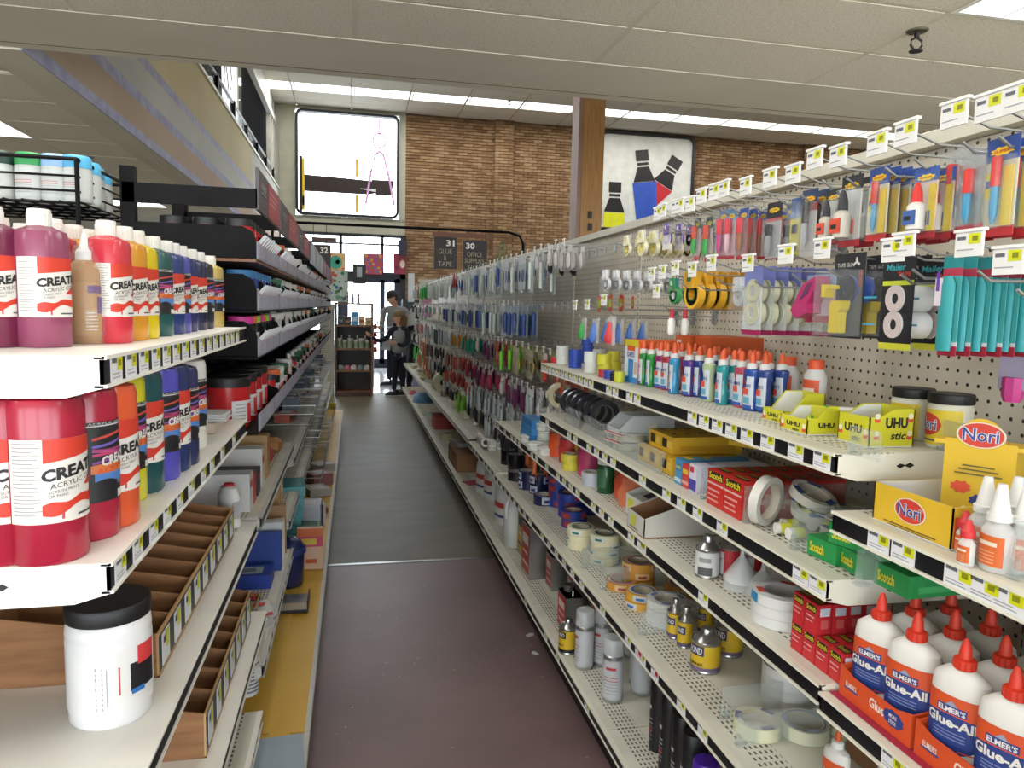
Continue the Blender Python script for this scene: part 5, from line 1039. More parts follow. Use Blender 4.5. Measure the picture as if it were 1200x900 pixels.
def can(r, h_, body, lab, top='tin', cone=True, name='can', txt=None, bot=None, tk='c9c9c4', a=1.2, lz=(.08, .9)):
    b = B(); b.lathe([(r, 0), (r+.0012, .002), (r, .004), (r, h_-.004), (r+.0012, h_-.002), (r, h_), (r*.9, h_-.002)]+([(r*.55, h_+.012), (r*.42, h_+.014)] if cone else [(r*.88, h_-.004)]), top, 24)
    l = B(); l.wrap(r, -math.pi, math.pi, h_*lz[0], h_*lz[1], lab, .0004, 28)
    if bot: l.wrap(r, -math.pi, math.pi, h_*lz[0], h_*(lz[0]+.12), bot, .0008, 28)
    if txt:
        for t_, aw, z_, hh, kx, kb in txt:
            if kb: l.wrap(r, -aw*.62, aw*.62, h_*z_-h_*.05, h_*z_+hh+h_*.05, kb, .0008, 10)
            if t_: l.wtext(t_, r, 0, aw, h_*z_, hh, kx, .0013)
    c = B()
    if cone: c.lathe([(r*.42, h_+.012), (r*.42, h_+.026), (r*.38, h_+.028)], 'tin', 16)
    return kind(name, [('body', b), ('label', l)]+([('cap', c)] if cone else []))
RC = can(.027, .066, 'tin', 'b0262c', txt=[('', .9, .1, .045, '', 'c4c4c0'), ('CEMENT', .9, .5, .008, '7a2a2a', None)], name='rubber_cement_can')
RCw = can(.027, .066, 'tin', 'c4c4c2', txt=[('', 1.0, .15, .012, '', '4a4a4c'), ('', .8, .6, .004, '', '8a8a8c')], name='rubber_cement_can')
g = 'cement cans on the third shelf'
put(RCw, 'red and white cement can showing its barcode side', 'can', on(828, 674, ZCs), FR+.9, g); put(RC, 'red cement can behind the barcode one', 'can', on(850, 672, ZCs, .01), FR, g); put(RC, 'red cement can behind the first funnel', 'can', on(868, 668, ZCs, .03), FR+.6, g); put(RC, 'red cement can behind the second funnel', 'can', on(895, 676, ZCs, .03), FR+.3, g); put(RC, 'red cement can with a dark cap at the back', 'can', on(838, 650, ZCs, .05), FR+1, g)
fb = B(); fb.lathe([(.042, 0), (.042, .006), (.012, .05), (.006, .058), (.003, .085)], 'clear_fog', 20, cap=False); FN = kind('funnel', [('cone', fb)])
for i, (px, py) in enumerate([(868, 694), (893, 702), (920, 690)]):
    x, y, z = on(px, py-6, ZCs)
    for q in range(2 if i != 1 else 1): put(FN, ['translucent funnel upside down, left, %s', 'translucent funnel upside down, the pointed middle one%s', 'translucent funnel upside down, right, %s'][i] % (['lower', 'upper'][q] if i != 1 else ''), 'funnel', (x, y, z+q*.016), 0, 'translucent funnels', s=.92)
mt1 = roll('mounting_tape_roll', .058, .036, .02, 'c9cac8', 'bababa', 'd0d2d4', 'c05040')
x, y, z = on(905, 728, ZCs, .02)
for q in range(3): put(mt1, 'large white mounting tape roll beside the red boxes, %s' % ['bottom', 'middle', 'top with blue end tab'][q], 'tape', (x, y, z+q*.0205), .4*q, 'large mounting tape rolls')
b = B(); b.wrap(.058, -.5, .1, .042, .06, '2a7aa8', .001); put(kind('tape_tab', [('tab', b)]), 'blue end tab stuck on the large white tape roll', 'tab', (x, y, z), FR)
x, y, z = on(962, 712, ZCs, .03)
for q in range(3): put(mt1, 'large clear white tape roll behind the red boxes, %s' % ['bottom', 'middle', 'top'][q], 'tape', (x, y, z+q*.0205), .4*q, 'large mounting tape rolls')
srb = pbox('small_red_tape_box', .033, .028, .052, 'b8262c', [('f', .08, .92, .68, .93, '1a1410'), ('f', .12, .88, .72, .9, ('Scotch', 'c8b82a')), ('f', .1, .8, .5, .55, 'd09a98'), ('f', .1, .7, .35, .39, 'd09a98'), ('t', .1, .9, .2, .8, '2a1410'), ('t', .14, .86, .3, .7, ('Scotch', 'c8b82a', 0)), ('s', .15, .85, .62, .9, 'c0c0cc'), ('s', .25, .75, .2, .5, 'c85a5a')])
ys = onx(935, 760, .775).y
for r_ in range(2):
    for i in range(4):
        for q in range(6 if r_ == 0 else 5):
            if r_ == 1 and i > 1: continue
            put(srb, 'small red tape box, %s from the aisle in the %s row, %s layer' % (nth(q), ['far', 'second', 'third', 'near'][i], ['lower', 'upper'][r_]), 'box', (.785+q*.030, ys-i*.036-(q % 2)*.001, ZCs+.0005+r_*.0525), FR+rnd.uniform(-.03, .03), 'small red tape boxes')
# --- white glue in orange trays (z .815)
def glueall(big=True):
    kw = dict(e=2.3, sx=1, sy=.62); r, h_ = .042, .15
    b = B(); b.lathe([(r*.93, 0), (r, .006), (r, h_-.03), (r*.93, h_-.012), (r*.6, h_-.001), (r*.32, h_+.004)], 'd3d1cb', 24, **kw)
    c = B(); c.lathe([(.015, h_+.003), (.015, h_+.017), (.010, h_+.019)], 'c8321c', 18); n = B(); n.lathe([(.0095, h_+.018), (.008, h_+.034), (.0035, h_+.047), (.0015, h_+.049)], 'c8321c', 12)
    for i in range(12): a = 2*math.pi*i/12; c.box(.0148*math.cos(a)-.001, .0148*math.cos(a)+.001, .0148*math.sin(a)-.001, .0148*math.sin(a)+.001, h_+.004, h_+.016, 'b82c18')
    l = B(); A = 1.08
    l.wrap(r, -A, A, .025, .115, '22387a', .0005, 16, **kw); l.wrap(r, -A, A, lambda t: .082+.004*math.sin(t*3), .115, 'c84c22', .0008, 16, **kw)
    l.wrap(r, -.1, A, .025, lambda t: .026+.022*t*t, 'd4d0cc', .001, 12, **kw)
    l.wrap(r, -.5, .5, .088, .1, '22387a', .0012, 8, **kw); l.wtext("ELMER'S", r, 0, .9, .0895, .0085, 'd4d2cc', .0016, .03, **kw); l.wrap(r, -.22, .22, .1, lambda t: .1+.008*(1-abs(2*t-1)), '8a94a8', .0013, 8, **kw)
    l.wtext('Glue-All', r, -.03, 1.75, .067, .0155, 'd6d4ce', .0016, .035, **kw)
    for q in range(3): l.wrap(r, -.6, .5, .059-.005*q, .0605-.005*q, '7a88b0', .001, 8, **kw)
    l.wrap(r, .3, .9, .034, .036, 'c05038', .0014, 6, **kw)
    return kind('white_glue_bottle', [('body', b), ('cap', c), ('nozzle', n), ('label', l)])
GA = glueall()
def gtray(L, D, h_):
    b = B(); t = .002; k = 'c4481f'
    b.box(-L/2, L/2, -D/2, D/2, 0, t, k); b.box(-L/2, L/2, D/2-t, D/2, t, h_*1.6, k)
    b.prism([(-L/2, t), (L/2, t), (L/2, h_*1.05), (L*.3, h_*.85), (-L*.3, h_*.85), (-L/2, h_*1.05)], -D/2, -D/2+t, k)
    for x0 in (-L/2, L/2-t): b.prism([(-D/2, t), (D/2, t), (D/2, h_*1.6), (D*.2, h_*1.35), (-D/2, h_*1.0)], x0, x0+t, k, 'x')
    c = B(); y = -D/2-.0006; c.text('Glue-All', L*.36, h_*.32, (.02, y, h_*.35), 'd8c8bc', bold=.03); c.text("ELMER'S", L*.16, h_*.18, (-L*.32, y, h_*.42), 'd8c8bc', bold=.02); c.prism([(-L*.42, h_*.36), (-L*.22, h_*.36), (-L*.22, h_*.42), (-L*.42, h_*.42)], y, y+.0004, '22387a')
    c.prism([(L*.28+.022*(1 if q % 2 else .85)*math.cos(q*math.pi/9), h_*.5+.013*(1 if q % 2 else .85)*math.sin(q*math.pi/9)) for q in range(18)], y-.0002, y+.0002, '22387a'); c.text('MORE', L*.1, h_*.12, (L*.28, y-.0008, h_*.52), 'd8c8bc'); c.text('STICK', L*.1, h_*.12, (L*.28, y-.0008, h_*.34), 'd8c8bc')
    return kind('orange_glue_tray', [('tray', b), ('print', c)])
p1 = onz(985, 785, ZG); p2 = onz(1075, 846, ZG); XT = .765; L = onx(985, 785, .765).y-onx(1068, 846, .765).y
GT = gtray(L, .2, .048); yt = onx(1068, 846, .765).y
for t_ in range(4):
    yc = yt+L/2-t_*(L+.008)
    put(GT, ['orange card tray of white glue, the further one', 'orange card tray of white glue, the nearer one', 'orange card tray of white glue, cut by the picture edge', 'orange card tray of white glue, just outside the picture'][t_], 'tray', (XT+.1, yc, ZG+.002), FR, 'orange glue trays')
    for q in range(3):
        for j in range(2):
            put(GA, 'white glue bottle with red nozzle, %s tray, %s row, %s along' % (['far', 'near', 'edge', 'last'][t_], ['front', 'middle', 'back'][q], nth(j)), 'bottle', (XT+.034+q*.063, yc+L*.25-j*L*.5+rnd.uniform(-.002, .002), ZG+.0045), FR+.3+rnd.uniform(-.08, .08), 'white glue bottles in orange trays', s=min(1, L*.5/.086))

# --- fourth shelf (z .535)
kr = roll('black_tape_roll', .05, .034, .045, '17171b:g', '8a8478', '2a2c32'); nv = wraproll('navy_tape_roll', .05, .034, .045, '1b2145:g', 'b0b4c0', '8c90a4', 1, '1c2860'); bl = wraproll('blue_tape_roll', .052, .034, .034, '233c94', '8a3444', '2a489c', 1, 'b04434')
mk = wraproll('masking_tape_roll', .052, .036, .026, 'tan_tape', 'c8cec8', 'c4ccc4', 1, '2f6a64'); orr = wraproll('orange_tape_roll', .052, .036, .026, 'bd8230', 'c4a878', 'a8a8b4', 1, '9a3a34'); wt_ = roll('white_tape_roll', .058, .036, .022, 'ccccc8', 'bab4a8', 'c4c8cc', '7a86b0'); yw = wraproll('yellow_tape_roll', .05, .034, .024, 'c0902c', 'b4b8bc', 'b8bcc0', 1, '2a5a98')
g = 'tape rolls of the fourth shelf'
def st4(kd, n, h_, lab, px, py): stack(kd, n, h_, lab, 'tape', px, py, ZD, g)
st4(kr, 2, .045, 'black tape pile, furthest on the fourth shelf', 597, 545); st4(kr, 2, .045, 'black tape pile, nearer on the fourth shelf', 605, 551); st4(kr, 1, .045, 'single black tape roll before the navy rolls', 606, 562); st4(kr, 2, .045, 'black tape pile set back on the fourth shelf', 622, 553)
st4(nv, 2, .045, 'navy tape pile, furthest of the navy rolls', 619, 572); st4(nv, 2, .045, 'navy tape pile, middle of the navy rolls', 632, 577); st4(nv, 1, .045, 'navy tape roll with striped band, nearest navy one', 637, 590)
st4(bl, 4, .034, 'bright blue tape pile, furthest of the blue ones', 655, 592); st4(bl, 3, .034, 'bright blue tape pile, middle of the blue ones', 667, 604); st4(bl, 2, .034, 'bright blue tape pile, nearest of the blue ones', 672, 616); st4(bl, 3, .034, 'bright blue tape pile set back on the shelf', 690, 600)
st4(mk, 3, .026, 'cream masking tape pile, left', 680, 641); st4(mk, 4, .026, 'cream masking tape pile, middle', 708, 658); st4(mk, 3, .026, 'cream masking tape pile, rear right', 742, 650)
st4(orr, 1, .026, 'single orange tape roll, left of the orange pile', 728, 688); st4(orr, 3, .026, 'orange masking tape pile on the fourth shelf', 748, 684); st4(orr, 2, .026, 'orange masking tape pile set back', 798, 703)
st4(yw, 2, .024, 'yellow tape pile with blue and white labels', 752, 710); st4(wt_, 3, .022, 'large white tape pile on the fourth shelf', 780, 728); st4(wt_, 2, .022, 'large white tape pile set back', 765+50, 715)
BOND = [('BOND', 1.0, .62, .015, 'c8c8c8', '2c2450'), ('RUBBER CEMENT', 1.0, .47, .005, '5a4a80', None), ('THINNER', 1.3, .2, .008, '1c1c14', None)]
BC = can(.036, .078, 'tin', 'c6a51c', txt=[('BOND', 1.0, .62, .017, 'c8c8c8', '2c2450'), ('THINNER', 1.2, .24, .008, '1c1c14', None)], bot='6a5a78', name='bond_can'); BCs = can(.018, .07, 'tin', 'c6a51c', txt=[('BOND', 1.4, .55, .012, 'c8c8c8', '2c2450')], bot='5a4a60', name='bond_can')
g = 'yellow cement cans of the fourth shelf'
put(BC, 'big yellow and purple cement can on the fourth shelf', 'can', on(826, 783, ZD), FR+.35, g); put(BCs, 'small yellow cement can, left', 'can', on(790, 746, ZD), FR+.3, g, s=1.1); put(BCs, 'small yellow cement can, right', 'can', on(802, 757, ZD), FR+.3, g, s=1.1); put(BC, 'big yellow cement can behind the front one', 'can', on(845, 765, ZD, .02), FR+.3, g); put(BCs, 'small yellow cement can at the back', 'can', on(818, 741, ZD, .02), FR+.3, g, s=1.1)
x, y, z = on(908, 822, ZD, .03)
for q in range(4): put(wt_, 'white tape pile behind the cream ring, %s roll' % ['bottom', 'second', 'third', 'top'][q], 'tape', (x, y, z+q*.0225), q, 'white tape pile at the shelf end')
cr = roll('masking_ring', .05, .036, .028, 'c9c8a8', 'c4bca4', 'c4c2cc', '6a6a8a'); br_ = roll('masking_ring', .05, .036, .028, 'c4c6ac', 'c4bca4', '3c5484', 'a8b0c0')
put(cr, 'cream masking ring with pale label, at the shelf front', 'tape', on(887, 856, ZD), .5, 'masking rings'); put(br_, 'cream masking ring with dark blue label', 'tape', on(937, 860, ZD, .01), 2.5, 'masking rings'); put(cr, 'cream masking ring behind the blue labelled one', 'tape', on(985, 857, ZD, .02), 1.5, 'masking rings')
def sglue():
    kw = dict(e=2.2, sx=1, sy=.6); r, h_ = .026, .085
    b = B(); b.lathe([(r*.94, 0), (r, .004), (r, h_-.016), (r*.9, h_-.007), (r*.42, h_)], 'd0cfca', 20, **kw); c = B(); c.lathe([(.011, h_-.001), (.011, h_+.011), (.008, h_+.013)], 'd6d6d2', 14); n = B(); n.lathe([(.006, h_+.012), (.0055, h_+.024), (.002, h_+.031)], 'c8501c', 10)
    l = B(); l.wrap(r, -1, 1, .012, .06, 'c84c22', .0005, 10, **kw); l.wrap(r, -1, 1, .012, .036, '22387a', .0008, 10, **kw); l.wtext('Glue-All', r, 0, 1.5, .032, .009, 'd6d4ce', .0013, **kw)
    return kind('school_glue_bottle', [('body', b), ('cap', c), ('nozzle', n), ('label', l)])
SG = sglue()
x, y, z = on(978, 925, ZD); put(SG, 'small white glue bottle with orange tip, below the shelf lip', 'bottle', (x, y, z), FR+.3, 'small white glue bottles'); x, y, z = on(1042, 950, ZD); put(SG, 'small white glue bottle, second one at the bottom edge', 'bottle', (x, y, z), FR+.3, 'small white glue bottles')
x, y, z = on(1010, 900, ZD); put(pbox('brown_carton', .1, .12, .05, 'card_box'), 'brown carton behind the small glue bottles', 'box', (x+.06, y, z), FR)
# dotted rolls at the far end of the fourth shelf
def roll_log(n, cols, r=.03, w_=.022):
    b = B(); parts = []
    for i in range(n): q = B(); q.ring(r, r*.5, w_*.92, cols[i % len(cols)], 'c4c0bc', 16, c=(i*w_, 0, 0), axis='x'); parts.append(('roll', q))
    return parts
for i, (px, py) in enumerate([(566, 521), (582, 514)]):
    p = onz(px, py, .56); put(kind('washi_tape_log', roll_log(9, ['a83a5a', 'b8b8c8', '4a4a8a', 'c8c4c0', '8a9a5a', 'b0405a', 'c8c8c8'])), 'log of patterned tape rolls in plastic, the %s one' % ['lower', 'upper'][i], 'tape', (p.x, p.y-.1, .592), R(90), 'patterned tape logs')
for i, (px, py) in enumerate([(578, 527), (589, 530), (598, 524)]): stack(CT, 2, .031, 'clear round case near the patterned tape, %s pile' % nth(i), 'case', px, py, ZD+.012, 'clear cases of the fourth shelf')
# loose stuff on the far wire shelf: rolls, paper, tools (each its own thing)
fr = random.Random(5)
for i in range(26):
    y = 4.9+i*.235; x = .82+fr.uniform(0, .2); a = fr.uniform(0, 3)
    c_ = fr.choice(['c8c6a8', 'c4c4b8', 'b8bcbc', 'c9c9c2', '8a6a4a', 'b06a5a', 'b9b59a'])
    if i % 3 == 0: k_, w1 = roll('paper_roll', fr.uniform(.045, .06), .02, .05, c_), 'pale tape roll'
    elif i % 3 == 1: k_, w1 = pbox('flat_pack', .12, .16, .02, c_, [('t', .1, .9, .3, .6, 'b85a5a' if i % 2 else 'a8a8b8')]), 'flat pale pack'
    else: k_, w1 = pbox('long_stick_pack', .04, .26, .03, 'c4be9c' if i % 2 else 'c8c8c4', []), 'long pale stick pack'
    put(k_, '%s on the far middle shelf, %s from the near end' % (w1, nth(i)), 'pack', (x, y, .5612), a, 'loose goods on the far middle shelf', rot=(fr.uniform(0, .25) if i % 3 else 0, 0, a))
y = onx(515, 462, .85).y
o = put(roll('large_tape_wheel', .1, .03, .06, 'c4c0a0', '6a665c', None), 'large cream tape wheel standing at the far end', 'tape', (.86, y, .66), 0, rot=(math.pi/2, 0, .3))
# --- bottom shelf (z .195)
def jug():
    b = B(); kw = dict(e=3., sx=1, sy=.75); r = .07
    b.lathe([(r*.93, 0), (r, .008), (r, .16), (r*.9, .2), (r*.5, .255), (r*.26, .27), (r*.26, .28)], 'c6c8c4', 22, **kw)
    h_ = B(); h_.tube([(.0, -.0, .262), (.045, 0, .258), (.066, 0, .23), (.07, 0, .19), (.068, 0, .15)], .011, 'c6c8c4', 10); c = B(); c.lathe([(.022, .278), (.022, .295)], 'b03028', 16); l = B(); l.wrap(r, -.9, .9, .04, .14, 'c4beb8', .0008, 12, **kw); l.wrap(r, -.9, .9, .1, .13, 'b03a34', .0012, 12, **kw); l.wrap(r, -.9, .9, .045, .06, '22387a', .0012, 10, **kw)
    return kind('gallon_jug', [('body', b), ('handle', h_), ('cap', c), ('label', l)])
JG = jug()
for i, (px, py) in enumerate([(560, 582), (569, 590), (582, 618), (595, 644)]): put(JG, 'white gallon jug on the bottom shelf, %s' % ['furthest', 'second furthest', 'second nearest', 'nearest, its handle turned to the aisle'][i], 'jug', on(px, py-5, ZE_, .05), FR+[.3, .2, .2, -1.2][i], 'white gallon jugs')
def fcan(w_, d_, h_, lab, ink, name, capk='b8b8b4'):
    b = B(); b.box(-w_/2, w_/2, -d_/2, d_/2, 0, h_, 'tin'); b.box(-w_/2-.001, w_/2+.001, -d_/2-.001, d_/2+.001, h_-.003, h_, 'tin'); b.box(-w_/2-.001, w_/2+.001, -d_/2-.001, d_/2+.001, 0, .003, 'tin')
    c = B(); c.lathe([(.018, h_), (.018, h_+.012), (.02, h_+.013), (.02, h_+.026)], capk, 16, c=(-w_*.2, 0, 0)); hd = B(); hd.tube([(w_*.05, 0, h_+.001), (w_*.08, 0, h_+.018), (w_*.32, 0, h_+.018), (w_*.35, 0, h_+.001)], .003, 'tin', 6)
    l = B(); l.fy(-w_*.46, w_*.46, h_*.06, h_*.94, -d_/2-.0006, lab); l.fy(-w_*.35, w_*.35, h_*.6, h_*.8, -d_/2-.001, ink); l.fy(-w_*.35, w_*.35, h_*.2, h_*.26, -d_/2-.001, ink); l.fy(-w_*.3, w_*.3, h_*.42, h_*.47, -d_/2-.001, 'c4c0b8')
    return kind(name, [('can', b), ('cap', c), ('handle', hd), ('label', l)])
g = 'metal solvent cans of the bottom shelf'
put(fcan(.16, .1, .24, 'a83a34', 'c4c0b8', 'gallon_can', 'c8c8c4'), 'tall metal gallon can with red label, next to the jugs', 'can', on(620, 672, ZE_, .03), FR, g); put(fcan(.16, .1, .24, 'b8962a', '2a2a2a', 'gallon_can', 'c8c8c4'), 'tall metal gallon can with yellow label, set behind', 'can', on(612, 650, ZE_, .04), FR, g)
put(fcan(.1, .06, .15, '9a3a34', 'c0b8b0', 'quart_can', 'c4c4c0'), 'metal quart can with dull red label and white cap, left', 'can', on(645, 688, ZE_, .02), FR, g); put(fcan(.1, .06, .15, 'b0a8a0', '9a2a24', 'quart_can', 'c4c4c0'), 'metal quart can with pale label and white cap, right', 'can', on(663, 705, ZE_, .05), FR, g)
put(fcan(.11, .065, .14, 'b02a2c', 'c8beb4', 'quart_can', 'tin'), 'metal quart can with bright red label, left of two', 'can', on(661, 736, ZE_, .02), FR, g); put(fcan(.11, .065, .14, 'b02a2c', 'c8beb4', 'quart_can', 'tin'), 'metal quart can with bright red label, right of two', 'can', on(684, 740, ZE_, .08), FR, g)
put(fcan(.11, .065, .14, 'b02a2c', 'c8beb4', 'quart_can', 'tin'), 'metal quart can furthest right behind the spray cans', 'can', on(712, 745, ZE_, .15), FR, g)
BD = can(.033, .095, 'tin', 'c6a51c', txt=[('BOND', 1.2, .66, .015, 'c8c8c8', '17171a'), ('CEMENT', 1.2, .3, .009, '1c1c14', None)], bot='17171a', name='bond_can'); put(BD, 'yellow and black cement can on the bottom shelf', 'can', on(665, 763, ZE_), FR+.3)
def spray(r, h_, body, capk, lab, ink, txt=None, clearcap=False, name='spray_can'):
    b = B(); b.lathe([(r*.96, 0), (r, .003), (r, h_), (r*.8, h_+.006), (r*.4, h_+.01)], body, 18); c = B()
    if clearcap:
        c.lathe([(r, h_+.002), (r*.98, h_+.05), (r*.9, h_+.054)], 'clear_fog', 18); n = B(); n.lathe([(.008, h_+.01), (.007, h_+.026)], 'c8c8c4', 10)
    else: c.lathe([(r*1.01, h_+.001), (r*.99, h_+.042), (r*.9, h_+.048)], capk, 18); n = None
    l = B(); l.wrap(r, -math.pi*.9, math.pi*.9, .012, h_-.012, lab, n=22); l.wrap(r, -.5, .5, h_*.72, h_*.78, ink, .0008)
    for q in range(6): l.wrap(r, -.7, .7, h_*(.2+.07*q), h_*(.215+.07*q), ink if q > 3 else '8a8c90', .0008, 6)
    if txt: l.wtext(txt[0], r, 0, 1.4, h_*txt[1], h_*txt[2], txt[3], .0014)
    return kind(name, [('can', b), ('cap', c), ('label', l)]+([('valve', n)] if n else []))
SP = spray(.0325, .15, 'b4b6b8:m', None, 'b2b4b6', 'b03038', None, True)
g = 'silver spray cans of the bottom shelf'
for i, (px, py) in enumerate([(684, 787), (705, 783), (717, 825), (722, 775), (738, 806), (751, 817), (735, 780), (762, 805)]):
    put(SP, 'silver spray can with clear cap, %s' % ['front left', 'second from the left', 'nearest and standing alone', 'half hidden in the middle', 'behind the nearest one', 'right of the nearest one', 'at the back in the middle', 'at the back on the right'][i], 'spray can', on(px, py-6, ZE_, [0, 0, 0, .06, .03, 0, .1, .06][i]), FR+.5*i, g)
SB = spray(.027, .17, '131315', '0c0c0e', '141416', 'b4b4b4', ('SPRAY', .3, .1, 'b03038')); g = 'black spray cans of the bottom shelf'
for i, (px, py) in enumerate([(771, 880), (783, 906), (797, 935), (808, 960), (790, 868), (806, 888), (822, 910)]):
    put(SB, 'black spray can with red lettering, %s' % (['furthest of the front row', 'second furthest of the front row', 'third of the front row', 'nearest of the front row'][i] if i < 4 else ['furthest of the back row', 'middle of the back row', 'nearest of the back row'][i-4]), 'spray can', on(px, py-3, ZE_, 0 if i < 4 else .05), FR-.3, g)
SU = spray(.031, .15, '6a3a1c', '3f1c86:g', '7a4422', 'c8b040'); SR = spray(.031, .15, '7a1c1c', 'a81c24:g', '8a2020', 'c8b040')
for i, (px, py) in enumerate([(823, 985), (830, 960)]): put(SU, 'amber spray can with glossy purple cap, %s' % ['front', 'behind'][i], 'spray can', on(px, py, ZE_, .05*i), FR, 'purple capped spray cans')
put(SR, 'spray can with a red cap at the bottom edge', 'spray can', on(858, 1000, ZE_), FR)
# far part of the bottom shelf
put(lump('blue_bag', .25, .3, .12, '5a86a4', 8), 'crumpled light blue plastic bags at the far end of the bottom shelf', 'bag', (.87, 9.4, ZE_), 0); put(lump('pink_bag', .1, .1, .06, 'b85a6a', 9), 'small pink bag at the far corner of the bottom shelf', 'bag', (.8, 10.2, ZE_), 0)
put(roll('pale_tape_wheel', .1, .03, .03, 'b4c4b0', '8a9a8a'), 'pale green tape wheel lying on the bottom shelf', 'tape', (.86, 8.2, ZE_+.0005)); put(pbox('red_box', .28, .22, .13, '9a3028', [('f', .1, .9, .4, .6, '7a2420'), ('t', .2, .8, .3, .7, 'a83c32')]), 'dull red carton on the far bottom shelf', 'box', (.9, 7.4, ZE_+.0005), FR)
for i, y in enumerate((6.75, 6.45)): put(roll('cream_roll', .07, .03, .05, 'b9b78e', '6a665c'), 'cream tape roll on the far bottom shelf, %s' % ['further', 'nearer'][i], 'tape', (.85+.05*i, y, ZE_+.0005), 0, 'cream rolls of the bottom shelf')
for i, y in enumerate((5.72, 5.45)): put(pbox('brown_box', .24, .3, .13, 'card_box', [('t', .0, 1, .47, .53, '8a6a48'), ('f', .2, .6, .3, .6, '5f4028')]), 'brown carton on the bottom shelf, %s of the pair' % ['further', 'nearer'][i], 'box', (.9, y, ZE_+.0005), FR, 'brown cartons of the bottom shelf')
put(pbox('grey_flat_box', .22, .24, .03, '8e9090', []), 'flat grey pack on top of the further brown carton', 'box', (.9, 5.75, ZE_+.1315), FR+.2)
b = B(); b.box(-.08, .08, -.06, .06, 0, .004, 'a02a3c'); put(kind('red_folder', [('folder', b)]), 'flat red folder lying on the bottom shelf before the jugs', 'folder', (.84, 5.0, ZE_+.001), .3)
# ------------------------------------------------------------------ left-hand shelving
XL, XLB = -.30, -.80
L_TAGS_A = [onx(px, 400, XL).y for px in (106, 124, 142, 158, 173, 186, 198, 209, 219, 229, 238, 246, 254, 261, 267, 273)]
L_TAGS_B = [onx(px, 600, XL).y for px in (128, 150, 170, 187, 203, 217, 232, 243, 256, 270)]
t = empty('shelving_unit', 'near left shelving unit full of large paint bottles', 'shelving', (XLB, 1.5, 0), group='left-hand shelving units')
Y0, Y1 = .945, 2.10
B().box(-.02, 0, Y0-1.5, Y1-1.5, .1, 1.48, 'brown_back').obj('back_panel', t, smooth=False)
B().box(-.02, .02, Y0-1.52, Y0-1.5, 0, 1.48, 'd4d0c4').obj('upright', t, smooth=False)
B().box(0, .52, Y0-1.5, Y1-1.5, 0, .12, '0c0b0b').obj('kick_plate', t, smooth=False)
for z, tg in ((1.352, L_TAGS_A), (1.10, L_TAGS_B), (.755, [])): shelf(t, XL, Y0, Y1+.2 if z < 1 else Y1, z, .49, tg, side=-1, lipk='shelf_left', deck='shelf_left', lip=.038)
shelf(t, -.275, 1.15, 2.28, .478, .5, [], side=-1, lipk='shelf_left', deck='shelf_left', lip=.036)
shelf(t, -.255, 1.25, 2.0, .31, .5, run(1.3, 1.95, .07), side=-1, lipk='shelf_left', deck='shelf_deck', lip=.036)
def base_unit(y0, y1, t, oy):
    shelf(t, -.14, y0, y1, .165, .6, run(y0+.1, y1, .17, .1, int(y0*10)), side=-1, lipk='c0bfb8', deck='yellow_board', lip=.034, name='base_shelf', plate=False)
    n = 2; st = (y1-y0)/n
    for i in range(n): B().box(.0, .62, y0+i*st-oy+.002, y0+(i+1)*st-oy-.002, .166, .170, 'yellow_board').obj('yellow_board', t, smooth=False)
base_unit(.9, 2.12, t, 1.5)
ZLA, ZLB, ZLC = 1.3525, 1.1005, .7555
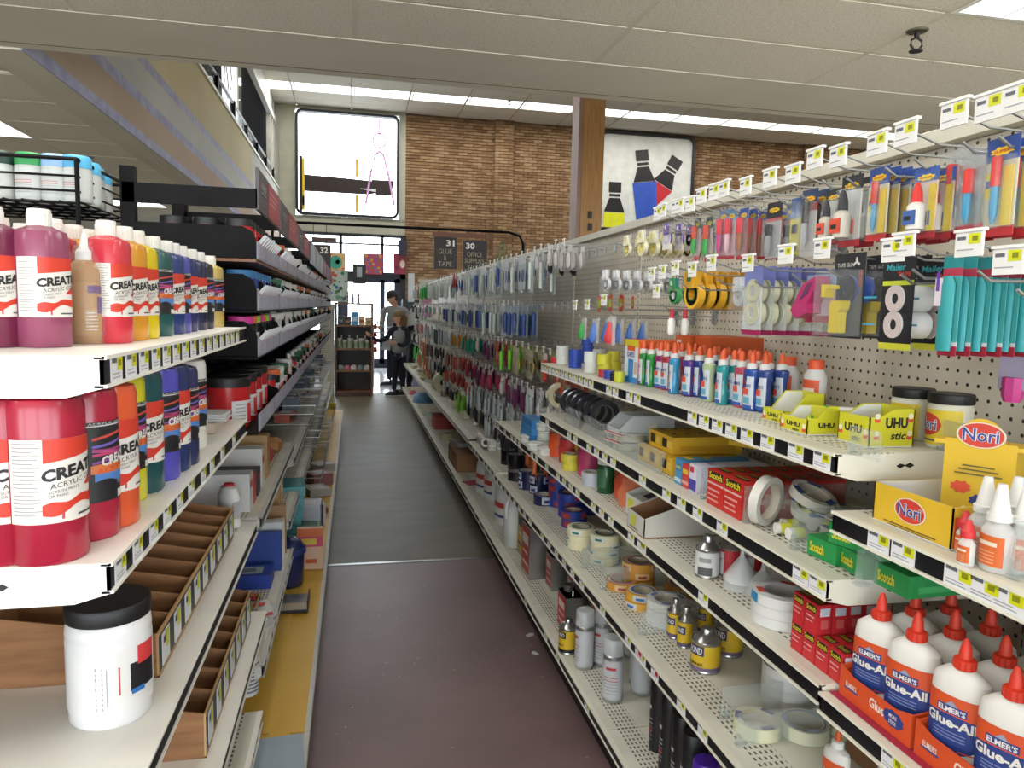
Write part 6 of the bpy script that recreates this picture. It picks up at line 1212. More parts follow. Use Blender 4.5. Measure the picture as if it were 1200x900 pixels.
# paint bottles
def paint(colr, style, r=.0435, H_=.235, e=2.0, cap=True, capk='d6d3cc'):
    kw = dict(e=e); hb = H_*.87; b = B()
    b.lathe([(r*.94, 0), (r, .004), (r, hb-.016), (r*.93, hb-.006), (r*.5, hb), (r*.42, hb+.002)], colr+':g', 28, **kw)
    c = B(); c.lathe([(r*.46, hb-.001), (r*.46, H_-.004), (r*.44, H_), (r*.1, H_+.0005)], capk, 24)
    for i in range(24): a = 2*math.pi*i/24; c.box(r*.46*math.cos(a)-.0006, r*.46*math.cos(a)+.0006, r*.46*math.sin(a)-.0006, r*.46*math.sin(a)+.0006, hb+.001, H_-.006, capk)
    l = B(); z0, z1 = H_*.22, H_*.65; h_ = z1-z0; v = lambda q: z0+h_*q
    if style == 'red':
        l.wrap(r, -1.75, 1.75, z0, z1, 'd3cfc8', .0004, 30, **kw)
        l.wrap(r, -.85, 1.0, lambda t: v(.72+.1*t), z1, 'c23522', .0007, 18, **kw)
        l.wtext('CREATEX', r, .15, 2.1, v(.55), h_*.15, '17171a', .0012, .045, h_*.12, **kw); l.wtext('ACRYLIC COLOR', r, .15, 1.7, v(.46), h_*.06, '2c2c30', .0012, 0, h_*.1, **kw)
        l.wtext('SCREEN PRINT', r, -.35, .8, v(.37), h_*.035, '5a5a5e', .0012, 0, h_*.04, **kw); l.wtext('OR PAINT', r, -.5, .5, v(.31), h_*.035, '5a5a5e', .0012, 0, h_*.02, **kw)
        l.wrap(r, -.9, .95, lambda t: v(.1+.13*t-.04*math.sin(t*9)), lambda t: v(.22+.12*t+.02*math.sin(t*14)), 'c0321f', .001, 20, **kw)
        l.wrap(r, .25, 1.0, lambda t: v(.4-.02*t), lambda t: v(.4+.24*t), 'c0321f', .0009, 10, **kw)
        l.wrap(r, -.45, -.38, v(.04), v(.12), 'b8404a', .001, 3, **kw); l.wrap(r, .0, .8, v(.05), v(.075), '4a4a4e', .001, 8, **kw)
        for q in range(19): l.wrap(r, -1.65, -1.0+.1*math.sin(q*2.3), v(.95-.047*q), v(.962-.047*q), '8f8c88', .0007, 8, **kw)
    elif style == 'black':
        l.wrap(r, -1.75, 1.75, z0, z1+h_*.06, '17171b', .0004, 30, **kw); l.wrap(r, -1.75, 1.75, z1+h_*.0, z1+h_*.015, 'c8c8c8', .0008, 24, **kw)
        for q in range(7): l.wrap(r, -.75, .9, lambda t, q=q: v(.5+.055*q+.06*math.sin(t*2+q)), lambda t, q=q: v(.535+.055*q+.06*math.sin(t*2+q)), ['7a3f8c', 'b03a6a', '8c4a9c', 'c0506a', '9c3a7a', '6a58b0', 'b8443a'][q], .0008, 14, **kw)
        l.wrap(r, -.7, .6, lambda t: v(.27+.03*math.sin(t*6)), lambda t: v(.42+.02*math.sin(t*5)), '4a7ab8', .0008, 12, **kw); l.wrap(r, -.8, .8, lambda t: v(.38), lambda t: v(.49+.02*math.sin(t*5)), 'c8703a', .0009, 12, **kw)
        l.wtext('CREATEX', r, .25, 1.5, v(.5), h_*.13, 'd4d2cc', .0014, .04, h_*.06, **kw); l.wtext('ACRYLIC', r, .0, 1.3, v(.39), h_*.08, 'c8502a', .0014, .03, h_*.04, **kw)
        l.wtext('ACRYLIC AIRBRUSH', r, 0, 1.7, z1+h_*.022, h_*.03, 'c8c8c8', .001, 0, **kw); l.wrap(r, .1, .9, v(.02), v(.12), 'cfcdc8', .0009, 8, **kw); l.wrap(r, .1, .7, v(.2), v(.25), '6a6a6e', .0009, 8, **kw)
    return kind('paint_bottle', [('body', b), ('cap', c), ('label', l)])
PB = {}
def PBk(*a, **k):
    key = (a, tuple(k.items()))
    if key not in PB: PB[key] = paint(*a, **k)
    return PB[key]
def place(px, py, z): p = onz(px, py, z); return p
gB = 'large paint bottles on the middle left shelf'
rowB = [('crimson', 'red', '9a1c34', 6, 652), ('crimson', 'red', '9a1c34', 59, 651), ('crimson', 'black', 'a02038', 100, 626), ('orange', 'red', 'cc5530', 125, 612), ('yellow', 'black', 'c2bc20', 138, 585), ('dark teal', 'red', '17454a', 160, 574), ('violet', 'black', '4c4aa8', 181, 560), ('navy', 'red', '22305f', 195, 550), ('indigo', 'black', '2a2f56', 207, 543), ('white', 'black', 'cfcdc6', 219, 524)]
def shade(nm, st): return '%s paint bottle with %s label' % (nm, 'red and white' if st == 'red' else 'black')
for i, (nm, st, c_, px, py) in enumerate(rowB):
    p = place(px, py, ZLB); k_ = PBk(c_, st)
    put(k_, shade(nm, st)+', %s' % ('cut by the left edge' if i == 0 else 'nearest whole one, middle shelf' if i == 1 else 'front row of the middle shelf'), 'bottle', (p.x, p.y, ZLB), FL-(.45 if i < 2 else .25), gB, s=1 if i < 8 else .96)
    for q in (1, 2):
        put(k_, shade(nm, st)+', %s%s' % (['', 'second row', 'third row'][q], ' at the left edge' if i == 0 else ', behind its twin' if i > 1 else ' next along'), 'bottle', (p.x-.1*q, p.y+.015*q, ZLB), FL-.2, gB)
p = place(45, 500, ZLB)
gA = 'paint bottles on the upper left shelf'
rowA = [('dark magenta', 'red', '6a2440', -4, 403), ('magenta', 'red', '86425c', 52, 403), ('red', 'red', 'bf3340', 128, 394), ('amber', 'red', 'c88a28', 148, 388), ('bright yellow', 'red', 'ccb416', 162, 387), ('dark green', 'black', '1d4e4e', 181, 384), ('blue', 'red', '25386e', 196, 382), ('violet', 'black', '4a4a9c', 204, 378), ('navy', 'red', '252e60', 213, 378), ('dark navy', 'red', '222848', 225, 376), ('charcoal', 'black', '2c2c38', 234, 376), ('tan', 'black', 'b09a58', 247, 375)]
for i, (nm, st, c_, px, py) in enumerate(rowA):
    p = place(px, py+3, ZLA); k_ = PBk(c_, st, .031, .185, 2.8); x = max(p.x, -.37) if i > 1 else p.x
    py_ = onx(px, py, x).y if i > 1 else p.y
    put(k_, shade(nm, st)+', %s' % ('at the left edge, top shelf' if i == 0 else 'front row of the top shelf'), 'bottle', (x, py_, ZLA), FL-(.5 if i < 2 else .3), gA)
    for q in (1, 2):
        if i in (5, 9) and q == 2: continue
        put(k_, shade(nm, st)+', %s of the top shelf' % ['', 'second row', 'third row'][q], 'bottle', (x-.078*q, py_+.012*q, ZLA), FL-.2, gA)
# brown bottle with a pointed nozzle in a clear bag
p = place(103, 402, ZLA)
b = B(); b.lathe([(.024, 0), (.025, .004), (.025, .105), (.02, .118), (.012, .124)], 'a5763f', 20); n = B(); n.lathe([(.013, .122), (.013, .136), (.008, .142), (.003, .165), (.002, .168)], 'd6d6d4', 14); l = B(); l.wrap(.025, -1.4, 1.4, .012, .09, 'b0834a'); l.wrap(.025, -.7, .1, .075, .086, '5e3070', .0008, 8); l.wrap(.025, -.2, .6, .045, .07, '5e3070', .0008, 8); l.wrap(.025, .1, .5, .012, .018, '5e3070', .0008, 6)
for q in range(6): l.wrap(.025, -.8, -.2, .02+.005*q, .022+.005*q, 'c8c0b8', .0008, 6)
g_ = B(); g_.lathe([(.028, 0), (.03, .02), (.031, .09), (.027, .12), (.02, .13), (.015, .145)], 'clear', 14, cap=False)
put(kind('nozzle_bottle', [('body', b), ('nozzle', n), ('label', l), ('wrapper', g_)]), 'brown nozzle bottle wrapped in clear film between magenta and red paint', 'bottle', (p.x, p.y, ZLA), FL-.5)
# paper stack and cards on the middle shelf end
pp = B(); pp.box(-.07, .07, -.05, .05, 0, .0016, 'cfd0d0'); PS = kind('paper_sheet', [('sheet', pp)])
p = place(243, 503, ZLB)
for i in range(8): put(PS, 'white leaflet in the small pile beside the white paint bottle, %s' % (nth(i)+' from the bottom'), 'paper', (-.38+rnd.uniform(-.004, .004), p.y+rnd.uniform(-.004, .004), ZLB+.026+.0022*i), rnd.uniform(-.08, .08), 'white leaflets')
b = B(); b.box(-.05, .05, -.07, .07, 0, .024, 'b8a898'); b.box(-.03, .03, -.04, .04, .024, .0245, '9a4a34'); put(kind('leaflet_box', [('box', b)]), 'low patterned carton under the white leaflets', 'box', (-.38, p.y, ZLB+.0005))
# white jar
b = B(); kw = dict(sx=1, sy=1); r = .062
b.lathe([(r*.9, 0), (r*.97, .006), (r*.97, .02), (r, .026), (r, .135), (r*.985, .14), (r, .145), (r*.97, .16), (r*.86, .168)], 'd8d8d8:g', 40)
c = B(); c.lathe([(r*.98, .165), (r*1.0, .167), (r*1.0, .188), (r*.97, .191), (r*.3, .192)], '111113', 40)
l = B(); l.wrap(r, .75, 1.9, .03, .125, 'd4d2d0', .0004, 14); l.wrap(r, 1.1, 1.9, .055, .1, '141418', .0008, 10); l.wrap(r, 1.3, 1.9, .095, .125, 'c83a3a', .001, 8); l.wrap(r, 1.12, 1.5, .05, .058, '2a6ab0', .001, 6)
l.wrap(r, .82, .86, .055, .1, 'a8484c', .0006, 3); l.wrap(r, .55, .57, .04, .1, '9a9a9c', .0006, 3)
for q in range(9): l.wrap(r, .3+.012*(q % 2), .33, .035+.008*q, .040+.008*q, '9c9c9e', .0006, 2); l.wrap(r, .45, .475, .035+.008*q, .039+.008*q, '9c9c9e', .0006, 2)
l.M = Matrix.Identity(4)
p = place(131, 834, ZLC)
put(kind('paint_jar', [('jar', b), ('lid', c), ('label', l)]), 'large white paint jar with a black lid on the lower left shelf', 'jar', (p.x, p.y, ZLC), -.35)
# cardboard bin boxes with slanted dividers
def bin_box(L, D, h_, n, scribble=False):
    """long card tray, local x along its front, front at y=0 going back to D"""
    t = .004; parts = []
    f = B(); f.box(0, L, 0, t, 0, h_*.8, 'cardboard_light'); parts.append(('front_panel', f))
    m = B(); m.box(0, L, 0, D, 0, t, 'cardboard'); m.box(0, L, D-t, D, t, h_*1.25, 'cardboard'); parts.append(('tray', m))
    for i in range(n+1):
        x = min(L*i/n, L-t); d = B(); d.prism([(t, t), (D-t, t), (D-t, h_*1.25), (t, h_*.8)], x, x+t*.8, 'cardboard', 'x'); parts.append(('divider', d))
    for i in range(n):
        g = B(); x = L*(i+.5)/n; g.box(x-.026, x+.026, -.0016, -.0004, h_*.12, h_*.7, 'cdd0d4'); g.fy(x-.002, x+.02, h_*.35, h_*.68, -.0021, 'c0c42a'); g.fy(x-.02, x-.004, h_*.5, h_*.62, -.0021, '3a3c44'); parts.append(('price_tag', g))
    bk_ = B(); bk_.box(0, L, -.0003, -.0001, h_*.08, h_*.74, '202024'); parts.append(('label_strip', bk_))
    if scribble: s_ = B(); s_.M = Matrix.Rotation(0, 4, 'Z'); s_.text('rge', D*.3, h_*.22, (-.0008, D*.4, h_*.45), '6a4a2c', (0, -1, 0), bold=-.01, shear=.3); parts.append(('handwriting', s_))
    return kind('cardboard_bin', parts)
yb0 = onx(187, 795, -.335).y; yb1 = 2.16
L1 = yb1-yb0
put(bin_box(L1, .26, .09, 9), 'empty divided cardboard bin behind the white jar', 'bin', (-.335, yb1, ZLC), -math.pi/2+math.pi, 'cardboard bins') if False else None
def put_bin(k_, label, x, y0, z):
    # front looks towards the aisle (+x): local x runs along +y, local y runs to -x
    o = put(k_, label, 'bin', (x, y0, z), math.pi/2, 'cardboard bins'); return o
put_bin(bin_box(L1, .26, .10, 9), 'upper empty cardboard bin with slanted dividers behind the white jar', -.335, yb0, ZLC)
y20 = 1.53
put_bin(bin_box(2.2-y20, .26, .12, 7, True), 'lower empty cardboard bin with a scribbled end', -.297, y20, .4785)
put_bin(bin_box(.16, .2, .08, 1), 'short leftover piece of cardboard bin beyond the lower bin', -.30, 2.3, .4005)
b = B(); b.lathe([(.03, 0), (.032, .004), (.032, .1), (.02, .11)], 'c4c4c4', 18, axis='z'); l = B()
for q in range(8): l.wrap(.032, -1.5, 1.5, .012+.011*q, .017+.011*q, '5a5c60')
put(kind('ribbed_cup', [('cup', b), ('rings', l)]), 'grey ribbed cup low down beside the lower cardboard bin', 'cup', (-.295, onx(290, 890, -.295).y+.02, .3105))

# ---- black display units further along
XB = -.26
def black_unit(y0, y1, label, seed, detail):
    oy = (y0+y1)/2; t = empty('display_unit', label, 'shelving', (XB, oy, 0), group='black display units')
    for yy in (y0, y1-.03): B().box(-.345, -.31, yy-oy, yy-oy+.03, .762 if y0 < 3.6 else .682, 1.77, 'black_steel').obj('post', t, smooth=False)
    B().box(-.34, 0, y0-oy, y0-oy+.012, 1.676, 1.728, 'black_steel').obj('header_panel', t, smooth=False)
    b = B(); b.box(-.004, .004, y0-oy, y1-oy-.01, 1.672, 1.785, '3a3538'); b.obj('header_board', t, smooth=False)
    L = y1-y0
    s_ = B(); s_.M = Matrix.Translation((.0045, 0, 0)) @ Matrix.Rotation(FL, 4, 'Z'); s_.box(y0-oy+L*.38, y1-oy-.02, -.0008, 0, 1.677, 1.78, '9c3038')
    s_.box(y0-oy+L*.1, y0-oy+L*.3, -.0012, 0, 1.725, 1.729, '8a8688'); s_.text('PAINT', L*.2, .02, (y0-oy+L*.2, -.001, 1.735), 'b4aeb0', bold=0)
    for q in range(3): s_.box(y0-oy+L*.45, y0-oy+L*(.85-.06*q), -.0012, -.0009, 1.755-.016*q, 1.760-.016*q, 'c08a8c')
    s_.obj('header_print', t, smooth=False)
    n = 3
    for z, h_, kk in ((1.552, .075, 'a'), (1.412, .085, 'b'), (1.282, .085, 'c'), (1.07, .05 if detail else 0, 'd')):
        b = B(); b.box(-.34, -.005, y0-oy+.002, y1-oy-.002, z-.022, z-.014, 'shelf_wood' if kk == 'a' else 'black_steel'); b.obj('shelf', t, smooth=False)
        if h_:
            for i in range(n+1):
                yy = y0-oy+.004+i*(L-.01)/n; d = B(); pr = [(-.33, z-.012), (-.004, z-.012), (-.004, z+h_*.5), (-.012, z+h_*.8), (-.04, z+h_), (-.33, z+h_)]
                d.prism([(p_[0], p_[1]) for p_ in pr], yy-.003, yy+.003, 'black_steel', 'y'); d.obj('divider', t, smooth=False)
            pass
        if 1:
            for i in range(n):
                yy = y0-oy+.008+i*(L-.01)/n; w_ = (L-.01)/n-.008
                f = B(); f.box(-.004, 0, yy, yy+w_, z-.014, z+.034, '8c8c9a'); f.box(0, .0008, yy+w_*.1, yy+w_*.9, z-.008, z+.028, '9c9cab')
                for q in range(3): f.box(.0008, .0011, yy+w_*.15, yy+w_*.75, z+.002+.008*q, z+.004+.008*q, '85859a')
                f.obj('tray_front', t, smooth=False)
    B().box(-.345, -.34, y0-oy+.03, y1-oy-.03, .762 if y0 < 3.6 else .682, 1.6 if detail > 0 else 1.3, '1a1816').obj('back_panel', t, smooth=False)
    return t
def tub(lid, body, r=.048, h_=.085, name='paint_tub', logo=True):
    b = B(); b.lathe([(r*.94, 0), (r, .005), (r, h_*.82), (r*.95, h_*.84)], body+':g', 22); c = B(); c.lathe([(r*1.03, h_*.82), (r*1.03, h_*.98), (r*1.0, h_)], lid, 24)
    l = B(); l.wrap(r, -.9, 1.4, h_*.12, h_*.56, 'c4c4c4'); l.wrap(r, -.1, .35, h_*.14, h_*.5, 'c03038', .0008, 6); l.wrap(r, .45, .9, h_*.1, h_*.36, '18181c', .0008, 6)
    for q in range(5): l.wrap(r, -.75, -.25, h_*(.2+.07*q), h_*(.22+.07*q), '8c8c90', .0008, 5)
    return kind(name, [('tub', b), ('lid', c), ('label', l)])
TR = tub('121214', 'b02024'); TBl = tub('2a6a9c', '28408c'); TP = tub('b83080', '18181c'); TO = tub('c8602a', '1c1c20'); TG = tub('7cb83a', '2a2a2e'); TW_ = tub('c8c8c4', 'c0bcb8'); TGn = tub('2a6a4a', '1c4a34'); TRs = tub('121214', 'b02024', .036, .075)
def sq(body, cap='c8c8c8', name='acrylic_bottle', h_=.12):
    b = B(); b.lathe([(.019, 0), (.02, .003), (.02, h_*.7), (.012, h_*.8)], body, 14, e=3); c = B(); c.lathe([(.011, h_*.78), (.011, h_)], cap, 12); l = B(); l.wrap(.02, -1, 1, h_*.1, h_*.6, 'bebec2', e=3); l.wrap(.02, -.5, .5, h_*.3, h_*.5, 'b03038', .0009, 6, e=3); l.wrap(.02, .0, .6, h_*.1, h_*.2, '18181c', .0009, 6, e=3)
    return kind(name, [('body', b), ('cap', c), ('label', l)])
SQ = [sq(c_) for c_ in ('c8c8c4', '2a3c8c', 'b03040', 'c8b020', '2a7a4a', '1c1c22', '8a4a8a', 'c0602a')]
tube_b = B(); tube_b.prism([(-.016, 0), (.016, 0), (.011, .09), (-.011, .09)], -.01, .01, 'b4b6ba'); tube_c = B(); tube_c.lathe([(.009, -.018), (.011, 0)], 'c8c8c4', 10); tube_l = B(); tube_l.fy(-.012, .012, .02, .06, -.0106, 'b03a40')
TB_ = kind('paint_tube', [('tube', tube_b), ('cap', tube_c), ('label', tube_l)])
UN = [(2.15, 2.75), (2.78, 3.62), (3.65, 4.5), (4.53, 5.4), (5.43, 6.3), (6.33, 7.2), (7.23, 8.1), (8.13, 8.85)]
UW = ['nearest black display unit with red paint tubs', 'second black display unit from the camera', 'third black display unit from the camera', 'fourth black display unit from the camera', 'fifth black display unit from the camera', 'sixth black display unit from the camera', 'seventh black display unit from the camera', 'furthest black display unit by the beige post']
ur = random.Random(11)
for ui, (y0, y1) in enumerate(UN):
    black_unit(y0, y1, UW[ui], ui, ui); oy = (y0+y1)/2; w1 = 'in the %s unit' % nth(ui)
    lvl = [(1.5385, 'top'), (1.3985, 'second'), (1.2685, 'third'), (1.0565, 'lowest')]
    for li, (z, lw) in enumerate(lvl):
        n = 6 if ui < 3 else 4; c_ = 0
        y = y0+.05; i = 0
        while y < y1-.04:
            if ui == 0 and li == 0: k_, nm, hgt = TR, 'black lidded red paint tub', 0
            elif ui == 0 and li == 1: k_, nm, hgt = (TBl, 'blue lidded paint tub', 0)
            elif ui == 0 and li == 2: k_, nm, hgt = [(TP, 'pink lidded paint tub', 0), (TO, 'orange lidded paint tub', 0), (TG, 'lime lidded paint tub', 0)][i % 3]
            elif ui == 0 and li == 3: k_, nm, hgt = (TR, 'red paint tub', 0)
            else:
                q = ur.random()
                if q < .22: k_, nm = TRs, 'small red paint tub'
                elif q < .3: k_, nm = TGn, 'green paint tub'
                elif q < .38: k_, nm = TO, 'orange lidded paint tub'
                elif q < .75: k_, nm = SQ[ur.randrange(8)], 'small labelled paint bottle'
                else: k_, nm = TW_, 'white paint tub'
            istub = k_[0] == 'paint_tub'; sc_ = 1.0; big = ui == 0 and li == 3
            step = (.14 if big else .078) if istub else .046
            for dx in (((.1, .24) if big else (.055, .14, .225)) if ui == 0 else (.05,)):
                xx = XB-dx
                put(k_, '%s %s, %s level, %s along%s' % (nm, w1, lw, nth(i), '' if ui else ', %s row' % {.055: 'front', .14: 'middle', .225: 'rear', .1: 'front', .24: 'rear'}[dx]), 'tub' if 'tub' in nm else 'bottle', (xx, y+.03*big, z), FL-.3, 'paints of the %s black unit' % nth(ui), stretch=((1.35, 1.35, 1.75) if big else (.72, .72, 1.3)) if istub else None)
            y += step; i += 1
        # tubes standing or lying in the tray fronts
        if li < 3 and ui < 6:
            for j in range(9 if ui < 3 else 5):
                yy = y0+.06+j*(y1-y0-.12)/(9 if ui < 3 else 5)
                put(TB_, 'white paint tube lying %s, %s tray, %s along' % (w1, lw, nth(j)), 'tube', (XB-.012, yy, z+.034), 0, 'paint tubes of the %s black unit' % nth(ui), rot=(R(40), 0, FL), s=.5)
put(pbox('grey_bin', .2, .16, .14, '6e6a72'), 'grey box standing behind the top row of red tubs', 'box', (-.72, 2.6, 1.58), FL) if False else None
# lower shelves under the black units: white carton things, metal lips, acrylic, wire baskets
t = empty('shelving_unit', 'long lower left shelving under the black display units', 'shelving', (XLB-.06, 5.5, 0), group='left-hand shelving units')
for z, x, y0, y1, tg in ((.76, -.29, 2.32, 3.6, []), (.68, -.29, 3.6, 6.2, []), (.40, -.26, 2.08, 3.1, run(2.1, 3.1, .09, .1, 3)), (.52, -.27, 3.1, 4.6, []), (.5, -.28, 4.6, 8.9, [])):
    shelf(t, x, y0, y1, z, .55, tg, side=-1, lipk='b8b7b2', deck='shelf_deck', lip=.036, strip='4a4b4e' if not tg else 'strip_black')
for y0 in (2.12, 3.34, 4.56, 5.78, 7.0): base_unit(y0, y0+1.22 if y0 < 7 else 8.95, t, 5.5)
B().box(0, .66, 2.12-5.5, 8.95-5.5, 0, .12, '0c0b0b').obj('kick_plate', t, smooth=False); B().box(-.03, -.005, 2.12-5.5, 8.95-5.5, .1, .67, '1a1816').obj('back_panel', t, smooth=False)
g = 'odd goods on the lower left shelves'
wd = B(); wd.lathe([(.045, 0), (.05, .004), (.05, .09), (.035, .115), (.02, .12)], 'c8c8c4', 22, sx=.55); wl = B(); wl.box(-.012, .012, -.0505, -.05, .03, .08, '9a9a9c'); wr_ = B(); wr_.lathe([(.018, .118), (.018, .126)], 'b03038', 14, sx=.8)
put(kind('white_dispenser', [('body', wd), ('print', wl), ('cap', wr_)]), 'white rounded dispenser at the end of the upper cardboard bin', 'dispenser', (-.36, 2.25, .7605), FL-1.0)
for i, (y, k_, h_, nm) in enumerate([(2.42, 'c4c4c4', .12, 'white boxed tool pack'), (2.5, 'b4423c', .1, 'red and white boxed pack'), (2.62, '2a2a2e', .09, 'dark flat pack'), (2.74, 'c8c6c2', .14, 'tall white carton'), (2.9, 'a08050', .16, 'tan upright carton')]):
    put(pbox('boxed_pack', .07, .2, h_, k_, [('f', .15, .85, .6, .8, 'b03a38'), ('S', .1, .5, .2, .5, '3a3a3e')]), '%s beyond the white dispenser' % nm, 'box', (-.42, y, .7605), FL, g)
hx = B(); hx.lathe([(.03, 0), (.05, .02), (.05, .05), (.03, .07)], '9a6a3a', 8); put(kind('wooden_block', [('block', hx)]), 'tan wooden block beside a red wrapped pack', 'block', (-.36, 3.35, .7605)); put(lump('red_pack', .09, .08, .06, '9a3a3a', 12), 'red wrapped pack beside the wooden block', 'pack', (-.38, 3.2, .7605))
put(pbox('blue_box', .12, .16, .05, '1f3a94', [('t', .2, .8, .2, .8, '9aa4a8'), ('t', .35, .65, .35, .65, '5a6a74')]), 'blue carton with a pale oval on top', 'box', (-.37, 2.72, .4005), FL, g)
put(lump('clear_pack_bag', .17, .16, .05, 'clear_fog', 21), 'clear film bag with red printed labels', 'bag', (-.33, 2.4, .4005), FL); lb = B(); lb.box(-.03, .03, -.012, .012, 0, .001, 'b82a38')
for i, (dx, dy, dz) in enumerate([(0, 0, .045), (.03, -.05, .03), (-.03, .03, .05)]): put(kind('red_label', [('label', lb)]), 'red label strip on the clear film bag, %s' % ['middle', 'nearest', 'furthest'][i], 'label', (-.31+dx, 2.4+dy, .405+dz), .3*i, 'red label strips')
for i, (y, k_, h_) in enumerate([(2.86, '24408c', .15), (2.92, 'c4c8cc', .17), (2.98, 'c8c8c4', .16), (3.05, '8a6a42', .2)]):
    put(pbox('upright_pack', .035, .18, h_, k_, [('f', .1, .9, .6, .8, '9a9a9e')]), ['blue upright pack', 'pale upright pack', 'white upright pack', 'brown wooden framed pack'][i]+' on the low shelf under the metal lip', 'box', (-.36, y, .4005), FL+.05*i, g)
for i, y in enumerate((3.2, 3.28, 3.36)): put(pbox('canvas_panel', .02, .3, .22, 'a8875a', [('f', 0, 1, 0, 1, 'c8c4b8')]), 'canvas panel standing on edge, %s from the camera' % nth(i), 'panel', (-.46, y, .5205), FL, 'canvas panels')
# on the yellow deck
DK = .1705
def deck(px, py): p = onz(px, py, DK); return p
p = deck(320, 880)
for i in range(6): b_ = B(); b_.box(-.12, .12, -.16, .16, 0, .002, '8fa0ac'); put(kind('grey_folder', [('folder', b_)]), 'blue grey folder in the stack on the yellow deck, %s from the bottom' % nth(i), 'folder', (-.31+.004*i, 1.93+.004*i, DK+.0023*i), FL*(1)+.02*i, 'blue grey folders')
b = B(); kz = 'a8a8a8:m'
for i in range(3): b.box(-.1, .1, -.06+.04*i, -.022+.04*i, .012, .042-.004*i, 'tin')
c = B(); c.box(-.105, .105, -.066, .066, 0, .012, '151515'); c.box(.1, .106, -.066, .066, .012, .05, '151515')
p = deck(335, 712); put(kind('metal_roll_pack', [('rolls', b), ('tray', c)]), 'silver metal rolls in a black tray on the yellow deck', 'roll', (-.285, p.y+.0, DK), 0)
b = B(); b.lathe([(.055, 0), (.062, .01), (.066, .15), (.072, .155), (.072, .17), (.05, .2), (.03, .215)], '222d5c:g', 24); c = B(); c.lathe([(.074, .15), (.074, .172)], '2a3870', 24); l = B(); l.wrap(.066, .4, 1.4, .03, .14, '8c94a4')
p = deck(333, 690); put(kind('blue_bucket', [('bucket', b), ('rim', c), ('label', l)]), 'dark blue bucket with a lid on the yellow deck', 'bucket', (-.28, p.y+.05, DK), FL)
b = B(); b.box(-.06, .06, -.015, .015, 0, .2, 'c8a890'); c = B(); c.fy(-.058, .058, .11, .16, -.0156, 'c04a6a'); c.fy(-.04, .03, .12, .15, -.016, 'c8b040'); c.fy(-.058, .058, .16, .198, -.0156, 'c86a3a'); c.fy(-.02, .03, .03, .05, -.016, 'b8502a')
p = deck(358, 668); put(kind('clay_pack', [('pack', b), ('print', c)]), 'pink and orange printed pack standing on the yellow deck', 'pack', (-.20, p.y+.02, DK), 0)
for i in range(5): put(pbox('teal_case', .15, .2, .048, 'clear_teal', [('t', .1, .9, .1, .9, '2a7a84'), ('s', .2, .8, .3, .6, '1a5a64')]), 'clear teal plastic case, %s in the tall stack' % (nth(i)+' from the bottom'), 'case', (-.33+.004*i, 3.7, DK+.125+.049*i), .03*i, 'clear teal cases')
for i in range(3): put(pbox('green_case', .19, .26, .04, 'clear_green', [('t', .1, .9, .1, .9, '6a8a7c'), ('s', .1, .9, .4, .55, '8aa89c')]), 'clear green plastic case, %s in the low stack' % (nth(i)+' from the bottom'), 'case', (-.26, 3.78, DK+.0005+.041*i), .02*i, 'clear green cases')
for i, (y, k_, h_) in enumerate([(3.95, 'b4b8c4', .2), (4.1, '2a2a30', .16), (4.25, 'c0bcc4', .12), (4.5, '7a3a2a', .03), (4.9, 'a8a8a4', .05), (5.2, '9a6a6a', .08), (5.6, 'b4b4b0', .06)]):
    put(pbox('deck_pack', .14, .16, h_, k_, [('t', .2, .8, .2, .8, 'c8c8cc'), ('s', .2, .8, .3, .7, '6a6a74')]), ['tall pale blister pack', 'black framed pack', 'pale carton', 'flat brown tray', 'grey low pack', 'dull pink pack', 'pale low pack'][i]+' on the yellow deck past the teal cases', 'box', (-.24, y, DK+.0005), .1*i, 'packs on the yellow deck')
def basket(y0, y1, z, x0, d_, h_, label):
    t = empty('wire_basket', label, 'basket', (x0, y0, z), group='wire baskets'); L = y1-y0
    b = B(); P = lambda x, y, zz: (x, y, zz)
    for zz, dd in ((h_, 0), (h_*.55, .01), (.0, .03)): b.tube([(-dd, 0, zz), (-dd, L, zz), (-d_, L, zz), (-d_, 0, zz)], .003, 'steel_wire', 5, True)
    b.obj('rim', t)
    n = max(4, int(L/.06)); c = B()
    for i in range(n+1): y = L*i/n; c.tube([(0, y, h_), (-.03, y, 0), (-d_, y, 0), (-d_, y, h_)], .0018, 'steel_wire', 4)
    c.obj('grid', t)
for i, (y0, y1, z) in enumerate([(4.0, 4.75, .78), (4.8, 5.6, .78), (5.65, 6.5, .78), (6.55, 7.4, .78), (7.45, 8.4, .78), (4.7, 5.6, .53), (5.65, 6.5, .53), (6.55, 7.5, .53), (5.0, 6.0, .2), (6.1, 7.1, .2), (7.2, 8.2, .2)]):
    basket(y0, y1, z, -.2, .35, .1, 'wire basket, %s from the camera in the %s tier' % (nth(i if i < 5 else i-5 if i < 8 else i-8), 'upper' if i < 5 else 'middle' if i < 8 else 'bottom'))
    for j in range(4):
        q = ur.randrange(5); yy = y0+.1+j*(y1-y0-.15)/4
        put(pbox('basket_pack', .08, .14, .05+.03*(q % 3), ['9aa4b0', 'b4a8a0', '4a5a6a', 'a85a4a', 'c0c0c0'][q], [('t', .1, .9, .2, .8, 'c8c8cc'), ('s', .1, .9, .3, .7, ['6a3a3a', '3a5a7a', 'c0c0c4', '2a2a30', '7a8a4a'][q])]), 'small boxed pack in a wire basket, %s tier, %s basket, %s along' % ('upper' if i < 5 else 'middle' if i < 8 else 'bottom', nth(i if i < 5 else i-5 if i < 8 else i-8), nth(j)), 'box', (-.36, yy, z+.004), ur.uniform(-.3, .3), 'boxed packs in the wire baskets')
    if z > .7:
        pass
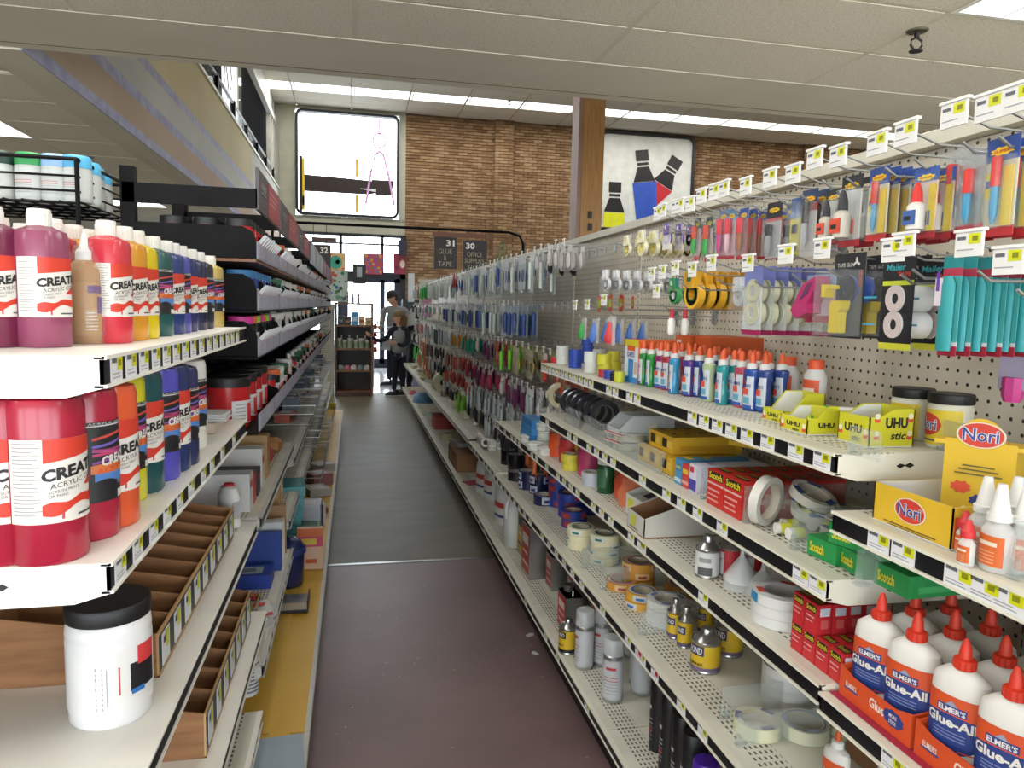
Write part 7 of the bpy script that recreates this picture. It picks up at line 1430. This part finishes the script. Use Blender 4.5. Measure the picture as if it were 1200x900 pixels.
# beige end post with a yellow foot tag
t = empty('end_post', 'beige slotted post closing the far end of the left shelves', 'post', (-.3, 9.05, 0))
B().box(-.09, .07, 0, .04, 0, 1.36, 'pegboard_end').obj('panel', t, smooth=False); B().box(-.1, .08, -.01, .05, 1.36, 1.42, 'c8c6b0').obj('cap', t, smooth=False); B().box(-.09, .09, -.08, 0, .18, .24, 'b8b82a').obj('yellow_tray', t, smooth=False); B().box(-.04, .03, -.005, 0, 1.42, 1.47, 'a8a04a').obj('finial', t, smooth=False)
# spray can rack on the unit behind
t = empty('wire_rack', 'black wire rack of spray cans above the left shelving', 'rack', (-1.55, 1.98, 0))
zb = 1.65; b = B(); X0, X1, Yf, Yk = -.1, .9, 0, .4
for zz in (zb+.025, zb+.06, zb+.10): b.tube([(X0, Yf, zz), (X1, Yf, zz), (X1, Yk, zz), (X0, Yk, zz)], .003 if zz < zb+.1 else .005, 'black_steel', 6, True)
b.obj('rail', t)
c = B()
for i in range(26): x = X0+(X1-X0)*i/25; c.tube([(x, Yf, zb), (x, Yk, zb)], .0025, 'black_steel', 4)
for j in range(6): y = Yf+(Yk-Yf)*j/5; c.tube([(X0, y, zb-.004), (X1, y, zb-.004)], .003, 'black_steel', 4)
c.obj('floor_grid', t)
d = B()
for x in (X0, X1):
    for y in (Yf, Yk): d.tube([(x, y, 0 if x < 0 else zb-.16), (x, y, zb+.10)], .006, 'black_steel', 6)
d.obj('upright', t)
e_ = B(); e_.box(X0, X1, Yf+.01, Yk-.01, zb-.16, zb-.15, 'black_steel'); e_.obj('lower_shelf', t, smooth=False)
def scan(capk, ang): return spray(.033, .125, 'b4b8b4', capk, 'b8bcb8', 'b03038')
caps = [('dark green', '14352a'), ('dark green', '163a2e'), ('green', '2a8a4a'), ('pale blue', '7a9ccc'), ('light blue', '86a8d4'), ('sky blue', '4a9cc4'), ('sky blue', '4aa0c8')]
SCK = {}
for i, (px, nm) in enumerate([(2, 0), (24, 1), (38, 2), (50, 3), (68, 4), (80, 4), (92, 5), (103, 6)]):
    p = ony(px, 255, 2.03+(.0 if i % 2 == 0 else .09)); n2, kc = caps[nm]
    if kc not in SCK: SCK[kc] = scan(kc, 0)
    put(SCK[kc], 'spray can with %s cap in the wire rack, %s from the left' % (n2, nth(i)), 'spray can', (p.x, p.y, zb+.003), -.3, 'spray cans in the wire rack', stretch=(1, 1, .64))
    put(SCK[kc], 'spray can with %s cap in the rear of the rack, %s from the left' % (n2, nth(i)), 'spray can', (p.x-.02, p.y+.16, zb+.003), .2, 'spray cans in the wire rack', stretch=(1, 1, .64))
for i in range(7):
    b = B(); b.box(-.07, .07, -.1, .1, 0, .003, ['c8c8c8', 'b85a4a', 'c0c4c8', '3a3a44', 'c86a3a', 'c8c8c4', '5a6a8a'][i]); c = B(); c.box(-.05, .04, -.06, -.02, .003, .0034, '4a4a4e'); c.box(-.05, .05, .02, .06, .003, .0034, 'b0442a')
    put(kind('magazine', [('pages', b), ('print', c)]), 'magazine on the shelf below the spray can rack, %s from the bottom' % nth(i), 'magazine', (-.77+.006*i, 2.16-.01*i, zb-.149+.0035*i), .2*(i % 3), 'magazines below the rack')
# wall of goods seen beyond the black units towards the door: small framed picks by the header line
for i in range(7):
    y = 4.6+i*.62; b = B(); b.box(-.004, .004, 0, .5, 0, .13, ['b8c0c8', 'a8b4b8', 'b8c0c4', 'a86a78', '8a6a88', 'a8707c', '7a6a8a'][i]); c = B(); c.box(.004, .0046, .05, .45, .03, .1, ['c8d0d4', 'b8c4c4', 'c4ccd0', 'b8808c', '9a7a98', 'b8808c', '8a7a9a'][i])
    put(kind('header_card', [('card', b), ('print', c)]), 'header card over the black units, %s past the second red one' % nth(i), 'sign', (XB+.006, y, 1.66), 0, 'header cards over the left shelves')
# ------------------------------------------------------------------ far end: bookcase, end panel, dark bin, people
YK = 11.6; t = empty('wooden_bookcase', 'dark wooden bookcase at the aisle end below the door', 'bookcase', (0, YK, 0)); X0, X1 = -.29, .29
WD = 'dark_wood'
for x in (X0, X1-.03): B().box(x, x+.03, 0, .3, 0, 1.45, 'shelf_wood' if x > 0 else WD).obj('side_panel', t, smooth=False)
for z in (.06, .38, .72, 1.08, 1.42): B().box(X0+.03, X1-.03, 0, .3, z, z+.025, 'shelf_wood').obj('shelf', t, smooth=False)
B().box(X0+.03, X1-.03, .29, .3, .06, 1.08, '140b08').obj('back_panel', t, smooth=False); B().box(X0+.03, X1-.03, .01, .03, 0, .06, WD).obj('plinth', t, smooth=False)
jc = B(); jc.lathe([(.04, 0), (.042, .004), (.042, .1), (.036, .11)], '8a8a80', 14); jl = B(); jl.lathe([(.041, .11), (.041, .13)], 'a8a8a4', 14); jb = B(); jb.wrap(.042, -1.2, 1.2, .02, .09, '6a7a5a')
JK = kind('small_jar', [('jar', jc), ('lid', jl), ('label', jb)])
for i in range(6): put(JK, 'small jar on the bookcase middle shelf, %s from the left' % nth(i), 'jar', (X0+.07+.085*i, YK+.08, .7455), 0, 'small jars on the bookcase', s=1 if i % 2 else 1.2)
for i in range(4): put(sq(['b8b4b0', '3a3a3e', '8a8a84', 'c0bcb8'][i], 'c8c8c8', 'tall_bottle', .2), 'tall bottle behind the jars on the bookcase, %s from the left' % nth(i), 'bottle', (X0+.1+.12*i, YK+.2, .7455), 0, 'tall bottles on the bookcase')
for i, (k_, h_) in enumerate([('2a2a30', .14), ('3a2a2a', .12), ('3f8fc0', .2), ('c8b890', .14), ('c0a880', .12)]): put(pbox('shelf_box', .1, .15, h_, k_, [('f', .2, .8, .3, .6, ['7a7a80', '8a6a5a', 'c8d0d8', 'b04a3a', '8a6a4a'][i])]), ['dark small carton', 'brown small carton', 'bright blue carton', 'cream carton with a red mark', 'tan carton'][i]+' on the upper bookcase shelf', 'box', (X0+.09+.105*i, YK+.12, 1.1055), 0, 'cartons on the bookcase')
for i in range(5): put(lump('yarn_bundle', .1, .1, .08, ['8a9a94', 'b0607a', 'c0b0b0', '6a7a80', 'a8a8a0'][i], 30+i), ['grey green', 'dusty pink', 'pale grey', 'blue grey', 'light grey'][i]+' bundle on the second bookcase shelf', 'bundle', (X0+.09+.1*i, YK+.12, .4055), 0, 'bundles on the bookcase')
for i, (x, k_, h_) in enumerate([(-.1, '7ab04a', .22), (-.02, 'c8c8c4', .16), (.06, 'b8b8b8', .14), (-.2, '4a7a5a', .12)]): put(sq(k_, 'c8c8c8', 'craft_bottle', h_), ['green tall bottle', 'white bottle', 'pale grey bottle', 'dark green bottle'][i]+' on top of the bookcase', 'bottle', (x, YK+.15, 1.4455), 0, 'bottles on top of the bookcase', s=1)
# flower poster and small frames standing behind, left
b = B(); b.box(-.26, .2, 0, .02, 0, .5, 'b4c0b8'); c = B(); r_ = random.Random(3)
for i in range(40): x, z = r_.uniform(-.24, .18), r_.uniform(.03, .46); c.prism(circ(x, z, r_.uniform(.015, .04), 7), -.0012-.0001*i, 0, r_.choice(['c0402a', '2f7a4a', '3a5a9a', 'b8c8c0', '2a5a3a', 'c86a4a']) if z > .15 else r_.choice(['2f7a4a', '3a5a9a', '5a9a7a']))
p = ony(388, 345, 12.2); put(kind('flower_poster', [('board', b), ('print', c)]), 'flower picture board left of the door glass', 'poster', (p.x+.06, 12.2, 1.46)); 
b = B(); b.box(-.28, -.2, -.02, .05, 0, 1.46, 'black_steel'); put(kind('display_post', [('post', b)]), 'black post holding the flower picture', 'post', (p.x+.1, 12.27, 0))
b = B(); b.box(-.1, .1, -.01, .01, 0, .3, '15171a'); c = B(); c.fy(-.04, .04, .1, .26, -.0106, 'a8b0b0'); put(kind('framed_card', [('frame', b), ('card', c)]), 'small black framed card above the green bottles', 'frame', (.08, 11.9, 1.75)); b = B(); b.tube([(0, 0, 0), (0, 0, 1.75)], .01, 'black_steel'); put(kind('card_stand', [('pole', b)]), 'thin black stand under the small framed card', 'stand', (.08, 11.95, 0))
# end panel of the right shelving, facing the camera
t = empty('pegboard_stand', 'beige perforated end panel with pink and white posters', 'panel', (0, 11.6, 0))
B().box(1.0, 1.55, 0, .02, .02, 1.8, 'pegboard_end').obj('pegboard', t, smooth=False); B().box(.98, 1.56, -.01, .04, 1.8, 1.84, 'c8c4b0').obj('top_cap', t, smooth=False); B().box(1.08, 1.56, -.03, -.0, .02, .95, '7c5c3e').obj('brown_board', t, smooth=False)
for nm, x0, x1, z0, z1, bgk, deco in (('pink_poster', 1.04, 1.33, 1.26, 1.62, 'b8769a', [('c8a0b4', circ(1.22, 1.42, .08)), ('8a2a5a', circ(1.24, 1.42, .045)), ('a82a5a', circ(1.1, 1.33, .04)), ('a82a5a', circ(1.28, 1.31, .03)), ('c8b8c0', [(1.06, 1.58), (1.2, 1.58), (1.2, 1.6), (1.06, 1.6)])]), ('white_poster', 1.04, 1.33, .86, 1.2, 'c4c6c4', [('c8b02a', circ(1.26, 1.03, .08)), ('5a5a3a', circ(1.26, 1.03, .035)), ('2e2e5a', [(1.04, .93), (1.33, .93), (1.33, .98), (1.04, .98)])]), ('small_card_row', 1.04, 1.33, 1.68, 1.78, 'b8a0a4', [('c0c42a', circ(1.1, 1.75, .02)), ('c0c42a', circ(1.24, 1.75, .02)), ('9a5a6a', [(1.06, 1.69), (1.3, 1.69), (1.3, 1.72), (1.06, 1.72)])])):
    b = B(); b.box(x0, x1, -.02, -.012, z0, z1, bgk); c = B()
    for i, (k_, P) in enumerate(deco): c.prism(P, -.0215-.0005*i, -.02, k_)
    put(kind(nm, [('sheet', b), ('print', c)]), {'pink_poster': 'pink poster with curled ribbon shapes on the end panel', 'white_poster': 'white poster with a yellow disc on the end panel', 'small_card_row': 'row of small cards at the top of the end panel'}[nm], 'poster', (0, 11.6, 0))
bw_ = [('white cluster of small bottles', 1.16, .28)]
for i in range(6): put(sq('c8c4c0', 'c8c8c4', 'small_white_bottle', .13), 'small white bottle in front of the brown board, %s from the left' % nth(i), 'bottle', (1.08+.06*i, 11.48+.03*(i % 2), .262), 0, 'small white bottles by the end panel')
b = B(); b.box(1.0, 1.5, -.25, 0, .24, .26, 'b8b6a8'); c = B(); c.box(1.0, 1.5, -.24, -.02, .0, .24, '8e8c80'); put(kind('low_shelf', [('top', b), ('base', c)]), 'low shelf in front of the beige end panel', 'shelf', (0, 11.59, 0))
# grey cabinet, white board, blue white bag
b = B(); b.box(0, .36, 0, .3, 0, 1.55, '3a3f44'); c = B(); c.box(-.03, .0, -.01, .02, .5, 1.5, 'c8d0dc'); put(kind('grey_cabinet', [('body', b), ('edge_strip', c)]), 'dark grey cabinet beside the door behind the people', 'cabinet', (.93, 14.6, 0))
b = B(); b.box(0, .12, 0, .02, 1.5, 2.05, 'd0d4d8'); b.box(.02, .1, .005, .015, 0, 1.5, '3a3f44'); put(kind('notice_stand', [('board', b)]), 'white upright notice above the dark cabinet', 'sign', (1.02, 14.4, 0))
put(lump('bag_of_goods', .16, .12, .42, 'a8a8c8', 41), 'pale lilac bag standing by the black trousers', 'bag', (1.02, 12.3, 0), 0)
# clothes rail bars in front of the door
t = empty('chrome_rack', 'low chrome rack between the bookcase and the boy', 'rack', (.33, 13.0, 0))
for z in (.95, 1.05): B().tube([(0, 0, z), (.5, 0, z)], .012, 'b8bcc4:m').obj('bar', t)
for x in (0, .5): B().tube([(x, 0, 0), (x, 0, 1.08)], .012, 'b8bcc4:m').obj('leg', t)
for i in range(4): put(lump('red_trinket', .05, .05, .08, 'a02a34', 50+i), 'small red item hung at the bookcase side, %s from the top' % nth(i), 'trinket', (.325, 11.66, 1.05-.12*i), 0, 'small red items at the bookcase side')

# ------------------------------------------------------------------ people (skinned skeletons)
def skin(name, parts, key, parent, sub=1, smooth=True):
    """parts: list of chains [(x,y,z,rx,ry)...]; chains sharing their first point join there"""
    me = bpy.data.meshes.new(name); V = []; E_ = []; Rr = []; idx = {}
    for ch in parts:
        prev = None
        for p in ch:
            k_ = tuple(round(q, 4) for q in p[:3])
            if k_ not in idx: idx[k_] = len(V); V.append(p[:3]); Rr.append((p[3], p[4] if len(p) > 4 else p[3]))
            if prev is not None: E_.append((prev, idx[k_]))
            prev = idx[k_]
    me.from_pydata(V, E_, []); o = bpy.data.objects.new(name, me); col.objects.link(o)
    md = o.modifiers.new('skin', 'SKIN'); sv = me.skin_vertices if me.skin_vertices else None
    if not me.skin_vertices:
        bm = bmesh.new(); bm.from_mesh(me); bm.verts.layers.skin.verify(); bm.to_mesh(me); bm.free()
    for i, s_ in enumerate(me.skin_vertices[0].data): s_.radius = Rr[i]; s_.use_root = (i == 0)
    md.use_smooth_shade = True; ss = o.modifiers.new('sub', 'SUBSURF'); ss.levels = sub; ss.render_levels = sub
    dg = bpy.context.evaluated_depsgraph_get(); ev = o.evaluated_get(dg); m2 = bpy.data.meshes.new_from_object(ev); m2.name = name
    bpy.data.objects.remove(o); m2.materials.clear(); m2.materials.append(mat(key)); m2.polygons.foreach_set('use_smooth', [True]*len(m2.polygons))
    o2 = bpy.data.objects.new(name, m2); col.objects.link(o2); o2.parent = parent; return o2
import bmesh
def head(parent, cx, cy, cz, s, yaw, hair, long=False, glasses=False, pitch=0):
    M = Matrix.Translation((cx, cy, cz)) @ Matrix.Rotation(yaw, 4, 'Z') @ Matrix.Rotation(pitch, 4, 'X') @ Matrix.Scale(s, 4)   # face looks to local -y
    b = B(); b.M = M; prof = [(.012, -.115), (.035, -.11), (.052, -.085), (.064, -.05), (.07, -.01), (.074, .03), (.072, .065), (.058, .095), (.03, .112), (.005, .116)]
    b.lathe(prof, 'skin', 20, sy=1.22); b.v = [tuple(v_) for v_ in b.v]
    b.add([(-.011, -.083, -.025), (.011, -.083, -.025), (0, -.112, -.028), (0, -.084, .018), (0, -.086, -.04)], [(0, 2, 3), (2, 1, 3), (0, 4, 2), (4, 1, 2)], 'skin')
    for sx in (-1, 1): b.lathe([(.004, -.02), (.012, -.012), (.013, .012), (.005, .022)], 'skin', 8, sx=.5, c=(sx*.074, .01, 0))
    b.obj('head', parent)
    e_ = B(); e_.M = M
    for sx in (-1, 1): e_.lathe([(.002, -.009), (.009, -.004), (.009, .004), (.002, .009)], '1a1410', 8, sy=.5, c=(sx*.027, -.079, .008)); e_.box(sx*.027-.014, sx*.027+.014, -.088, -.08, .022, .027, hair)
    e_.box(-.018, .018, -.083, -.072, -.062, -.056, '8a4a44'); e_.obj('face_features', parent)
    h_ = B(); h_.M = M; n = 18
    prof = [(.079, .015), (.082, .05), (.074, .085), (.05, .112), (.02, .126), (.004, .128)]; h_.lathe(prof, hair, n, sy=1.22, c=(0, .006, 0))
    h_.lathe([(.05, -.07), (.066, -.04), (.074, .0), (.078, .03)], hair, n, sy=1.0, sx=1.02, c=(0, .03, 0))
    if long: h_.tube([(0, .09, .05), (0, .125, 0), (.0, .125, -.07), (0, .11, -.15)], .03, hair, 10); h_.box(-.06, .06, .0, .1, -.12, .0, hair)
    h_.obj('hair', parent)
    if glasses:
        g_ = B(); g_.M = M
        for sx in (-1, 1): g_.tube([(sx*.027+.018*math.cos(R(a)), -.093, .006+.014*math.sin(R(a))) for a in range(0, 360, 30)], .002, '141414', 5, True); g_.tube([(sx*.046, -.09, .01), (sx*.076, .0, .01)], .002, '141414', 5)
        g_.tube([(-.01, -.094, .01), (.01, -.094, .01)], .002, '141414', 5); g_.obj('glasses', parent)
def hand(parent, wx, wy, wz, d, key='skin', s=1.0, side=(0, 0, 1)):
    d = Vector(d).normalized(); sd = Vector(side).normalized(); n_ = d.cross(sd).normalized(); W = Vector((wx, wy, wz))
    root = W+d*.012*s; ch = []
    palm = [(*W, .018*s, .018*s), (*(W+d*.05*s), .026*s, .016*s), (*(W+d*.085*s), .03*s, .014*s)]; ch.append(palm)
    base = palm[-1][:3]
    for i, (o_, L_) in enumerate(((.03, .06), (.01, .07), (-.01, .065), (-.03, .05))):
        p0 = Vector(base)+sd*o_*s; p1 = p0+d*L_*.5*s+n_*.008*s; p2 = p1+d*L_*.35*s+n_*.022*s
        ch.append([palm[-1], (*p0, .009*s, .009*s), (*p1, .008*s, .008*s), (*p2, .006*s, .006*s)])
    t0 = W+d*.03*s+sd*.03*s; t1 = t0+d*.035*s+sd*.02*s+n_*.01*s; ch.append([palm[1], (*t0, .011*s, .011*s), (*t1, .008*s, .008*s)])
    skin('hand', ch, key, parent, 1)
# girl: back three-quarter view, looking left, right arm reaching to the left
p = onz(467, 464, 0); gx, gy = p.x, p.y; HG = 1.33
G = empty('person', 'child with a ponytail in a grey and navy hooded jacket reaching left', 'person', (gx, gy, 0))
skin('trousers', [[(0, 0, .70, .1, .085), (.055, .0, .62, .078), (.065, .02, .36, .052), (.07, .05, .09, .038)], [(0, 0, .70, .1, .085), (-.055, 0, .62, .078), (-.06, -.02, .36, .052), (-.075, -.03, .09, .038)]], 'cloth_navy', G)
skin('jacket_body', [[(0, 0, .66, .125, .1), (0, 0, .78, .13, .105), (0, .0, .95, .135, .1), (0, 0, 1.06, .12, .085), (0, 0, 1.11, .05, .05)]], 'cloth_grey', G)
skin('jacket_sleeves', [[(0, 0, 1.05, .075, .07), (.12, 0, 1.04, .05, .05), (.15, -.06, .88, .045), (.05, -.16, .80, .036), (-.04, -.2, .84, .028)], [(0, 0, 1.05, .075, .07), (-.12, -.01, 1.04, .055, .05), (-.2, -.06, .90, .045), (-.33, -.10, .87, .036), (-.42, -.12, .93, .028)]], 'cloth_navy', G)
skin('hood', [[(0, .06, 1.11, .08, .06), (.02, .1, 1.05, .1, .055), (.03, .11, .98, .07, .04)], [(0, .06, 1.11, .08, .06), (-.04, .0, 1.13, .07, .06)]], 'cloth_navy', G)
head(G, -.01, 0, 1.235, .92, R(-80), 'hair_blond', True)
B().tube([(0, 0, 1.08), (0, 0, 1.16)], .04, 'skin', 10).obj('neck', G)
hand(G, -.42, -.12, .93, (-.8, -.1, .5), s=.8, side=(0, -.3, 1)); hand(G, -.04, -.2, .84, (-1, -.2, .1), s=.8)
def shoe(parent, x, y, ang, L=.2, k='15161c', sole='b8b8b8', lace=True, boot=0):
    b = B(); b.M = Matrix.Translation((x, y, 0)) @ Matrix.Rotation(ang, 4, 'Z')   # toe to -y
    b.lathe([(.5, .015), (.52, .03), (.45, .055), (.3, .075), (.1, .08)], k, 16, sx=.09, sy=L, c=(0, -L*.15, 0)); b.lathe([(.045, .03), (.045, .09), (.042, .11+boot)], k, 12, c=(0, L*.18, 0)); b.obj('shoe', parent)
    c = B(); c.M = b.M; c.lathe([(.52, 0), (.54, .008), (.52, .02)], sole, 16, sx=.095, sy=L, c=(0, -L*.15, 0)); c.obj('sole', parent)
shoe(G, .06, .03, R(-75)); shoe(G, -.08, -.04, R(-80))
# boy behind her, glasses, grey sweater, looking down left
p = onz(484, 452, 0); bx, by = ony(463, 400, 13.2).x, 13.2
M_ = empty('person', 'tall young man with black hair and glasses in a grey sweatshirt looking down', 'person', (bx, by, 0))
skin('trousers', [[(0, 0, .88, .13, .1), (.08, 0, .8, .095), (.09, 0, .46, .065), (.1, .04, .1, .045)], [(0, 0, .88, .13, .1), (-.07, 0, .8, .095), (-.08, 0, .46, .065), (-.1, -.04, .1, .045)]], 'cloth_navy', M_)
skin('sweatshirt', [[(0, 0, .86, .15, .11), (0, 0, 1.0, .155, .115), (0, 0, 1.2, .175, .12), (0, 0, 1.36, .16, .1), (0, -.0, 1.42, .07, .07)], [(0, 0, 1.36, .16, .1), (.2, 0, 1.34, .062), (.23, -.06, 1.08, .052), (.12, -.22, .98, .042), (-.04, -.28, 1.0, .033)], [(0, 0, 1.36, .16, .1), (-.2, 0, 1.34, .062), (-.24, -.08, 1.08, .052), (-.26, -.26, 1.02, .033)]], 'cloth_grey', M_)
skin('hood', [[(.02, .07, 1.42, .1, .06), (.04, .1, 1.36, .1, .05)]], 'cloth_grey', M_)
head(M_, -.06, -.04, 1.555, 1.08, R(-70), 'hair_dark', False, True, R(18)); B().tube([(0, 0, 1.38), (-.03, -.01, 1.47)], .05, 'skin', 10).obj('neck', M_)
hand(M_, -.04, -.28, 1.0, (-1, -.2, -.1)); hand(M_, -.26, -.26, 1.02, (-.4, -1, .1))
shoe(M_, .09, .03, R(-70), .26, '14161c', '8a8c90'); shoe(M_, -.1, -.05, R(-75), .26, '14161c', '8a8c90')
b = B(); b.box(-.07, .07, -.002, .002, 0, .2, 'd0d2d8'); put(kind('paper_sheet', [('sheet', b)]), 'white paper held between the young man and the child', 'paper', (gx-.2, gy+.1, .72), .2, rot=(.2, .1, .3))
# adult mostly hidden behind the end panel: black trousers, boots, paper in hand
p = onz(487, 466, 0); ax_, ay_ = .97, 12.0
A_ = empty('person', 'person in black clothes and boots leaning half hidden behind the end panel', 'person', (ax_, ay_, 0))
skin('trousers', [[(.05, 0, .86, .13, .11), (.0, -.02, .78, .1), (-.06, -.04, .45, .07), (-.1, -.02, .12, .05)], [(.05, 0, .86, .13, .11), (.12, .02, .78, .1), (.12, .02, .45, .07), (.14, .04, .12, .05)]], 'cloth_dark', A_)
skin('coat', [[(.05, 0, .8, .16, .13), (.08, 0, 1.0, .16, .13), (.13, 0, 1.25, .17, .12), (.17, 0, 1.38, .08, .08)], [(.13, 0, 1.25, .17, .12), (-.02, -.04, 1.24, .06), (-.1, -.1, 1.02, .05), (-.1, -.2, 1.14, .035)]], 'cloth_dark', A_)
head(A_, .2, 0, 1.53, 1.0, R(-60), 'hair_dark'); B().tube([(.17, 0, 1.34), (.19, 0, 1.45)], .05, 'skin', 10).obj('neck', A_)
hand(A_, -.1, -.2, 1.14, (-.1, -.5, .9), s=.95)
shoe(A_, -.14, -.06, R(-80), .27, '120f0d', '1a1613', boot=.08); shoe(A_, .12, .03, R(-80), .27, '120f0d', '1a1613', boot=.08)
b = B(); b.prism([(-.06, 0), (.06, .02), (.1, .3), (0, .28)], -.004, .004, 'b8bab8'); put(kind('paper_sheet', [('sheet', b)]), 'pale folded papers held by the half hidden person', 'paper', (ax_-.1, ay_-.26, 1.1), .0)
